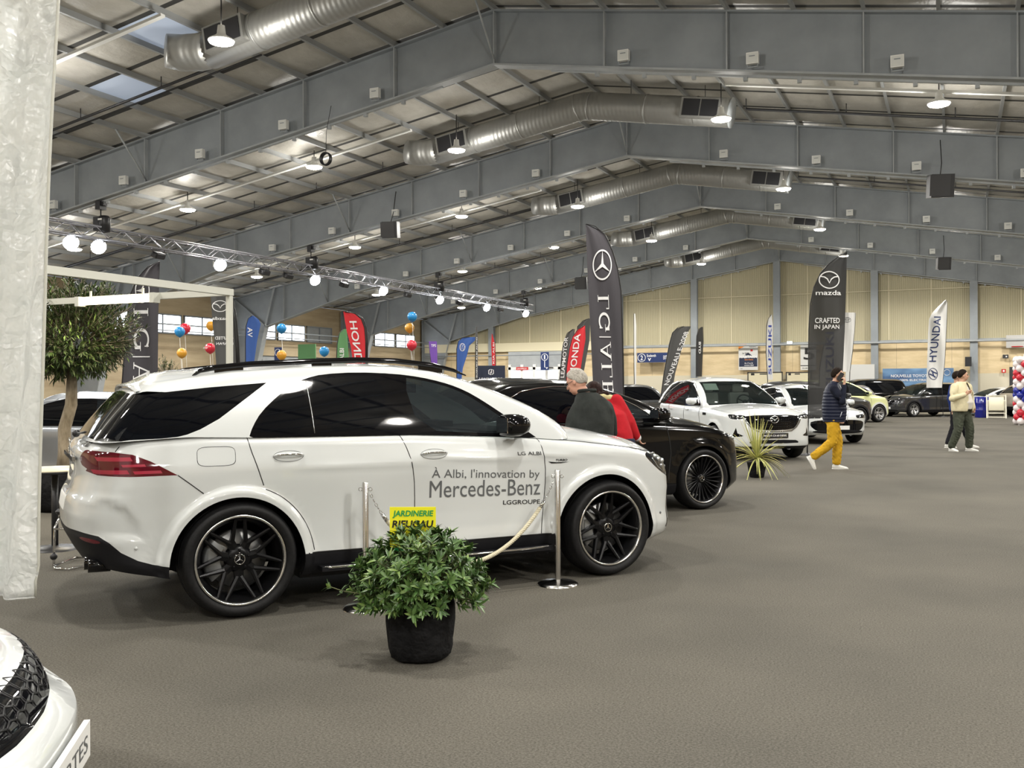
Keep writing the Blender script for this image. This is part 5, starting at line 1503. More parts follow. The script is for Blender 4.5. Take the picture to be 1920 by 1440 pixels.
flag('tall charcoal feather flag with serif letters beside the olive tree', 17.0, 237,
     [(300, 490), (278, 500), (258, 522), (246, 552), (240, 590), (235, 650), (229, 735), (226, 800)], [(300, 490), (298, 540), (297, 600), (296, 680), (296, 800)],
     m_fdark, [('serif', 'LG|ALBI', 265, 698, 33, 240, 90, False, m_inkw2), ('emb', 'star', 268, 545, 15, 24, 90, m_inkw2)], pole='left', wave=0.05, ph=1.0)
flag('tall black feather flag reading CRAFTED IN JAPAN, behind the man on the phone', 20.5, 1513,
     [(1588, 472), (1575, 480), (1556, 494), (1540, 512), (1527, 540), (1521, 570), (1518, 620), (1517, 783)], [(1588, 472), (1587, 520), (1584, 620), (1580, 700), (1578, 783)],
     m_fblack, [('emb', 'wing', 1554.5, 525, 20, 20, 0, m_inkw2), ('text', 'mazda', 1553, 549, 48, 9, 0, False, m_inkw2), ('text', 'CRAFTED', 1551, 601, 46, 10, 0, False, m_inkw2), ('text', 'IN JAPAN', 1550, 614, 46, 10, 0, False, m_inkw2)], pole='left', wave=0.03, ph=2.0)
flag('white feather flag with navy letters above a slanted oval emblem, near the far wall', 43.0, 1768,
     [(1773, 562), (1760, 574), (1748, 586), (1742, 598), (1740, 625), (1737, 725)], [(1773, 562), (1776, 566), (1775, 600), (1771, 680), (1766, 727)],
     m_fwhite, [('text', 'HYUNDAI', 1753, 636, 14, 85, -90, False, m_navy, 0.10), ('emb', 'slantH', 1749.5, 701, 15, 11, 80, m_navy)], pole='right', wave=0.06)
flag('white hanging banner with red top and oval emblem, right of the tall black flag', 36.0, 1590,
     [(1583, 586), (1582, 610), (1578, 650), (1576, 692)], [(1604, 587), (1602, 620), (1598, 660), (1593, 697)], m_fwhite, [('emb', 'ovals', 1588, 600, 7, 7, 0, m_inkg)], pole='right', wave=0.03, name='banner', cat='banner')
flag('narrow white feather flag with blue vertical letters beside the pillar', 36.0, 1440,
     [(1447, 590), (1441, 598), (1438, 612), (1437, 660), (1440, 712)], [(1447, 590), (1449, 610), (1448, 660), (1449, 712)], m_fwhite, [('text', 'SUZUKI', 1443.5, 656, 6, 92, -90, False, m_inkb)], pole='left', wave=0.02)
flag('white flag with dark blue upward letters behind the tall black flag', 29.5, 1545,
     [(1580, 608), (1560, 625), (1545, 650), (1538, 690), (1536, 750)], [(1583, 608), (1582, 650), (1578, 700), (1574, 750)], m_fwhite, [('text', 'SUZUKI', 1556, 675, 16, 105, -90, False, m_inkb)], pole='left', wave=0.03)
flag('red feather flag with white letters reading upwards, behind the grey-haired man', 26.0, 1064,
     [(1097, 610), (1084, 618), (1074, 632), (1068, 655), (1063, 690), (1062, 730)], [(1097, 610), (1098, 635), (1092, 670), (1086, 710), (1085, 730)], m_fred, [('text', 'HONDA', 1078, 664, 12, 76, -90, False, m_inkw2, 0.13)], pole='left', wave=0.03)
flag('black feather flag with white letters just left of the red one', 28.0, 1050,
     [(1075, 617), (1064, 625), (1057, 645), (1053, 680), (1049, 725)], [(1078, 617), (1072, 660), (1068, 725), (1067, 726)], m_fgrey, [('text', 'LEAPMOTOR', 1058, 670, 7, 76, -90, False, m_inkw2, 0.1)], pole='left', wave=0.02)
flag('dark plain feather flag standing right behind the red one', 30.0, 1092,
     [(1105, 597), (1094, 601), (1084, 612), (1080, 640), (1080, 720)], [(1107, 597), (1105, 640), (1096, 690), (1090, 720)], m_fgrey, [], pole='left', wave=0.02)
flag('red feather flag with mirrored white letters above the white SUV roof', 24.0, 688,
     [(644, 586), (650, 620), (658, 650), (663, 690)], [(648, 584), (668, 588), (680, 598), (686, 615), (688, 640), (688, 690)], m_fred, [('text', 'HONDA', 669, 650, 14, 96, 90, True, m_inkw2, 0.15)], pole='right', wave=0.03, hem=m_pole)
flag('leaning dark grey feather flag with white upward lettering left of the white SUV', 27.0, 1240,
     [(1283, 612), (1272, 614), (1262, 624), (1256, 645), (1246, 700), (1238, 760)], [(1295, 614), (1287, 628), (1278, 655), (1266, 700), (1256, 760)], m_fgrey, [('text', 'NOUVEAU E-2008', 1268, 672, 9, 100, -90, False, m_inkw2, 0.38)], pole='left', wave=0.02)
flag('narrow black feather flag left of the pillar behind the white SUV roof', 34.0, 1306,
     [(1317, 613), (1311, 616), (1307, 630), (1306, 660), (1306, 706)], [(1318, 613), (1319, 640), (1317, 680), (1316, 706)], m_fblack, [('text', 'BYD', 1312, 652, 4, 22, 90, False, m_inkw2)], pole='left', wave=0.01)
flag('blue feather flag with round white emblem beyond the white SUV windscreen', 30.0, 857,
     [(880, 632), (868, 633), (860, 640), (857, 655), (857, 715)], [(891, 638), (880, 648), (876, 665), (868, 690), (865, 715)], m_fblue, [('emb', 'vw', 867, 651, 5.5, 7.5, -10, m_inkw2)], pole='left', wave=0.02)
flag('blue feather flag with white emblem right of the white frame post', 25.0, 461,
     [(473, 592), (466, 597), (462, 612), (461, 640), (461, 690)], [(475, 592), (484, 598), (489, 607), (482, 640), (475, 690)], m_fblue, [('text', 'AV', 469, 623, 9, 18, 90, False, m_inkw2)], pole='left', wave=0.02)
flag('dark feather flag with mirrored winged emblem behind the white frame post', 17.5, 448,
     [(395, 556), (398, 600), (403, 650), (408, 720)], [(425, 553), (437, 566), (442, 600), (446, 650), (449, 720)], m_fgrey, [('emb', 'wing', 413, 574, 15, 13, 0, m_inkw2), ('text', 'mazda', 415, 597, 34, 6, 0, True, m_inkw2), ('text', 'CRAFTED', 421, 634, 34, 6, 0, True, m_inkw2), ('text', 'IN JAPAN', 422, 645, 32, 6, 0, True, m_inkw2)], pole='right', wave=0.02, hem=m_pole)
flag('green flag with white upward letters left of the red mirrored flag', 26.0, 632,
     [(645, 617), (637, 625), (633, 645), (631, 700)], [(650, 617), (652, 640), (654, 670), (657, 700)], m_fgreen, [('text', 'ALBI', 641, 664, 8, 22, -90, False, m_inkw2)], pole='left', wave=0.01)
flag('purple banner at the end of the row of high windows', 40.0, 812,
     [(804, 640), (806, 660), (809, 682)], [(819, 641), (820, 660), (820, 682)], m_fpurple, [('text', 'TPS', 813, 648, 9, 5, 0, False, m_inkw2)], pole='left', wave=0.01, name='banner', cat='banner')
flag('thin red feather flag above the dark blue counter', 42.0, 926,
     [(922, 626), (921, 645), (923, 690)], [(923, 626), (928, 645), (929, 690)], m_fred, [('text', 'KIA ALBI', 925.5, 662, 3, 40, -90, False, m_inkw2)], pole='right', wave=0.0)
flag('very thin black flag with white print left of the dark blue counter', 28.5, 893,
     [(893, 612), (892, 640), (892, 712)], [(895, 612), (896, 640), (896, 712)], m_fgrey, [('text', 'SUZUKI ALBI AUTO', 894, 670, 2, 76, -90, False, m_inkw2)], pole='left', wave=0.0)
flag('thin pale pennant on a pole left of the blue number 2 sign', 34.0, 1190,
     [(1189, 588), (1189, 650), (1190, 720)], [(1191, 588), (1193, 610), (1193, 720)], m_fwhite, [], pole='left', wave=0.0)

# ---- signs on or near the end wall
def wall_panel(name, label, px0, py0, px1, py1, y, m, cat='sign', items=(), thick=0.04, frame=None, rods=True):
    a, b = at_y(px0, py1, y), at_y(px1, py0, y)
    root = thing(name, label, cat, ((a.x+b.x)/2, y, 0))
    w = b.x-a.x; z0, z1 = a.z, b.z
    MB().boxab((-w/2, -thick/2, z0), (w/2, thick/2, z1)).build('panel', m, root)
    if rods:
        for s_ in (-1, 1): MB().boxab((s_*w*0.3-0.02, thick/2, z0+0.1), (s_*w*0.3+0.02, YE-0.06-y, z0+0.18)).build('wall_bracket', m_dark, root)
    if frame: 
        mb = MB()
        for q in ((-w/2, z0, w/2, z0+0.05), (-w/2, z1-0.05, w/2, z1), (-w/2, z0, -w/2+0.05, z1), (w/2-0.05, z0, w/2, z1)): mb.boxab((q[0], -thick/2-0.02, q[1]), (q[2], -thick/2, q[3]))
        mb.build('frame', frame, root)
    for it in items:
        u = lambda f: -w/2+w*f; v = lambda f: z0+(z1-z0)*f
        if it[0] == 'text':
            _, t, f0, f1, g0, g1, mm = it; mb = MB(); text_fit(mb, t, u(f0), u(f1), v(g0), v(g1), lambda p, q: (p, -thick/2-0.006, q), bold=0.015); mb.build('lettering', mm, root, raw=True)
        elif it[0] == 'box':
            _, f0, f1, g0, g1, mm = it; MB().boxab((u(f0), -thick/2-0.004, v(g0)), (u(f1), -thick/2, v(g1))).build('print', mm, root)
        elif it[0] == 'poly':
            _, P, mm = it; MB().add([(u(a_), -thick/2-0.004, v(b_)) for a_, b_ in P], [tuple(range(len(P)))]).build('print', mm, root, raw=True)
        elif it[0] == 'ring':
            _, fx, fz, r, mm = it; mb = MB(); mb.tube([(u(fx)+r*cos(t), -thick/2-0.01, v(fz)+r*sin(t)) for t in [2*pi*k/24 for k in range(24)]], r*0.09, 5, closed=True); mb.build('print', mm, root)
    return root
WY = YE-0.25
wall_panel('direction_sign', 'blue hanging sign with a big ringed 1 above the grey doors', 1014, 660, 1029, 694, WY-1.2, m_navy, items=[('text', '1', 0.42, 0.58, 0.60, 0.84, m_inkw2), ('ring', 0.5, 0.72, 0.19, m_inkw2), ('box', 0.46, 0.54, 0.15, 0.52, m_inkw2), ('text', 'v', 0.62, 0.9, 0.06, 0.16, m_inkw2)])
wall_panel('direction_sign', 'blue wide sign with a ringed 2 and an arrow', 1195, 661, 1252, 680, WY-0.4, m_navy, items=[('text', '2', 0.11, 0.19, 0.25, 0.75, m_inkw2), ('ring', 0.15, 0.5, 0.21, m_inkw2), ('text', 'Scalenth', 0.32, 0.62, 0.58, 0.85, m_inkw2), ('text', 'v', 0.35, 0.46, 0.15, 0.45, m_inkw2), ('text', 'EXIT', 0.86, 0.97, 0.3, 0.7, m_inkw2)])
m_orange = mat('orange_print', (0.75, 0.25, 0.03), 0.5); m_navyd = mat('dark_navy_print', (0.01, 0.018, 0.05), 0.5); m_poster = mat('poster_paper', (0.62, 0.62, 0.60), 0.5)
wall_panel('poster', 'exhibition poster with orange corner and dark lower band on the end wall', 1385, 645, 1421, 694, WY, m_poster, items=[
    ('box', 0.03, 0.97, 0.13, 0.48, m_navyd), ('poly', [(0, 1), (0.42, 1), (0.22, 0.88), (0, 0.80)], m_orange), ('text', 'HABITARN', 0.06, 0.94, 0.46, 0.57, m_inkw2), ('poly', [(0.28, 0.55), (0.5, 0.68), (0.72, 0.55)], m_navyd), ('text', 'ALBI EXPO', 0.55, 0.92, 0.88, 0.93, m_inkg),
    ('text', 'Le Salon', 0.2, 0.55, 0.62, 0.69, m_ink), ('box', 0.62, 0.74, 0.72, 0.80, m_inkr), ('text', 'Salon Habitat', 0.32, 0.76, 0.38, 0.43, m_orange), ('text', 'Du 17 au 20', 0.32, 0.74, 0.24, 0.29, m_inkw2), ('text', 'octobre 2025', 0.30, 0.78, 0.16, 0.21, m_inkw2), ('text', 'ALBI', 0.1, 0.2, 0.04, 0.07, m_ink)])
wall_panel('poster', 'pale poster with large black figure beside the tall black flag', 1501, 643, 1530, 694, WY, m_poster, items=[('text', '5', 0.2, 0.9, 0.38, 0.82, m_ink), ('box', 0.0, 1.0, 0.15, 0.18, m_ink), ('text', 'ALBI 75', 0.1, 0.7, 0.05, 0.09, m_ink)])
wall_panel('exit_light', 'small lit white safety lamp under the wall rail', 1476, 640, 1485, 646, WY-0.2, mat('lit_green_white', (0.8, 0.9, 0.85), 0.4, emit=(0.85, 1.0, 0.92), es=3.0), cat='lamp', thick=0.12)
m_tban = mat('blue_sky_banner', (0.05, 0.12, 0.28), 0.5)
def tb():
    N, L = nodes(m_tban); b = N['Principled BSDF']; tc = N.new('ShaderNodeTexCoord'); mp = N.new('ShaderNodeMapping'); mp.inputs['Scale'].default_value = (0.5, 1, 1.2)
    n = N.new('ShaderNodeTexNoise'); n.inputs['Scale'].default_value = 1.3; r = N.new('ShaderNodeValToRGB')
    r.color_ramp.elements[0].position = 0.35; r.color_ramp.elements[1].position = 0.7; r.color_ramp.elements[0].color = (0.02, 0.06, 0.18, 1); r.color_ramp.elements[1].color = (0.22, 0.40, 0.62, 1)
    L.new(tc.outputs['Object'], mp.inputs[0]); L.new(mp.outputs[0], n.inputs['Vector']); L.new(n.outputs['Fac'], r.inputs[0]); L.new(r.outputs[0], b.inputs['Base Color'])
tb()
wall_panel('banner', 'wide sky-blue banner with white lettering low on the end wall', 1655, 690, 1788, 724, WY, m_tban, cat='banner', items=[('text', 'NOUVELLE TOYOTA', 0.12, 0.68, 0.50, 0.66, m_inkw2), ('text', '100% ELECTRIQUE', 0.25, 0.72, 0.26, 0.40, m_inkw2), ('ring', 0.91, 0.75, 0.14, m_inkw2)])
wall_panel('wall_sign', 'small red fire-equipment sign with white mark', 1878, 692, 1886, 699, WY, m_inkr, items=[('box', 0.3, 0.7, 0.25, 0.75, m_inkw2)])
wall_panel('exit_light', 'dark emergency exit lamp high on the wall near the right edge', 1880, 665, 1891, 672, WY, m_dark, cat='lamp', items=[('box', 0.5, 0.75, 0.3, 0.7, m_inkw2)])
struct(MB().boxab((at_y(1893, 688, WY).x, YE-0.12, 0), (at_y(1893, 688, WY).x+1.1, YE-0.05, at_y(1893, 688, WY).z)).build('door_1', m_dark))
# loudspeaker on pillar, hoop
tag(MB().box((at_y(1822, 678, WY-0.6).x-0.15, WY-0.6, at_y(1822, 678, WY-0.6).z), (0.28, 0.35, 0.45)).build('wall_speaker', m_black), 'small black loudspeaker on the second pillar from the right edge', 'speaker')
g = at_y(1907, 648, WY-0.3)
t = thing('basketball_hoop', 'small grey hoop and board high on the end wall near the right edge', 'hoop', (g.x, WY-0.3, g.z))
MB().boxab((-0.45, 0.1, -0.1), (0.45, 0.14, 0.5)).build('backboard', m_satin, t)
MB().tube([(0.23*cos(a), -0.2+0.23*sin(a), -0.05) for a in [2*pi*k/20 for k in range(20)]], 0.02, 6, closed=True).build('ring', m_inkr, t)
# grey entrance block with glazed doors
a, b = at_y(953, 660, YE-0.5), at_y(1052, 660, YE-0.5)
mb = MB().boxab((a.x, YE-0.5, 0), (b.x, YE-0.1, a.z)); struct(mb.build('door_2', m_steel_l))
w = (b.x-a.x)
for k in range(4):
    x0 = a.x+w*(0.06+0.235*k)
    struct(MB().boxab((x0, YE-0.55, 0.15), (x0+w*0.20, YE-0.5, 2.3)).build('window_%d' % (20+k), m_day))
mb = MB()
for k in range(5):
    x0 = a.x+w*(0.03+0.235*k); mb.boxab((x0-0.06, YE-0.6, 0), (x0+0.1, YE-0.5, a.z*0.78))
mb.boxab((a.x, YE-0.6, 2.35), (b.x, YE-0.5, 2.5)); struct(mb.build('trim_6', m_white))
wall_panel('wall_sign', 'dark red nameplate above the glazed doors', 968, 688, 990, 694, YE-0.65, m_inkr, items=[('text', 'LA HALLE', 0.1, 0.9, 0.25, 0.75, m_inkw2)])
# long cream lintel over the doors
a, b = at_y(700, 650, YE-0.3), at_y(1110, 650, YE-0.3)
struct(MB().boxab((XL+0.3, YE-0.3, 3.42), (b.x, YE-0.06, 3.92)).build('trim_7', m_cream))
# pale display boards along the end wall
for (x0, y0, x1, y1, lb) in ((1402, 697, 1468, 722, 'low cream display stand with small pictures behind the white SUV roof'), (1474, 697, 1522, 722, 'low cream display stand left of the tall black flag'), (1586, 683, 1640, 724, 'pale grey display board behind the man on the phone')):
    wall_panel('display_board', lb, x0, y0, x1, 760, WY-0.2, m_cream if y0 > 690 else m_poster, cat='board', thick=0.1, frame=m_dark if y0 > 690 else None, items=[('box', 0.1, 0.2, 0.9, 0.96, m_ink), ('box', 0.35, 0.55, 0.92, 0.95, m_ink)] if y0 > 690 else [])
# pillars against the end wall
for px, lb in ((1162, 'behind the tall charcoal flag'), (1302, 'behind the narrow black flag'), (1457, 'under the ridge'), (1640, 'above the pale yellow car'), (1826, 'behind the man in the cream jacket'), (922, 'left of the grey doors')):
    q = at_y(px, 650, YE-0.3)
    mb = MB().boxab((q.x-0.17, YE-0.42, 0), (q.x+0.17, YE-0.39, z_bot(q.x))); mb.boxab((q.x-0.17, YE-0.2, 0), (q.x+0.17, YE-0.17, z_bot(q.x))); mb.boxab((q.x-0.015, YE-0.4, 0), (q.x+0.015, YE-0.18, z_bot(q.x)))
    tag(mb.build('wall_pillar', m_steel), 'grey steel pillar of the end wall, %s' % lb, 'pillar')
# wall pipe/rail
struct(MB().tube([(at_y(1110, 650, YE-0.5).x, YE-0.5, 3.50), (XW, YE-0.5, 3.50)], 0.05, 8).build('trim_8', m_steel_l))
struct(MB().tube([(XL+0.5, YE-0.5, 3.2), (at_y(1110, 650, YE-0.5).x, YE-0.5, 3.2)], 0.03, 8).build('trim_9', m_steel))

# ---- high windows in the left wall
n = 1
for i in range(3, 7):
    f0 = FY[i]-8.516 if i == 3 else FY[i-1]
for i in range(2, 7):
    for k in range(3):
        y0 = FY[i]+1.0+k*2.3; y1 = y0+2.05
        mb = MB().boxab((XL+0.0, y0, 3.72), (XL+0.03, y1, 4.46))
        pane = mb.build('window_%d' % n, m_steel_l if (i == 6 and k == 0) or (i == 5 and k == 2) else m_day); struct(pane)
        mb = MB()
        for z in (3.70, 4.46): mb.boxab((XL, y0-0.05, z-0.03), (XL+0.07, y1+0.05, z+0.03))
        for y in (y0-0.02, (y0+y1)/2, y1+0.02): mb.boxab((XL, y-0.03, 3.7), (XL+0.07, y+0.03, 4.46))
        mb.build('window_frame', m_steel, pane); n += 1
# horizontal cable rails along the left wall
struct(MB().tube([(XL+1.4, 20, 3.95), (XL+1.4, YE-1, 3.95)], 0.035, 6).build('trim_10', m_steel)); struct(MB().tube([(XL+1.4, 20, 3.7), (XL+1.4, YE-1, 3.7)], 0.025, 6).build('trim_11', m_steel))
# plaques and big wall boards under the windows
struct(MB().boxab((XL+0.05, 36.0, 0), (XL+0.5, 42.0, 2.9)).build('trim_12', m_steel_l))
struct(MB().boxab((XL+0.3, 35.4, 2.9), (XL+0.6, 43.0, 3.45)).build('trim_13', m_wallside))
# dark blue counter
c0 = at_d(921, 700, 30.0)
t = thing('reception_counter', 'dark blue stand wall with white logo beyond the white SUV bonnet', 'counter', (c0.x, c0.y, 0), YAW)
MB().boxab((-0.46, -0.1, 0), (0.43, 0.3, 2.10)).build('panel', mat('dark_blue_panel', (0.012, 0.02, 0.045), 0.5), t)
mb = MB()
for v, f in glyph_emblem('hexU'): mb.add([(a*0.12, -0.11, 1.90+b*0.12) for a, b in v], f)
mb.build('emblem', m_inkw2, t, raw=True)
mb = MB(); text_fit(mb, 'LEAPMOTOR', -0.36, 0.36, 1.66, 1.73, lambda u, v: (u, -0.11, v)); mb.build('lettering', m_inkw2, t, raw=True)
wall_panel('direction_sign', 'blue panel with white ring on the grey block under the left windows', 515, 651, 528, 676, 34.5, m_navy, rods=False, items=[('ring', 0.5, 0.6, 0.15, m_inkw2)])
wall_panel('poster', 'green board with white oval mark beyond the white SUV roof', 560, 645, 592, 800, 30.0, m_fgreen, rods=False, items=[('ring', 0.45, 0.5, 0.22, m_inkw2), ('ring', 0.62, 0.5, 0.2, m_inkw2)])
# ================================================================ truss with spotlights
m_alu = mat('aluminium_truss', (0.26, 0.26, 0.28), 0.4, 0.6)
m_spotglow = mat('lit_spot_lens', (1, 1, 1), 0.4, emit=(0.90, 0.95, 1.0), es=60)
TX, TZ = -19.05, 5.25
def truss():
    t = thing('lighting_truss', 'long aluminium lattice truss hung below the roof frames, carrying bright spotlights', 'truss', (TX, 14.6, TZ))
    L = 29.2; h = 0.145
    for sx in (-1, 1):
        for sz in (-1, 1): MB().tube([(sx*h, 0, sz*h), (sx*h, L, sz*h)], 0.025, 8).build('chord', m_alu, t)
    n = int(L/0.42)
    for face in range(4):
        mb = MB()
        for i in range(n):
            y0, y1 = i*L/n, (i+1)*L/n; s = 1 if i % 2 else -1
            if face == 0: a, b = (-h, y0, s*h), (-h, y1, -s*h)
            elif face == 1: a, b = (h, y0, -s*h), (h, y1, s*h)
            elif face == 2: a, b = (s*h, y0, h), (-s*h, y1, h)
            else: a, b = (-s*h, y0, -h), (s*h, y1, -h)
            mb.tube([a, b], 0.011, 5)
        mb.build('lattice', m_alu, t)
    return t
truss()
for i in range(3, 7):
    y = FY[i]; zt = z_bot(TX)
    t = thing('chain_hoist', 'black chain hoist holding the truss under the roof frame %s' % ordn[i], 'hoist', (TX, y, zt-0.04))
    mb = MB().box((0, 0, -0.1), (0.16, 0.2, 0.2)); mb.box((0.1, 0, -0.06), (0.1, 0.12, 0.1)); mb.build('beam_clamp', m_black, t)
    g = zt-0.04-TZ-0.17
    MB().tube([(0, 0, -0.2), (0, 0, -g)], 0.015, 6).build('chain', m_dark, t)
    mb = MB().lathe([(0.0, -0.78), (0.13, -0.75), (0.15, -0.42), (0.11, -0.36), (0, -0.35)], 14, c=(0.12, 0, 0)); mb.box((-0.03, 0, -0.55), (0.2, 0.24, 0.34)); mb.build('motor', m_black, t)
    MB().box((0.12, -0.14, -0.46), (0.12, 0.02, 0.04)).build('label_plate', m_white, t)
def spot(px, py, lit, i):
    """hangs under the truss where it is seen"""
    y = at_x(px, py, TX).y; z = at_x(px, py, TX).z
    z = min(z, TZ-0.3)
    if lit:
        t = thing('spotlight', 'brightly lit truss spotlight, the %s lit one from the near end' % ORD[i-1], 'spotlight', (TX, y, z))
        R = Matrix.Rotation(0.7, 3, 'Y')
        mb = MB(); mb.lathe([(0.0, 0.28), (0.1, 0.26), (0.15, 0.1), (0.18, 0.0)], 16); o = mb.build('housing', m_black, t)
        ln = MB().lathe([(0.0, -0.05), (0.12, -0.03), (0.18, 0.0)], 18).build('lens', m_spotglow, t)
        aim = Vector((0.80, -0.42, -0.42)).to_track_quat('-Z', 'Y').to_euler()
        for q in (o, ln): q.rotation_euler = aim
        mb = MB().bar((-0.17, 0, 0.08), (-0.17, 0, TZ-z-0.2), 0.03, 0.01); mb.bar((0.17, 0, 0.08), (0.17, 0, TZ-z-0.2), 0.03, 0.01); mb.bar((-0.18, 0, TZ-z-0.2), (0.18, 0, TZ-z-0.2), 0.03, 0.02, up=(0, 1, 0)); mb.build('yoke', m_black, t)
        l = LIGHTS.get('sp')
        if l is None:
            l = bpy.data.lights.new('spot_light', 'SPOT'); l.energy = SPOT_W; l.color = (0.86, 0.93, 1.0); l.spot_size = radians(110); l.spot_blend = 0.6; l.shadow_soft_size = 0.14; LIGHTS['sp'] = l
        q = link('light_source', l, t, (0.10, -0.06, -0.06)); q.rotation_euler = Vector((0.65, -0.35, -0.7)).to_track_quat('-Z', 'Y').to_euler()
    else:
        t = thing('stage_light', 'unlit black stage light under the truss, the %s unlit one from the near end' % ORD[i-1], 'spotlight', (TX, y, z))
        mb = MB().box((0, 0, 0), (0.22, 0.34, 0.16), 0, Matrix.Rotation(0.4, 3, 'Y')); o = mb.build('housing', m_black, t); b_ = o.modifiers.new('b', 'BEVEL'); b_.width = 0.03
        mb = MB().tube([(0, -0.2, 0), (0, -0.21, 0.18), (0, 0.21, 0.18), (0, 0.2, 0)], 0.014, 6); mb.tube([(0, 0, 0.18), (0, 0, max(0.25, TZ-z-0.1))], 0.014, 6); mb.build('yoke', m_black, t)
for i, (px, py) in enumerate([(133, 455), (185, 463), (413, 497), (591, 524), (719, 545), (825, 560), (913, 576), (986, 587)]): spot(px, py, True, i+1)
for i, (px, py) in enumerate([(297, 478), (496, 508), (540, 502), (645, 532), (764, 551), (862, 568), (938, 579)]): spot(px, py, False, i+1)
# two flying speakers, cable coil
def flyspk(px, py, fi, lb, s=0.5):
    q = at_y(px, py, FY[fi]-0.35)
    t = thing('hanging_speaker', lb, 'speaker', q)
    mb = MB().box((0, 0, 0), (s*0.95, s*0.8, s), 0, Matrix.Rotation(0.3, 3, 'Z') @ Matrix.Rotation(0.15, 3, 'X')); mb.build('cabinet', m_black, t)
    MB().box((0, -s*0.41, -0.02), (s*0.85, 0.02, s*0.9), 0, Matrix.Rotation(0.3, 3, 'Z') @ Matrix.Rotation(0.15, 3, 'X')).build('grille', m_dark, t)
    MB().tube([(0, 0, s*0.5), (0.03, 0.1, s*0.5+0.3), (0, 0.3, max(0.4, z_bot(q.x)+0.9-q.z))], 0.012, 6).build('cable', m_dark, t)
flyspk(733, 431, 4, 'black loudspeaker hanging under the second roof frame, left half')
flyspk(1763, 349, 4, 'black loudspeaker hanging in front of the second roof frame, right half', 0.55)
flyspk(1769, 494, 6, 'small black loudspeaker hanging at the fourth roof frame, right half', 0.5)
flyspk(1090, 531, 6, 'black loudspeaker left of the tall charcoal feather flag', 0.55)
q = at_y(611, 298, FY[3]-0.3)
t = thing('cable_coil', 'black cable coil hanging under the nearest roof frame', 'cable', q)
mb = MB()
for k in range(5): mb.tube([((0.125+0.008*sin(3*k))*cos(a), -0.04+0.02*k, (0.125+0.008*cos(2*k))*sin(a)) for a in [2*pi*j/28 for j in range(28)]], 0.014, 6, closed=True)
mb.build('loops', m_black, t)
MB().tube([(0, 0, 0.13), (-0.02, 0.05, 0.6), (0, 0.2, max(0.5, z_bot(q.x)-q.z+0.3))], 0.006, 5).build('cable', m_dark, t)

# ================================================================ white stand frame, tube light
m_frame = mat('cream_white_frame', (0.55, 0.55, 0.49), 0.4)
cr = at_d(430, 548, 10.3); CX, CY, CZ = cr.x, cr.y, cr.z
t = thing('stand_frame', 'cream white square-tube stand frame with a corner post behind the white SUV', 'frame', (CX, CY, 0))
MB().boxab((-0.026, -0.026, 0), (0.026, 0.026, CZ-0.035)).build('post', m_frame, t)
MB().boxab((-0.03, -5.0, CZ-0.035), (0.03, 0.035, CZ+0.035)).build('beam', m_frame, t)
MB().boxab((-5.0, -0.03, CZ-0.035), (-0.03, 0.03, CZ+0.035)).build('beam', m_frame, t)
MB().boxab((-5.07, -0.035, 0), (-5.0, 0.035, CZ+0.035)).build('post', m_frame, t)
MB().boxab((-0.035, -5.07, 0), (0.035, -5.0, CZ+0.035)).build('post', m_frame, t)
m_tube = mat('lit_fluorescent_tube', (1, 1, 1), 0.4, emit=(1.0, 0.86, 0.58), es=9)
a = at_y(150, 566, CY-0.08); b = at_y(290, 560, CY-0.08)
t = thing('tube_light', 'glowing warm white tube light under the stand beam at left', 'lamp', ((a.x+b.x)/2, CY-0.08, (a.z+b.z)/2))
hw_ = (b.x-a.x)/2
MB().tube([(-hw_, 0, 0), (hw_, 0, 0)], 0.036, 14).build('tube', m_tube, t)
for s in (-1, 1):
    MB().boxab((s*hw_-0.03, -0.05, -0.05), (s*hw_+0.03, 0.05, 0.06)).build('end_fitting', m_frame, t)
    MB().boxab((s*hw_*0.7-0.01, -0.01, 0.03), (s*hw_*0.7+0.01, 0.01, 0.12)).build('hanger', m_frame, t)
l = bpy.data.lights.new('tube_area', 'AREA'); l.shape = 'RECTANGLE'; l.size = 2*hw_; l.size_y = 0.08; l.energy = 30; l.color = (1, 0.86, 0.6)
link('light_source', l, t, (0, 0, -0.07))

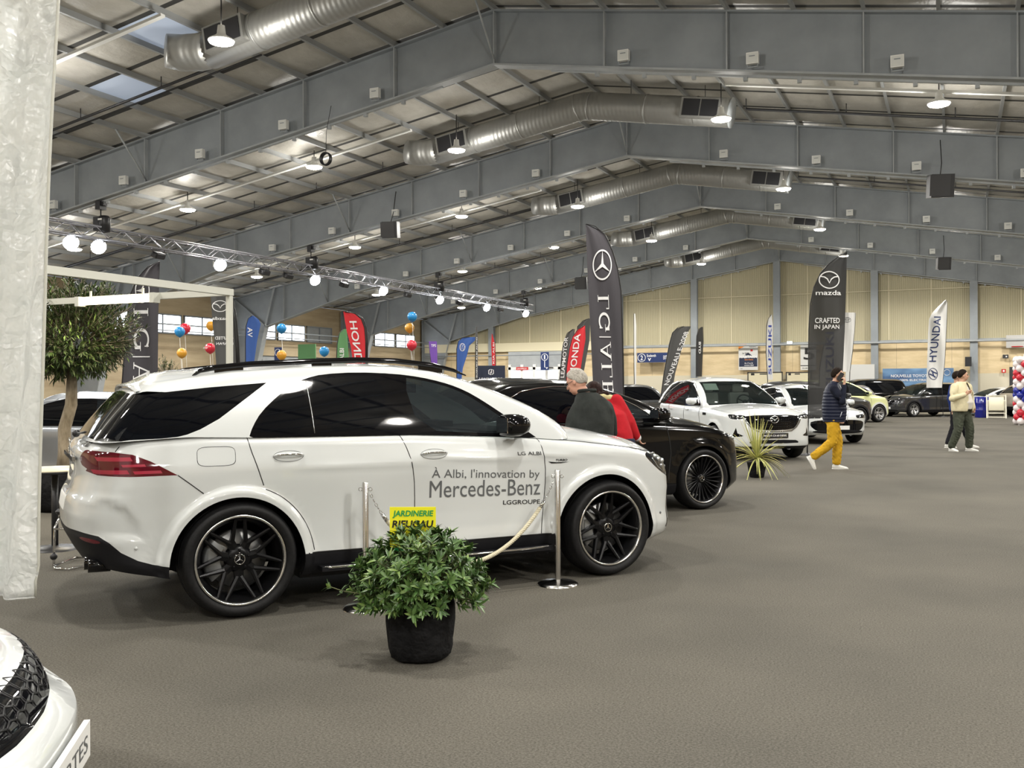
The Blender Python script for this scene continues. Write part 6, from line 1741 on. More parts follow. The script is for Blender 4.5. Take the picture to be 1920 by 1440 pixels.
# ================================================================ white satin drape at the left edge
m_satinw = mat('white_satin_fabric', (0.70, 0.72, 0.70), 0.28, sheen=0.5, spec=0.7)
noise_col(m_satinw, 4.0, (0.84, 0.86, 0.85), (0.90, 0.90, 0.88), detail=7, coord='Object', rough=0.65)
def crease():
    N, L = nodes(m_satinw); b = N['Principled BSDF']; tc = N.new('ShaderNodeTexCoord'); src = None
    prev = None
    for sc, st, ds in ((2.6, 0.5, 0.10), (6.5, 0.38, 0.04)):
        nz = N.new('ShaderNodeTexNoise'); nz.inputs['Scale'].default_value = sc; nz.inputs['Detail'].default_value = 3
        va = N.new('ShaderNodeVectorMath'); va.operation = 'MULTIPLY_ADD'; va.inputs[1].default_value = (0.35, 0.35, 0.35)
        L.new(tc.outputs['Object'], nz.inputs['Vector']); L.new(nz.outputs['Color'], va.inputs[0]); L.new(tc.outputs['Object'], va.inputs[2])
        v = N.new('ShaderNodeTexVoronoi'); v.inputs['Scale'].default_value = sc; v.distance = 'MANHATTAN'
        L.new(va.outputs[0], v.inputs['Vector'])
        bp = N.new('ShaderNodeBump'); bp.inputs['Strength'].default_value = st; bp.inputs['Distance'].default_value = ds
        L.new(v.outputs['Distance'], bp.inputs['Height'])
        if prev: L.new(prev.outputs[0], bp.inputs['Normal'])
        prev = bp
    L.new(prev.outputs[0], b.inputs['Normal'])
    t = N.new('ShaderNodeBsdfTranslucent'); t.inputs[0].default_value = (0.85, 0.87, 0.85, 1); mx = N.new('ShaderNodeMixShader'); mx.inputs[0].default_value = 0.35
    L.new(prev.outputs[0], t.inputs['Normal']); L.new(b.outputs[0], mx.inputs[1]); L.new(t.outputs[0], mx.inputs[2]); L.new(mx.outputs[0], N['Material Output'].inputs[0])
crease()
D0 = 4.5
o0 = at_d(60, 720, D0); t = thing('satin_drape', 'crinkled white satin drape hanging at the left edge of the view', 'drape', (o0.x, o0.y, 0), YAW)
k = D0/F_PX
def dr(u, v):
    py = -60+v*1172; pxr = 110-32*v+(-6 if v > 0.97 else 0)
    pxl = -260
    px = pxl+(pxr-pxl)*u
    drop = 0 if v < 0.99 else 22*max(0, 1-u)*0
    y = 0.05*sin(9*u+2.2*v)+0.03*sin(21*u+5*v)*v+0.012*sin(40*u+9*v)
    return ((px-60)*k, y, CAM_H+(720-py-drop+(-18*(1-u) if v > 0.97 else 0))*k)
mb = MB(); mb.grid(dr, 60, 80); fo = mb.build('fabric', m_satinw, t)
sm = fo.modifiers.new('s', 'SOLIDIFY'); sm.thickness = 0.004
mb = MB(); mb.tube([dr(u/40, 1.0) for u in range(41)], 0.006, 6); mb.build('hem', m_satinw, t)
mb = MB(); mb.tube([dr(1.0, v/40) for v in range(41)], 0.007, 6); mb.build('hem', m_frame, t)
MB().tube([(dr(0, 0)[0], 0, CAM_H+810*k), (dr(1, 0)[0]+0.02, 0, CAM_H+810*k)], 0.02, 8).build('rail', m_frame, t)

# ================================================================ stanchions and rope
m_steelp = mat('polished_steel', (0.62, 0.61, 0.60), 0.2, 1.0)
def stanchion(px, py, h, lb):
    p = at_floor(px, py)
    t = thing('stanchion', lb, 'stanchion', p)
    MB().lathe([(0, 0.040), (0.03, 0.040), (0.05, 0.033), (0.135, 0.022), (0.155, 0.012), (0.158, 0)], 40, capb=True).build('base', m_steelp, t)
    MB().lathe([(0.0222, 0.035), (0.0222, h-0.004), (0.020, h), (0, h)], 24).build('pole', m_steelp, t)
    for s in (-1, 1):
        mb = MB(); mb.tube([(s*(0.022+0.012+0.012*cos(a)), 0, h-0.05+0.012*sin(a)) for a in [2*pi*j/14 for j in range(14)]], 0.003, 5, closed=True)
        o = mb.build('rope_eye', m_chrome, t); o.rotation_euler = (0, 0, YAW)
    return p
pR = stanchion(1046, 1096, 0.875, 'polished steel stanchion post in front of the white SUV front wheel')
pL = stanchion(686, 1141, 0.865, 'polished steel stanchion post behind the potted shrub')
A_ = pR+Vector((0, 0, 0.80)); B_ = pL+Vector((0, 0, 0.79)); dirv = (A_-B_).normalized(); h2 = Vector((dirv.x, dirv.y, 0)).normalized()
A_ -= h2*0.035; B_ += h2*0.035
def cat_(u):
    p = B_.lerp(A_, u); sag = 0.60*(1-(2*u-1)**2)*1.0; 
    s_ = 4*u*(1-u); return Vector((p.x, p.y, p.z-0.56*s_**0.85))
t = thing('barrier_rope', 'cream twisted rope sagging between the two steel stanchion posts', 'rope', (0, 0, 0))
pts = [cat_(0.07+0.86*i/90) for i in range(91)]
mb = MB()
for ph in range(3):
    q = []
    for i in range(541):
        u = i/540; p = cat_(0.07+0.86*u); a_ = u*2*pi*34+ph*2*pi/3
        tdir = (cat_(min(1, 0.07+0.86*u+0.01))-cat_(0.07+0.86*u-0.01)).normalized(); x_ = tdir.cross(Vector((0, 0, 1))).normalized(); y_ = tdir.cross(x_)
        q.append(p+(x_*cos(a_)+y_*sin(a_))*0.0075)
    mb.tube(q, 0.0088, 6)
mb.build('rope', mat('cream_rope', (0.62, 0.57, 0.42), 0.8), t)
for (u0, u1) in ((0.0, 0.07), (0.93, 1.0)):
    mb = MB(); n = 6
    for i in range(n):
        p = cat_(u0+(u1-u0)*(i+0.5)/n); q2 = cat_(u0+(u1-u0)*(i+0.6)/n); td = (q2-p).normalized(); x_ = td.cross(Vector((0, 0, 1))).normalized(); y_ = td.cross(x_)
        w_ = x_ if i % 2 else y_
        mb.tube([p+td*0.014*cos(a)+w_*0.008*sin(a) for a in [2*pi*j/12 for j in range(12)]], 0.0025, 5, closed=True)
    mb.build('chain_link', m_chrome, t)
    ue = 0.07 if u0 == 0 else 0.93
    MB().tube([cat_(ue-0.012), cat_(ue+0.012)], 0.016, 10).build('rope_cap', m_chrome, t)

# ================================================================ plants
def leafmat(name, c1, c2, rough=0.35):
    m = mat(name, rough=rough, spec=0.45)
    noise_col(m, 14, c1, c2, detail=2, lo=0.4, hi=0.6); return m
m_leafA = leafmat('glossy_shrub_leaf', (0.038, 0.088, 0.020), (0.095, 0.175, 0.045))
m_leafB = leafmat('pale_leaf', (0.12, 0.20, 0.05), (0.20, 0.29, 0.08))
m_olive = leafmat('olive_leaf', (0.03, 0.055, 0.018), (0.10, 0.135, 0.05), 0.45)
m_stem = mat('green_brown_stem', (0.10, 0.11, 0.04), 0.6)
m_bark = noise_col(mat('olive_bark', rough=0.85), 14, (0.14, 0.11, 0.07), (0.30, 0.25, 0.18), bump=0.6, bdist=0.01, stretch=(1, 1, 0.3))
m_potfab = noise_col(mat('black_pot_fabric', rough=0.75, spec=0.15), 5, (0.006, 0.006, 0.007), (0.012, 0.012, 0.013), bump=0.9, bdist=0.06)
m_soil = mat('soil', (0.03, 0.022, 0.015), 0.95)
def leaf(mb, p, d, up, L, W, mi=0, fold=0.25, curl=0.25, ns=4):
    """one pointed leaf with a fold along its rib"""
    d = d.normalized(); s = d.cross(up)
    if s.length < 1e-3: s = d.cross(Vector((1, 0, 0.1)))
    s.normalize(); n = s.cross(d)
    b = len(mb.v); N = ns
    for i in range(N+1):
        t = i/N; w = W*(sin(pi*min(1, t**0.75*0.97+0.03))**0.8)*0.5
        c = p+d*(L*t)-n*(curl*L*t*t)
        mb.v += [tuple(c-s*w+n*fold*w), tuple(c), tuple(c+s*w+n*fold*w)]
    for i in range(N):
        for k_ in (0, 1):
            mb.f.append((b+3*i+k_, b+3*i+k_+1, b+3*i+3+k_+1, b+3*i+3+k_)); mb.m.append(mi); mb.sm.append(True)
def pot_shrub():
    p = at_floor(788, 1232); p = Vector((p.x, p.y, 0)); r = random.Random(11)
    t = thing('potted_shrub', 'bushy green shrub in a black fabric pot, in front of the white SUV', 'plant', p, YAW)
    # wrapped pot
    mb = MB(); n = 56; prof = [(0.0, 0.0), (0.14, 0.002), (0.168, 0.02), (0.178, 0.06), (0.185, 0.14), (0.19, 0.22), (0.192, 0.29), (0.190, 0.315), (0.180, 0.318), (0.172, 0.29), (0.0, 0.275)]
    vs = []
    for i, (rr, z) in enumerate(prof):
        for k_ in range(n):
            a = 2*pi*k_/n; w_ = 1+0.02*sin(5*a+z*9)+0.018*sin(11*a-z*22)+0.012*sin(23*a+z*40)
            vs.append((rr*w_*cos(a), rr*w_*sin(a), z+(0.008*sin(7*a) if 6 <= i <= 8 else 0)))
    fs = [(i*n+k_, i*n+(k_+1) % n, (i+1)*n+(k_+1) % n, (i+1)*n+k_) for i in range(len(prof)-1) for k_ in range(n)]
    mb.add(vs, fs, 0, True); mb.build('pot', m_potfab, t)
    MB().lathe([(0, 0.285), (0.17, 0.28)], 24).build('soil', m_soil, t)
    st = MB(); lf = MB()
    def rosette(c, d, L, n_, W=0.017):
        for i in range(n_):
            a = 2.4*i+r.random(); x = d.orthogonal().normalized(); y = d.cross(x)
            out = x*cos(a)+y*sin(a); el = r.uniform(0.25, 1.0)
            leaf(lf, c-d*r.uniform(0, 0.025), out*(1.1-el*0.5)+d*(el), d, L*r.uniform(0.7, 1.15), W*r.uniform(0.8, 1.25), 1 if r.random() < 0.16 else 0, 0.3, 0.3*r.random())
    tips = []
    for i in range(210):
        a = r.uniform(0, 2*pi); el = r.uniform(-0.22, 1.0)**1.0
        el = max(-0.15, el); R_ = sqrt(max(0, 1-max(0, el)**2))
        rad = 0.41*(0.72+0.28*r.random()); hz = 0.345
        x = rad*R_*cos(a)*1.0; y = rad*R_*sin(a)*0.85; z = 0.37+hz*el*(0.80+0.25*r.random())+0.03*r.random()
        if x < -0.05: z -= 0.02
        tips.append(Vector((x, y, z)))
    for tp in tips:
        base = Vector((tp.x*0.12, tp.y*0.12, 0.28)); mid = base.lerp(tp, 0.55)+Vector((0, 0, 0.05))
        st.tube([base, mid, tp], [0.005, 0.004, 0.0025], 5)
        d = (tp-mid).normalized()+Vector((0, 0, 0.35)); d.normalize()
        rosette(tp, d, 0.062, r.randint(9, 12))
        for q in (0.45, 0.7, 0.85):
            c = mid.lerp(tp, q) if q > 0.5 else base.lerp(tp, 0.7)
            rosette(c, d, 0.055, 5)
    # long stray branch to the left
    br = [Vector((-0.1, -0.05, 0.33)), Vector((-0.3, -0.1, 0.375)), Vector((-0.42, -0.12, 0.40)), Vector((-0.49, -0.12, 0.425))]
    st.tube(br, [0.005, 0.004, 0.003, 0.002], 5); rosette(br[-1], Vector((-0.9, 0, 0.5)).normalized(), 0.05, 8); rosette(br[2], Vector((-0.4, 0, 0.9)).normalized(), 0.045, 6)
    st.build('stems', m_stem, t)
    o = lf.build('foliage', [m_leafA, m_leafB], t, raw=True)
    # nursery sign pushed into the soil
    s = thing('plant_sign', 'yellow nursery sign with green and black lettering stuck in the potted shrub', 'sign', at_d(773, 720, 5.52)*1.0, YAW)
    s.location.z = 0
    zc = CAM_H+(720-991)*5.52/F_PX; W_ = 0.262; H_ = 0.25
    R = Matrix.Rotation(-0.02, 3, 'Y')
    MB().box((0, 0, zc), (W_, 0.006, H_)).build('board', mat('yellow_sign', (0.85, 0.80, 0.02), 0.4), s)
    MB().tube([(0, 0.006, 0.29), (0, 0.006, zc)], 0.006, 6).build('stake', m_stem, s)
    mb = MB(); text_fit(mb, 'JARDINERIE', -0.115, 0.118, zc+0.062, zc+0.106, lambda u, v: (u, -0.005, v), bold=0.03, shear=0.15); mb.build('lettering', mat('green_print', (0.01, 0.30, 0.08), 0.5), s, raw=True)
    mb = MB(); text_fit(mb, 'RIEUCAU', -0.118, 0.118, zc+0.008, zc+0.050, lambda u, v: (u, -0.005, v), bold=0.03, shear=0.15); mb.build('lettering', m_ink, s, raw=True)
    MB().box((0, -0.004, zc-0.115), (W_, 0.001, 0.018)).build('band', mat('green_print'), s)
pot_shrub()
def cordyline():
    p = at_floor(1419, 895); r = random.Random(5)
    t = thing('potted_cordyline', 'spiky yellow-striped plant in a small black pot by the black SUV nose', 'plant', (p.x, p.y, 0), YAW)
    MB().lathe([(0, 0), (0.105, 0.0), (0.115, 0.01), (0.135, 0.12), (0.155, 0.235), (0.16, 0.245), (0.148, 0.245), (0.14, 0.21), (0, 0.2)], 28, capb=True).build('pot', m_potfab, t)
    MB().tube([(0, 0, 0.18), (0, 0, 0.34)], [0.025, 0.018], 8).build('stem', m_bark, t)
    lf = MB()
    for i in range(100):
        a = r.uniform(0, 2*pi); el = r.uniform(-0.05, 1.45)*(1 if i % 3 else 1.0); L = r.uniform(0.42, 0.66)*(1.2 if el > 0.8 else 1)
        d = Vector((cos(a)*cos(el), sin(a)*cos(el), sin(el))); up = Vector((0, 0, 1)); s_ = d.cross(up).normalized(); n_ = s_.cross(d)
        droop = 0.55*(1-min(1, el/1.2))*L; b = len(lf.v); N = 7
        for k_ in range(N+1):
            q = k_/N; w_ = 0.011*(1-q**2.5)+0.001; c = Vector((0, 0, 0.30+0.04*r.random()*0))+d*(L*q)-Vector((0, 0, droop*q*q*1.2))
            lf.v += [tuple(c-s_*w_+n_*0.004), tuple(c-s_*w_*0.45), tuple(c+s_*w_*0.45), tuple(c+s_*w_+n_*0.004)]
        for k_ in range(N):
            for j in range(3):
                lf.f.append((b+4*k_+j, b+4*k_+j+1, b+4*k_+4+j+1, b+4*k_+4+j)); lf.m.append(0 if j == 1 else 1); lf.sm.append(True)
    lf.build('leaves', [mat('cordyline_green', (0.20, 0.26, 0.06), 0.45), mat('cordyline_yellow', (0.62, 0.58, 0.22), 0.45)], t, raw=True)
cordyline()
def olive_tree(loc, h, crown_r, zc, lb, n_br=420, seed=2, trunk_r=0.055, pot=0.3, pm=None, leafL=0.06, lean=0.0):
    r = random.Random(seed)
    t = thing('olive_tree', lb, 'tree', loc, YAW)
    MB().lathe([(0, 0), (pot*0.8, 0), (pot*0.95, 0.1), (pot, 0.45), (pot*0.96, 0.5), (pot*0.9, 0.46), (0, 0.44)], 28, capb=True).build('pot', pm or m_potfab, t)
    MB().tube([(0, 0, 0.4), (0.02, 0, 0.7), (-0.02+lean*0.3, 0, 1.0), (0.03+lean*0.6, 0, 1.3), (lean, 0, zc-crown_r*0.3)], [trunk_r*1.25, trunk_r*1.05, trunk_r, trunk_r*0.95, trunk_r*0.7], 12).build('trunk', m_bark, t)
    st = MB(); lf = MB()
    for i in range(n_br):
        v = Vector((r.gauss(0, 1), r.gauss(0, 1), r.gauss(0, 1))).normalized(); rad = r.uniform(0.45, 1.0)**0.5
        tp = Vector((lean+v.x*crown_r*rad*(1+0.15*sin(3*v.z)), v.y*crown_r*rad, zc+v.z*(h-zc)*rad if v.z > 0 else zc+v.z*crown_r*0.62*rad))
        base = Vector((lean, 0, zc-0.1)).lerp(tp, 0.45); st.tube([base, tp], [0.005, 0.002], 4)
        d0 = (tp-base).normalized()
        for k_ in range(13):
            c = base.lerp(tp, 0.3+0.7*r.random()); o = Vector((r.gauss(0, 1), r.gauss(0, 1), r.gauss(0, 1))).normalized()
            leaf(lf, c, o*0.8+d0*0.9, Vector((0, 0, 1)), leafL*r.uniform(0.7, 1.3), leafL*0.24, 0 if r.random() < 0.8 else 1, 0.2, 0.1, 2)
    for k_ in range(5):
        a = k_*1.26; st.tube([(lean, 0, zc-crown_r*0.35), (lean+cos(a)*crown_r*0.5, sin(a)*crown_r*0.5, zc+0.1)], [0.025, 0.01], 6)
    st.build('branches', m_bark, t); lf.build('foliage', [m_olive, m_leafB], t, raw=True)
q = at_d(118, 720, 12.0)
olive_tree((q.x, q.y, 0), 2.95, 0.82, 2.08, 'olive tree with pale trunk in a dark pot beside the drape', 1250, 2, 0.075, 0.40, leafL=0.085, lean=0.12)
q = at_d(311, 720, 17.5)
olive_tree((q.x, q.y, 0), 2.08, 0.26, 1.75, 'small olive tree showing above the rear of the white SUV roof', 90, 4, 0.03, 0.2, leafL=0.05)

# ================================================================ small furniture by the drape
q = at_d(102, 720, 9.1)
t = thing('bistro_table', 'round white-topped table behind the white SUV tail', 'table', (q.x, q.y, 0), YAW)
MB().lathe([(0, 0.735), (0.30, 0.735), (0.315, 0.745), (0.31, 0.757), (0, 0.757)], 36).build('table_top', mat('pale_table_top', (0.72, 0.66, 0.48), 0.35), t)
MB().lathe([(0.312, 0.72), (0.322, 0.728), (0.318, 0.742)], 36).build('edge_band', m_black, t)
MB().tube([(0, 0, 0.02), (0, 0, 0.735)], 0.03, 12).build('column', m_black, t)
MB().lathe([(0, 0.04), (0.05, 0.035), (0.22, 0.015), (0.23, 0)], 28, capb=True).build('base', m_black, t)
q = at_floor(112, 1066)
t = thing('chrome_chair', 'low chrome cantilever chair half hidden behind the white SUV tail', 'chair', (q.x, q.y, 0), YAW)
for s in (-1, 1):
    MB().tube([(s*0.05-0.03 if 0 else -0.05+0.28*(s+1)/2, 0.0, 0.02), (-0.05+0.28*(s+1)/2, 0.02, 0.34), (-0.03+0.28*(s+1)/2, 0.1, 0.44), (0.0+0.28*(s+1)/2, 0.35, 0.45)], 0.011, 8).build('leg', m_chrome, t)
MB().tube([(-0.05, 0, 0.02), (0.0, -0.08, 0.015), (0.12, -0.1, 0.015), (0.23, 0, 0.02), (0.23, 0.4, 0.02), (-0.05, 0.4, 0.02)], 0.011, 8, closed=True).build('floor_loop', m_chrome, t)
MB().tube([(-0.045, 0.01, 0.33), (0.225, 0.01, 0.33)], 0.009, 8).build('crossbar', m_chrome, t)
o = MB().boxab((-0.07, 0.05, 0.44), (0.26, 0.5, 0.49)).build('seat', m_black, t); b_ = o.modifiers.new('b', 'BEVEL'); b_.width = 0.02
MB().ball((-0.05, 0, 0.10), (0.03, 0.03, 0.03), 12).build('glide', m_black, t)

# ================================================================ blue barrel, folding board chair, balloons
q = at_floor(1841, 783)
t = thing('barrel', 'shiny blue barrel by the white hatchback at the far end', 'barrel', (q.x, q.y, 0))
MB().lathe([(0, 0), (0.27, 0), (0.285, 0.02), (0.285, 0.3), (0.295, 0.32), (0.285, 0.34), (0.285, 0.6), (0.295, 0.62), (0.285, 0.64), (0.285, 0.88), (0.26, 0.90), (0, 0.90)], 32, capb=True).build('drum', mat('blue_plastic', (0.01, 0.015, 0.22), 0.2, coat=0.5), t)
q = at_floor(1868, 784); 
t = thing('deckchair', 'folding white wooden deckchair beside the blue barrel', 'chair', (q.x, q.y-0.2, 0), YAW*0)
m_wwood = mat('white_painted_wood', (0.75, 0.72, 0.60), 0.5)
for s in (-1, 1):
    MB().bar((s*0.36, -0.1, 0.0), (s*0.36, 0.25, 0.98), 0.05, 0.04).build('side_rail', m_wwood, t)
    MB().bar((s*0.31, 0.3, 0.0), (s*0.31, 0.0, 0.75), 0.05, 0.04).build('rear_leg', m_wwood, t)
for z, y in ((0.05, -0.08), (0.22, -0.02), (0.95, 0.24)): MB().bar((-0.36, y, z), (0.36, y, z), 0.04, 0.04).build('crossbar', m_wwood, t)
mb = MB(); mb.grid(lambda u, v: (-0.29+0.58*u, -0.02+0.25*v-0.06*sin(pi*v), 0.32+0.6*v), 6, 10); o = mb.build('canvas', mat('cream_canvas', (0.72, 0.68, 0.52), 0.8), t); sm = o.modifiers.new('s', 'SOLIDIFY'); sm.thickness = 0.01
m_bal = {'red': mat('red_balloon', (0.55, 0.02, 0.04), 0.25, coat=0.3), 'white': mat('white_balloon', (0.78, 0.72, 0.72), 0.25, coat=0.3), 'blue': mat('blue_balloon', (0.01, 0.02, 0.28), 0.25, coat=0.3), 'orange': mat('orange_balloon', (0.62, 0.30, 0.03), 0.3), 'lblue': mat('light_blue_balloon', (0.02, 0.22, 0.50), 0.3)}
bmesh_ = {}
def balloon_mesh(c, r):
    key = (c, r)
    if key not in bmesh_:
        mb = MB(); mb.lathe([(0, -1.12*r), (0.08*r, -1.12*r), (0.1*r, -1.06*r), (0.45*r, -0.9*r), (0.8*r, -0.55*r), (0.98*r, -0.1*r), (0.97*r, 0.25*r), (0.75*r, 0.68*r), (0.4*r, 0.92*r), (0, r)], 18)
        bmesh_[key] = mb.mesh('balloon', m_bal[c])
    return bmesh_[key]
q = at_floor(1921, 797); r = random.Random(4)
pole = MB().lathe([(0, 0.02), (0.2, 0.02), (0.21, 0)], 20, capb=True); pole.tube([(0, 0, 0), (0, 0, 2.5)], 0.02, 8); o = pole.build('balloon_pole', m_white); o.location = (q.x, q.y, 0)
tag(o, 'white pole and foot inside the balloon column at the right edge', 'pole')
lay = ['white', 'red', 'red', 'white', 'red', 'white', 'blue', 'blue', 'white', 'white', 'red', 'red', 'white', 'red', 'white']
for i in range(15):
    z = 0.14+i*0.155
    for k_ in range(5):
        a = k_*2*pi/5+i*0.62+YAW; c = lay[(i+k_ % 2*(1 if i % 3 else 0)) % 15]
        x, y = 0.25*cos(a), 0.25*sin(a)
        o = link('balloon', balloon_mesh(c, 0.135), None); o.location = (q.x+x, q.y+y, z); o.rotation_euler = (0, pi/2, a+pi) if True else (0, 0, 0)
        o.rotation_euler = (0, pi/2, a)
        tag(o, '%s balloon packed in the column of balloons at the right edge' % ('dark blue' if c == 'blue' else c), 'balloon', '%s balloons in the column' % c)
for (px, py, c, d, lb) in ((337, 622, 'lblue', 24, 'blue balloon touching a red one left of the white frame post'), (347, 616, 'red', 24.3, 'red balloon touching a blue one left of the white frame post'), (341, 662, 'orange', 23, 'orange balloon low on its string left of the white frame post'), (394, 653, 'red', 22, 'red balloon with white print close to the white frame post'),
                           (396, 611, 'orange', 25, 'orange balloon in front of the high window by the white frame post'), (528, 616, 'lblue', 27, 'blue balloon in front of the high windows over the white SUV roof'), (528, 666, 'orange', 25, 'orange balloon just above the white SUV roof rail'), (608, 659, 'lblue', 23, 'blue balloon with silver streamer above the white SUV roof'),
                           (773, 594, 'lblue', 27, 'blue balloon high under the roof frame right of the red mirrored flag'), (768, 615, 'orange', 27.3, 'orange balloon right under the high blue balloon'), (772, 647, 'red', 27, 'red balloon below the blue and orange pair')):
    p = at_d(px, py, d); rr = {'red': 0.125}.get(c, 0.115)*d/22
    t = thing('balloon', lb, 'balloon', p)
    link('envelope', balloon_mesh(c, round(rr, 2)), t)
    MB().tube([(0, 0, -rr*1.1), (0.05, 0, -0.9), (0, 0, -p.z+0.01)], 0.004, 4).build('string', m_white, t)
    if py == 653: 
        mb = MB(); text_fit(mb, 'peugeot', -0.09, 0.09, -0.02, 0.02, lambda u, v: (u*CT, u*ST-sqrt(max(0.001, rr*rr-u*u-v*v))*1.03, v)); mb.build('print', m_inkw2, t, raw=True)
# ================================================================ people
m_skin = mat('skin', (0.52, 0.30, 0.20), 0.5); MATS['skin'].node_tree.nodes['Principled BSDF'].inputs['Subsurface Weight'].default_value = 0.08
m_hairb = noise_col(mat('dark_brown_hair', rough=0.7, spec=0.1), 60, (0.005, 0.003, 0.002), (0.022, 0.014, 0.009))
m_hairg = noise_col(mat('grey_hair', rough=0.6), 60, (0.22, 0.20, 0.17), (0.42, 0.39, 0.34))
m_eye = mat('eye_dark', (0.02, 0.015, 0.01), 0.2); m_lip = mat('lips', (0.36, 0.14, 0.11), 0.5)
def cloth(name, c, k=1.25, bump=0.5, scale=7, rough=0.85):
    return noise_col(mat(name, rough=rough, spec=0.15), scale, tuple(v/k for v in c), tuple(min(1, v*k) for v in c), bump=bump, bdist=0.03, detail=5)
def V3(*a): return Vector(a)
def limb(mb, pts, rad, n=12):
    mb.tube(pts, rad, n)
    for p, r in zip(pts, rad): mb.ball(p, r*0.995, 12)
def etube(mb, secs, n=24):
    """secs: (centre, lateral axis vector, front axis vector)"""
    vs = []
    for c, a, b in secs:
        for k in range(n):
            t = 2*pi*k/n; ct, st = cos(t), sin(t)
            ct = abs(ct)**0.85*(1 if ct > 0 else -1); st = abs(st)**0.85*(1 if st > 0 else -1)
            vs.append(Vector(c)+Vector(a)*ct+Vector(b)*st)
    m = len(secs); fs = [(i*n+k, i*n+(k+1) % n, (i+1)*n+(k+1) % n, (i+1)*n+k) for i in range(m-1) for k in range(n)]
    fs += [tuple(range(n-1, -1, -1)), tuple((m-1)*n+k for k in range(n))]
    mb.add(vs, fs, 0, True)
def fuse(mb, name, mats, parent, vox=0.009, smooth=5, fac=0.5, fn=None):
    """one continuous surface from overlapping pieces"""
    me = mb.mesh(name, mats); o = bpy.data.objects.new('tmp', me); COL.objects.link(o)
    r = o.modifiers.new('r', 'REMESH'); r.mode = 'VOXEL'; r.voxel_size = vox; r.use_smooth_shade = True
    s = o.modifiers.new('s', 'SMOOTH'); s.factor = fac; s.iterations = smooth
    dg = bpy.context.evaluated_depsgraph_get(); m2 = bpy.data.meshes.new_from_object(o.evaluated_get(dg))
    bpy.data.objects.remove(o); bpy.data.meshes.remove(me)
    if fn:
        for v in m2.vertices: v.co = fn(v.co)
    m2.name = name
    m2.materials.clear(); m2.materials.append(mats)
    return link(name, m2, parent)
def hand(mb, w, d, side_v, curl=0.35, palm=0.085, sc=1.0, spread=0.12, grip=None):
    """w wrist, d pointing direction, side_v towards the thumb"""
    d = d.normalized(); s = (side_v-d*side_v.dot(d)).normalized(); nrm = d.cross(s)
    c = w+d*palm*0.5*sc
    etube(mb, [(w, s*0.026*sc, nrm*0.018*sc), (w+d*0.03*sc, s*0.034*sc, nrm*0.017*sc), (w+d*0.07*sc, s*0.041*sc, nrm*0.014*sc), (w+d*palm*sc, s*0.038*sc, nrm*0.011*sc)], 14)
    for i, (off, L) in enumerate(((0.030, 0.072), (0.010, 0.080), (-0.011, 0.075), (-0.031, 0.060))):
        b = w+d*(palm-0.006)*sc+s*off*sc; p = [b]; dd = d+s*off*spread*8; dd.normalize()
        for k in range(3):
            a = curl*(0.6+0.5*k)+0.08*i; dd2 = (d*cos(a*(k+1)*0.8)+nrm*sin(a*(k+1)*0.8)+s*off*spread*4).normalized(); b = b+dd2*L/3*1.15*sc; p.append(b)
        limb(mb, p, [0.0095*sc, 0.009*sc, 0.008*sc, 0.0065*sc], 8)
    t0 = w+d*0.022*sc+s*0.028*sc; t1 = t0+(s*0.75+d*0.55+nrm*0.25).normalized()*0.034*sc; t2 = t1+(d*0.9+s*0.25+nrm*0.35).normalized()*0.03*sc
    limb(mb, [t0, t1, t2], [0.0125*sc, 0.011*sc, 0.009*sc], 8)
def head(mb, c, f, up=V3(0, 0, 1), sc=1.0):
    """c head centre, f facing"""
    f = f.normalized(); l = up.cross(f).normalized(); u = f.cross(l)
    R = Matrix((f, l, u)).transposed()
    mb.ball(c+u*0.015*sc-f*0.008*sc, (0.098*sc, 0.077*sc, 0.108*sc), 24, 0, R)
    mb.ball(c-u*0.045*sc+f*0.028*sc, (0.066*sc, 0.058*sc, 0.07*sc), 20, 0, R)
    mb.ball(c-u*0.088*sc+f*0.058*sc, (0.024*sc, 0.028*sc, 0.022*sc), 14, 0, R)                  # chin
    mb.tube([c+u*0.018*sc+f*0.088*sc, c-u*0.018*sc+f*0.108*sc, c-u*0.028*sc+f*0.102*sc], [0.009*sc, 0.013*sc, 0.012*sc], 10)    # nose
    mb.ball(c-u*0.026*sc+f*0.112*sc, 0.012*sc, 10)
    for s in (-1, 1):
        mb.ball(c+u*0.032*sc+f*0.080*sc+l*s*0.03*sc, (0.014*sc, 0.022*sc, 0.008*sc), 10, 0, R)   # brow
        mb.ball(c-u*0.022*sc+f*0.066*sc+l*s*0.038*sc, (0.02*sc, 0.02*sc, 0.018*sc), 10, 0, R)   # cheek
        mb.ball(c-u*0.006*sc-f*0.008*sc+l*s*0.079*sc, (0.019*sc, 0.009*sc, 0.031*sc), 12, 0, R)  # ear
    mb.ball(c-u*0.058*sc+f*0.092*sc, (0.010*sc, 0.022*sc, 0.008*sc), 10, 0, R)
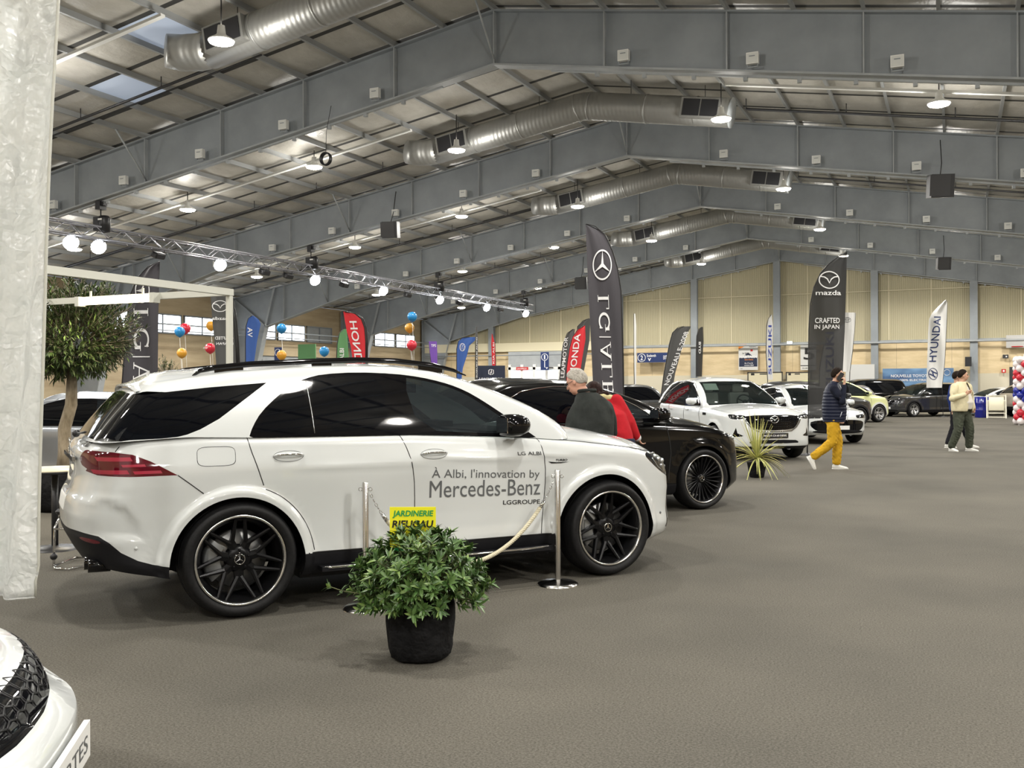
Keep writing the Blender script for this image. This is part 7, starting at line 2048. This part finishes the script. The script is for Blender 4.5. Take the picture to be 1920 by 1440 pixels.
def face_bits(root, c, f, up=V3(0, 0, 1), sc=1.0, glasses=False):
    f = f.normalized(); l = up.cross(f).normalized(); u = f.cross(l); R = Matrix((f, l, u)).transposed()
    for s in (-1, 1):
        MB().ball(c+u*0.010*sc+f*0.083*sc+l*s*0.031*sc, (0.009*sc, 0.013*sc, 0.007*sc), 12, 0, R).build('eye', m_eye, root)
        MB().tube([c+u*0.030*sc+f*0.093*sc+l*s*0.014*sc, c+u*0.034*sc+f*0.088*sc+l*s*0.034*sc, c+u*0.028*sc+f*0.074*sc+l*s*0.05*sc], 0.004*sc, 6).build('eyebrow', m_hairb if not glasses else m_hairg, root)
    MB().tube([c-u*0.058*sc+f*0.086*sc-l*0.022*sc, c-u*0.056*sc+f*0.101*sc, c-u*0.058*sc+f*0.086*sc+l*0.022*sc], 0.0045*sc, 6).build('mouth', m_lip, root)
    if glasses:
        mb = MB()
        for s in (-1, 1):
            q = c+u*0.008*sc+f*0.103*sc+l*s*0.031*sc; mb.tube([q+(l*0.024*cos(t)+u*0.018*sin(t))*sc for t in [2*pi*k/18 for k in range(18)]], 0.0022, 5, closed=True)
            mb.tube([q+l*s*0.024*sc, c+u*0.006*sc-f*0.005*sc+l*s*0.085*sc], 0.0022, 5)
        mb.tube([c+u*0.01*sc+f*0.105*sc-l*0.008, c+u*0.01*sc+f*0.105*sc+l*0.008], 0.0022, 5); mb.build('glasses', m_black, root)
def hair(root, c, f, m, up=V3(0, 0, 1), sc=1.0, low=-0.03, front=0.045, thick=0.013, vox=0.007):
    """short hair cap: skull offset, cut away over the face"""
    f = f.normalized(); l = up.cross(f).normalized(); u = f.cross(l); R = Matrix((f, l, u)).transposed()
    rx, ry, rz = (0.098+thick)*sc, (0.077+thick)*sc, (0.108+thick)*sc
    vs = []; n = 36; N = 22; mb = MB()
    o = c+u*0.017*sc-f*0.010*sc
    def lim(az):  # lowest polar angle reached by the hair at azimuth az (0 = front)
        k = (1-cos(az))/2; side = abs(sin(az))
        return 0.90+1.25*min(1, k*1.3)**1.0-0.10*side*(1 if k < 0.45 else 0)
    for i in range(N+1):
        for j in range(n):
            az = 2*pi*j/n; th = lim(az)*i/N; w = 1+0.02*sin(9*az+5*th)+0.015*sin(17*az)-0.08*(i/N)**6
            d = Vector((rx*sin(th)*cos(az)*w, ry*sin(th)*sin(az)*w, rz*cos(th)*w)); vs.append(o+R @ d)
    fs = [(i*n+j, (i+1)*n+j, (i+1)*n+(j+1) % n, i*n+(j+1) % n) for i in range(N) for j in range(n)]
    mb.add(vs, fs, 0, True)
    ob = mb.build('hair', m, root); s = ob.modifiers.new('s', 'SOLIDIFY'); s.thickness = 0.012*sc; s.offset = -1
    return ob
def shoe(root, ankle, d, m, flat=True, pitch=0.0, L=0.27, name='shoe'):
    d = d.normalized(); l = V3(0, 0, 1).cross(d).normalized(); d = (d*cos(pitch)-V3(0, 0, 1)*sin(pitch)); u = d.cross(l)
    mb = MB(); h = ankle-u*0.055
    etube(mb, [(h-d*0.075, l*0.026, u*0.03), (h-d*0.055, l*0.035, u*0.042), (h+d*0.0, l*0.04, u*0.055), (h+d*0.06-u*0.012, l*0.045, u*0.042), (h+d*0.13-u*0.022, l*0.048, u*0.032), (h+d*0.175-u*0.028, l*0.040, u*0.024), (h+d*0.20-u*0.034, l*0.02, u*0.014)], 18)
    mb.tube([h+u*0.02, h+u*0.075], [0.045, 0.047], 14)
    o = fuse(mb, name, m, root, 0.008, 4)
    mb = MB(); etube(mb, [(h-d*0.08-u*0.04, l*0.03, u*0.012), (h+d*0.0-u*0.043, l*0.042, u*0.012), (h+d*0.12-u*0.047, l*0.052, u*0.012), (h+d*0.185-u*0.049, l*0.042, u*0.011), (h+d*0.21-u*0.049, l*0.018, u*0.009)], 18)
    mb.build('sole', mat('shoe_sole', (0.7, 0.69, 0.66), 0.6), o)
    return o
def legs(root, hips, m, ths=(0.098, 0.072, 0.058), seat=0.16, nm='trousers', wrinkle=0.006, depth=0.13, zt=None, vox=0.011):
    """hips: [(hip, knee, ankle)] x2"""
    mb = MB(); c = (hips[0][0]+hips[1][0])/2
    lat = (hips[0][0]-hips[1][0]).normalized(); fr_ = lat.cross(V3(0, 0, 1))
    zt = zt or 0.10
    etube(mb, [(c+V3(0, 0, zt), lat*seat, fr_*depth), (c+V3(0, 0, 0.04), lat*(seat+0.01), fr_*(depth+0.005)), (c-V3(0, 0, 0.06), lat*(seat+0.005), fr_*depth*0.95), (c-V3(0, 0, 0.11), lat*seat*0.8, fr_*depth*0.7)], 22)
    for h, k, a in hips:
        mid = h.lerp(k, 0.5); cm = k.lerp(a, 0.35)+(-fr_ if 0 else V3(0, 0, 0)); limb(mb, [h, mid, k, cm, a+V3(0, 0, 0.03)], [ths[0], ths[0]*0.93, ths[1], ths[1]*0.95, ths[2]])
    def fn(v):
        w = wrinkle*(sin(v.z*52+5*sin(v.y*30+v.x*8))*0.6+sin(v.z*90+9*v.x*10)*0.4)*min(1, max(0, (c.z-0.05-v.z)*4)); 
        return Vector((v.x*(1)+w, v.y, v.z))
    return fuse(mb, nm, m, root, vox, 4, fn=fn)
m_shoew = cloth('white_leather_shoe', (0.66, 0.65, 0.61), 1.05, 0.1)

# ---- man on the phone
def phone_man():
    p = at_floor(1562, 880)
    R_ = thing('person', 'man in navy quilted vest and mustard trousers walking with phone at his ear', 'person', (p.x, p.y, 0), YAW-radians(12))
    f = V3(1, 0, 0)
    hz = 0.90
    hipL, hipR = V3(-0.02, 0.085, hz), V3(0.0, -0.085, hz)
    # right leg (near the camera) trails, left leg leads
    kR, aR = V3(-0.02, -0.10, 0.50), V3(-0.33, -0.10, 0.205)
    kL, aL = V3(0.09, 0.085, 0.50), V3(0.07, 0.09, 0.095)
    chest = V3(0.02, 0, 1.28); neck = V3(0.03, 0, 1.50); hc = V3(0.085, 0, 1.665)
    shR, shL = V3(0.0, -0.19, 1.42), V3(0.02, 0.19, 1.42)
    elR, wrR = V3(0.13, -0.27, 1.20), V3(0.175, -0.145, 1.50)
    elL, wrL = V3(0.02, 0.27, 1.13), V3(0.14, 0.25, 0.92)
    mb = MB(); head(mb, hc, V3(1, -0.12, 0.02)); limb(mb, [neck-V3(0.01, 0, 0.04), hc-V3(0.02, 0, 0.07)], [0.062, 0.056])
    etube(mb, [(V3(0, 0, 0.88), V3(0, 0.14, 0), V3(0.11, 0, 0)), (V3(0.01, 0, 1.15), V3(0, 0.15, 0), V3(0.13, 0, 0)), (V3(0.01, 0, 1.40), V3(0, 0.17, 0), V3(0.10, 0, 0)), (neck, V3(0, 0.07, 0), V3(0.06, 0, 0))])
    for s_, e_, w_ in ((shR, elR, wrR), (shL, elL, wrL)): limb(mb, [s_, e_, w_], [0.045, 0.04, 0.028])
    hand(mb, wrR, V3(0.10, 0.05, 0.9), V3(0.6, 0.9, 0), 0.55); hand(mb, wrL, V3(0.35, 0, -0.9), V3(1, 0, 0), 0.4)
    for h, k, a in ((hipL, kL, aL), (hipR, kR, aR)): limb(mb, [h, k, a], [0.07, 0.05, 0.04])
    fuse(mb, 'body', m_skin, R_, 0.0085, 4)
    face_bits(R_, hc, V3(1, -0.12, 0.02)); hair(R_, hc, V3(1, -0.12, 0.02), m_hairb)
    MB().ball(hc+V3(0.05, -0.01, -0.055), (0.055, 0.062, 0.045), 16).build('beard', m_hairb, R_)
    # quilted vest with belly
    mb = MB()
    etube(mb, [(V3(0.02, 0, 0.84), V3(0, 0.195, 0), V3(0.185, 0, 0)), (V3(0.025, 0, 0.95), V3(0, 0.20, 0), V3(0.205, 0, 0)), (V3(0.025, 0, 1.08), V3(0, 0.205, 0), V3(0.21, 0, 0)), (V3(0.015, 0, 1.22), V3(0, 0.205, 0), V3(0.19, 0, 0)), (V3(0.0, 0, 1.36), V3(0, 0.20, 0), V3(0.155, 0, 0)), (V3(0.0, 0, 1.45), V3(0, 0.15, 0), V3(0.12, 0, 0)), (V3(0.02, 0, 1.53), V3(0, 0.085, 0), V3(0.085, 0, 0))])
    m_vest = mat('navy_down_vest', (0.006, 0.009, 0.026), 0.45, spec=0.3)
    def ribs(v):
        k = abs(sin(v.z*pi/0.058)); r = 0.010*(k**0.6)-0.006; d = Vector((v.x-0.02, v.y, 0)); L = d.length
        return v+d/max(L, 0.01)*r if v.z < 1.42 else v
    fuse(mb, 'vest', m_vest, R_, 0.010, 3, fn=ribs)
    mb = MB(); mb.tube([V3(0.235, -0.06, 0.86), V3(0.25, -0.055, 1.0), V3(0.245, -0.05, 1.12), V3(0.205, -0.05, 1.28), V3(0.15, -0.045, 1.40), V3(0.11, -0.05, 1.50)], 0.006, 6); mb.build('zip', mat('pale_zip', (0.6, 0.62, 0.66), 0.4), R_)
    mb = MB(); mb.tube([V3(0.10, -0.198, 0.93), V3(0.13, -0.19, 1.02)], 0.006, 6); mb.build('pocket_zip', mat('pale_zip'), R_)
    MB().box(V3(-0.0, -0.255, 1.375), (0.02, 0.006, 0.02)).build('sleeve_badge', m_inkw2, R_)
    m_sl = cloth('black_navy_sleeve', (0.010, 0.012, 0.022))
    for s_, e_, w_ in ((shR, elR, wrR-V3(0.0, 0.0, 0.03)), (shL, elL, wrL)):
        mb = MB(); limb(mb, [s_, s_.lerp(e_, 0.5), e_, w_], [0.078, 0.068, 0.06, 0.044]); fuse(mb, 'sleeve', m_sl, R_, 0.010, 4)
    MB().tube([neck-V3(0.0, 0, 0.0), neck+V3(0.01, 0, 0.05)], [0.083, 0.072], 18).build('collar', m_vest, R_)
    legs(R_, [(hipL, kL, aL), (hipR, kR, aR)], cloth('mustard_corduroy', (0.50, 0.29, 0.02), 1.2), (0.112, 0.086, 0.072), 0.15, depth=0.135, wrinkle=0.010, zt=0.06)
    shoe(R_, aL+V3(0, 0, 0.0), V3(1, 0, 0), m_shoew); shoe(R_, aR, V3(1, 0.05, 0), m_shoew, pitch=1.05)
    # phone held at the right ear
    ph = thing('phone', 'dark phone held at the ear by the man in the navy vest', 'phone', R_.matrix_world @ V3(0, 0, 0), 0)
    bpy.context.view_layer.update()
    M = Matrix.Translation(R_.location) @ Matrix.Rotation(R_.rotation_euler.z, 4, 'Z')
    q = M @ V3(0.115, -0.112, 1.635); ph.location = q; ph.rotation_euler = (0, 0.55, R_.rotation_euler.z-0.1)
    o = MB().box((0, 0, 0), (0.072, 0.009, 0.15)).build('case', m_black, ph); b = o.modifiers.new('b', 'BEVEL'); b.width = 0.004
    MB().box((0, 0.005, 0), (0.064, 0.001, 0.14)).build('screen', m_trim, ph)
phone_man()

# ---- man in the cream jacket
def cream_man():
    p = at_floor(1803, 846)
    R_ = thing('person', 'man in cream jacket and dark green trousers looking right, hand on chest', 'person', (p.x, p.y, 0), YAW-radians(62))
    hf = V3(cos(radians(48)), sin(radians(48)), 0.0)
    hipL, hipR = V3(0, 0.10, 0.90), V3(0, -0.10, 0.90)
    kL, aL = V3(0.10, 0.14, 0.50), V3(0.05, 0.185, 0.095); kR, aR = V3(0.02, -0.13, 0.50), V3(-0.12, -0.17, 0.095)
    neck = V3(0.01, 0, 1.50); hc = V3(0.03, 0.02, 1.675)
    shR, shL = V3(0.0, -0.215, 1.42), V3(0, 0.215, 1.42)
    elR, wrR = V3(0.02, -0.33, 1.17), V3(0.21, -0.14, 1.26); elL, wrL = V3(-0.02, 0.33, 1.15), V3(0.09, 0.27, 0.96)
    mb = MB(); head(mb, hc, hf, sc=1.03); limb(mb, [neck-V3(0.01, 0, 0.05), hc-V3(0.01, 0, 0.07)], [0.070, 0.062])
    etube(mb, [(V3(0, 0, 0.90), V3(0, 0.15, 0), V3(0.12, 0, 0)), (V3(0.0, 0, 1.40), V3(0, 0.17, 0), V3(0.10, 0, 0)), (neck, V3(0, 0.07, 0), V3(0.06, 0, 0))])
    for s_, e_, w_ in ((shR, elR, wrR), (shL, elL, wrL)): limb(mb, [s_, e_, w_], [0.05, 0.045, 0.030])
    hand(mb, wrR, V3(0.15, 0.75, 0.45), V3(0.1, -0.3, 1), 0.35, sc=1.05); hand(mb, wrL, V3(0.3, -0.1, -0.9), V3(1, 0, 0), 0.5)
    for h, k, a in ((hipL, kL, aL), (hipR, kR, aR)): limb(mb, [h, k, a], [0.07, 0.05, 0.04])
    fuse(mb, 'body', m_skin, R_, 0.009, 4); face_bits(R_, hc, hf, sc=1.03); hair(R_, hc, hf, m_hairb, sc=1.03)
    m_sh = cloth('white_shirt', (0.66, 0.62, 0.56), 1.08, 0.3)
    mb = MB(); etube(mb, [(V3(0.04, 0.01, 0.93), V3(0, 0.19, 0), V3(0.165, 0, 0)), (V3(0.05, 0.01, 1.08), V3(0, 0.20, 0), V3(0.195, 0, 0)), (V3(0.035, 0, 1.22), V3(0, 0.20, 0), V3(0.175, 0, 0)), (V3(0.02, 0, 1.38), V3(0, 0.17, 0), V3(0.13, 0, 0)), (neck, V3(0, 0.085, 0), V3(0.085, 0, 0))]); fuse(mb, 'shirt', m_sh, R_, 0.011, 4)
    m_j = cloth('cream_jacket', (0.60, 0.54, 0.36), 1.1, 0.5)
    # open jacket: wide shell with the front wedge cut out
    mb = MB(); n = 40
    secs = [(0.88, 0.245, 0.19), (1.0, 0.245, 0.205), (1.15, 0.24, 0.205), (1.3, 0.238, 0.18), (1.40, 0.225, 0.15), (1.47, 0.16, 0.12), (1.54, 0.10, 0.10)]
    vs = []
    for z, ry, rx in secs:
        g = 0.50-0.22*(z-0.88)/0.66
        for k in range(n+1):
            a = -pi+g*0.5+0 if 0 else (g*0.55+(2*pi-g*1.3)*k/n)+0.10
            rr = 1+0.012*sin(7*a+z*17); vs.append((rx*cos(a)*rr+0.02, ry*sin(a)*rr, z))
    fs = [(i*(n+1)+k, i*(n+1)+k+1, (i+1)*(n+1)+k+1, (i+1)*(n+1)+k) for i in range(len(secs)-1) for k in range(n)]
    mb.add(vs, fs, 0, True); o = mb.build('jacket', m_j, R_); s = o.modifiers.new('s', 'SOLIDIFY'); s.thickness = 0.014; s.offset = 1; s = o.modifiers.new('u', 'SUBSURF'); s.levels = s.render_levels = 1
    for s_, e_, w_ in ((shR, elR, wrR-(wrR-elR)*0.12), (shL, elL, wrL)):
        mb = MB(); limb(mb, [s_, s_.lerp(e_, 0.5), e_, w_], [0.095, 0.083, 0.072, 0.055]); fuse(mb, 'sleeve', m_j, R_, 0.011, 4)
    MB().box(V3(0.195, 0.14, 1.27), (0.012, 0.10, 0.11), 0, Matrix.Rotation(0.6, 3, 'Z')).build('chest_pocket', m_j, R_)
    mb = MB(); mb.tube([neck+V3(0.09*cos(a), 0.10*sin(a), 0.02) for a in np.linspace(0.7, 2*pi-0.7, 14)], 0.02, 8); mb.build('collar', m_j, R_)
    legs(R_, [(hipL, kL, aL), (hipR, kR, aR)], cloth('dark_olive_trousers', (0.055, 0.062, 0.045), 1.25), (0.125, 0.095, 0.082), 0.18, depth=0.15, wrinkle=0.008)
    shoe(R_, aL, V3(1, 0.35, 0), m_shoew); shoe(R_, aR, V3(1, -0.25, 0), m_shoew)
cream_man()
# ---- person behind him
def behind_man():
    p = at_floor(1793, 839.5)
    R_ = thing('person', 'person in blue jacket and black trousers mostly hidden behind the cream-jacket man', 'person', (p.x, p.y, 0), YAW-radians(40))
    hipL, hipR = V3(0, 0.09, 0.90), V3(0, -0.09, 0.90); kL, aL = V3(0.12, 0.13, 0.5), V3(0.24, 0.22, 0.095); kR, aR = V3(-0.02, -0.12, 0.5), V3(-0.14, -0.14, 0.095)
    neck = V3(0, 0, 1.48); hc = V3(0.03, 0.0, 1.655); hf = V3(1, 0.5, 0)
    shR, shL = V3(-0.02, -0.20, 1.41), V3(0, 0.20, 1.41); elR, wrR = V3(-0.06, -0.30, 1.15), V3(0.0, -0.31, 0.91); elL, wrL = V3(0, 0.28, 1.15), V3(0.1, 0.26, 0.92)
    mb = MB(); head(mb, hc, hf); limb(mb, [neck-V3(0, 0, 0.05), hc-V3(0.01, 0, 0.07)], [0.06, 0.055])
    etube(mb, [(V3(0, 0, 0.90), V3(0, 0.14, 0), V3(0.10, 0, 0)), (V3(0, 0, 1.40), V3(0, 0.16, 0), V3(0.10, 0, 0)), (neck, V3(0, 0.07, 0), V3(0.06, 0, 0))])
    for s_, e_, w_ in ((shR, elR, wrR), (shL, elL, wrL)): limb(mb, [s_, e_, w_], [0.045, 0.04, 0.028])
    hand(mb, wrR, V3(0.25, 0.1, -0.9), V3(1, 0, 0), 0.4); hand(mb, wrL, V3(0.25, 0, -0.9), V3(1, 0, 0), 0.4)
    for h, k, a in ((hipL, kL, aL), (hipR, kR, aR)): limb(mb, [h, k, a], [0.07, 0.05, 0.04])
    fuse(mb, 'body', m_skin, R_, 0.009, 4); face_bits(R_, hc, hf); hair(R_, hc, hf, m_hairb)
    m_j = cloth('royal_blue_jacket', (0.015, 0.03, 0.13)); mb = MB()
    etube(mb, [(V3(0, 0, 0.86), V3(0, 0.19, 0), V3(0.14, 0, 0)), (V3(0, 0, 1.1), V3(0, 0.20, 0), V3(0.16, 0, 0)), (V3(0, 0, 1.38), V3(0, 0.195, 0), V3(0.14, 0, 0)), (V3(0, 0, 1.50), V3(0, 0.085, 0), V3(0.085, 0, 0))]); fuse(mb, 'jacket', m_j, R_, 0.012, 4)
    for s_, e_, w_ in ((shR, elR, wrR), (shL, elL, wrL)):
        mb = MB(); limb(mb, [s_, s_.lerp(e_, 0.5), e_, w_], [0.08, 0.07, 0.06, 0.045]); fuse(mb, 'sleeve', m_j, R_, 0.011, 4)
    legs(R_, [(hipL, kL, aL), (hipR, kR, aR)], cloth('black_trousers', (0.012, 0.012, 0.016)), (0.10, 0.078, 0.066), 0.16)
    shoe(R_, aL, V3(1, 0.3, 0), m_shoew); shoe(R_, aR, V3(1, -0.1, 0), m_shoew)
behind_man()
# ---- grey-haired man between the cars, seen from behind
def grey_man():
    p0 = at_d(1112, 720, 9.95)
    R_ = thing('person', 'grey-haired man with glasses in a dark jacket, seen from behind between the cars', 'person', (p0.x, p0.y, 0), YAW+radians(112))
    # local x = away from us and to the left
    hf = V3(0.80, 0.70, -0.45)
    hipL, hipR = V3(-0.02, 0.11, 0.86), V3(-0.02, -0.11, 0.86); kL, aL = V3(0.02, 0.13, 0.48), V3(0, 0.14, 0.095); kR, aR = V3(0.02, -0.13, 0.48), V3(0, -0.14, 0.095)
    neck = V3(0.06, 0.06, 1.42); hc = V3(0.12, 0.13, 1.545)
    shR, shL = V3(0.02, -0.17, 1.29), V3(0.02, 0.17, 1.29); elR, wrR = V3(0.04, -0.235, 1.02), V3(0.24, -0.19, 0.92); elL, wrL = V3(0.02, 0.26, 1.02), V3(0.24, 0.24, 0.92)
    up = V3(0.30, 0.15, 1).normalized()
    mb = MB(); head(mb, hc, hf, up, sc=1.06); limb(mb, [neck-V3(0.0, 0.02, 0.06), hc-V3(0.03, 0.03, 0.07)], [0.075, 0.066])
    etube(mb, [(V3(0, 0, 0.86), V3(0, 0.16, 0), V3(0.13, 0, 0)), (V3(0, 0, 1.28), V3(0, 0.18, 0), V3(0.12, 0, 0)), (neck, V3(0, 0.08, 0), V3(0.07, 0, 0))])
    for s_, e_, w_ in ((shR, elR, wrR), (shL, elL, wrL)): limb(mb, [s_, e_, w_], [0.05, 0.045, 0.030])
    hand(mb, wrR, V3(0.9, 0, -0.2), V3(0, 1, 0.2), 0.4); hand(mb, wrL, V3(0.9, 0, -0.2), V3(0, -1, 0.2), 0.4)
    for h, k, a in ((hipL, kL, aL), (hipR, kR, aR)): limb(mb, [h, k, a], [0.07, 0.05, 0.04])
    fuse(mb, 'body', mat('ruddy_skin', (0.50, 0.26, 0.18), 0.5), R_, 0.008, 3); face_bits(R_, hc, hf, up, 1.06, True); hair(R_, hc, hf, m_hairg, up, 1.06)
    m_j = cloth('dark_green_grey_jacket', (0.026, 0.029, 0.027), 1.3, 0.6, 5); mb = MB()
    etube(mb, [(V3(0.0, 0, 0.78), V3(0, 0.20, 0), V3(0.16, 0, 0)), (V3(0, 0, 0.95), V3(0, 0.205, 0), V3(0.17, 0, 0)), (V3(-0.01, 0, 1.12), V3(0, 0.21, 0), V3(0.165, 0, 0)), (V3(0.0, 0.0, 1.27), V3(0, 0.205, 0.0), V3(0.15, 0, 0)), (V3(0.02, 0.02, 1.37), V3(0, 0.165, 0), V3(0.13, 0, 0)), (V3(0.045, 0.05, 1.445), V3(0, 0.095, 0), V3(0.095, 0, 0))])
    for s_, e_, w_ in ((shR, elR, wrR), (shL, elL, wrL)):
        limb(mb, [s_+V3(0, -0.02 if s_.y > 0 else 0.02, -0.01), s_.lerp(e_, 0.5), e_, w_], [0.085, 0.08, 0.068, 0.050])
    fuse(mb, 'jacket', m_j, R_, 0.011, 14, 0.6, fn=lambda v: Vector((v.x-0.007*sin(v.y*34+3*sin(v.z*7)), v.y, v.z)))
    mb = MB(); mb.tube([V3(0.045+0.085*cos(a), 0.05+0.088*sin(a), 1.455-0.01*cos(a)) for a in [2*pi*k/20 for k in range(20)]], 0.018, 8, closed=True); mb.build('collar', m_j, R_)
    legs(R_, [(hipL, kL, aL), (hipR, kR, aR)], cloth('dark_blue_jeans', (0.02, 0.025, 0.045)), (0.11, 0.085, 0.072), 0.18)
    shoe(R_, aL, V3(1, 0.1, 0), m_clad); shoe(R_, aR, V3(1, -0.1, 0), m_clad)
grey_man()
# ---- person in red leaning into the black car
def red_woman():
    p0 = at_d(1150, 720, 10.74)
    R_ = thing('person', 'person in a red jumper leaning on the black SUV beside the grey-haired man', 'person', (p0.x, p0.y, 0), YAW+radians(95))
    hipL, hipR = V3(-0.30, 0.09, 0.84), V3(-0.30, -0.09, 0.84); kL, aL = V3(-0.22, 0.10, 0.47), V3(-0.26, 0.11, 0.095); kR, aR = V3(-0.22, -0.10, 0.47), V3(-0.26, -0.11, 0.095)
    m_r = cloth('red_jumper', (0.40, 0.013, 0.02), 1.12, 0.25)
    neck = V3(-0.02, 0.10, 1.375); hc = V3(0.10, 0.20, 1.415); hf = V3(0.9, 0.3, -0.4)
    shR, shL = V3(-0.09, -0.015, 1.34), V3(0.02, 0.26, 1.33); elR, wrR = V3(-0.13, -0.13, 1.10), V3(-0.12, -0.235, 0.945); elL, wrL = V3(0.10, 0.30, 1.10), V3(0.16, 0.20, 1.0)
    mb = MB(); head(mb, hc, hf, sc=0.96); limb(mb, [neck-V3(0.02, 0, 0.05), hc-V3(0.03, 0.01, 0.05)], [0.055, 0.05])
    etube(mb, [(V3(-0.30, 0, 0.84), V3(0, 0.15, 0), V3(0.11, 0, 0)), (V3(-0.2, 0.04, 1.1), V3(0, 0.14, 0), V3(0.1, 0, 0)), (V3(-0.06, 0.10, 1.33), V3(0, 0.13, 0), V3(0.09, 0, 0.02)), (neck, V3(0, 0.06, 0), V3(0.05, 0, 0))])
    for s_, e_, w_ in ((shR, elR, wrR), (shL, elL, wrL)): limb(mb, [s_, e_, w_], [0.04, 0.036, 0.026])
    hand(mb, wrR, V3(0.25, -0.5, -0.75), V3(1, 0, 0), 0.3, sc=0.92); hand(mb, wrL, V3(0.9, -0.2, -0.3), V3(0, -1, 0), 0.3, sc=0.92)
    for h, k, a in ((hipL, kL, aL), (hipR, kR, aR)): limb(mb, [h, k, a], [0.07, 0.05, 0.04])
    fuse(mb, 'body', m_skin, R_, 0.0085, 4); face_bits(R_, hc, hf, sc=0.96)
    m_hr = noise_col(mat('dark_red_brown_hair', rough=0.6, spec=0.1), 50, (0.008, 0.003, 0.002), (0.022, 0.008, 0.006)); hair(R_, hc, hf, m_hr, sc=1.0, thick=0.02)
    mb = MB(); limb(mb, [hc+V3(-0.05, 0, 0.02), hc+V3(-0.09, -0.01, -0.06), neck+V3(-0.05, 0.0, 0.03)], [0.08, 0.075, 0.05]); fuse(mb, 'long_hair', m_hr, R_, 0.01, 4)
    mb = MB(); etube(mb, [(V3(-0.30, 0, 0.80), V3(0, 0.185, 0), V3(0.14, 0, 0)), (V3(-0.25, 0.02, 1.0), V3(0, 0.175, 0), V3(0.14, 0, 0)), (V3(-0.17, 0.06, 1.2), V3(0, 0.16, 0), V3(0.13, 0, 0)), (V3(-0.08, 0.10, 1.33), V3(0, 0.15, 0), V3(0.10, 0, 0.03)), (V3(-0.04, 0.11, 1.38), V3(0, 0.08, 0), V3(0.07, 0, 0.02))])
    limb(mb, [shR, shR.lerp(elR, 0.5), elR, wrR], [0.078, 0.085, 0.092, 0.045]); limb(mb, [shL, elL, wrL], [0.072, 0.06, 0.045]); fuse(mb, 'jumper', m_r, R_, 0.010, 5)
    mb = MB(); limb(mb, [wrR+V3(0, 0.01, 0.012), wrR+V3(0.006, -0.012, -0.012)], [0.046, 0.042]); fuse(mb, 'cuff', m_sh_ if 0 else cloth('white_cuff', (0.7, 0.7, 0.7), 1.05, 0.1), R_, 0.008, 3)
    mb = MB(); limb(mb, [neck+V3(-0.06, -0.07, -0.005), neck+V3(-0.07, 0.02, 0.01), neck+V3(-0.03, 0.08, 0.01), neck+V3(0.04, 0.03, 0.0)], [0.035, 0.04, 0.035, 0.03]); fuse(mb, 'scarf', cloth('pale_yellow_scarf', (0.62, 0.56, 0.30), 1.15, 0.4), R_, 0.009, 3)
    legs(R_, [(hipL, kL, aL), (hipR, kR, aR)], cloth('dark_blue_jeans', (0.02, 0.025, 0.045)), (0.10, 0.078, 0.066), 0.17)
    shoe(R_, aL, V3(1, 0, 0), m_clad, L=0.25); shoe(R_, aR, V3(1, 0, 0), m_clad, L=0.25)
red_woman()
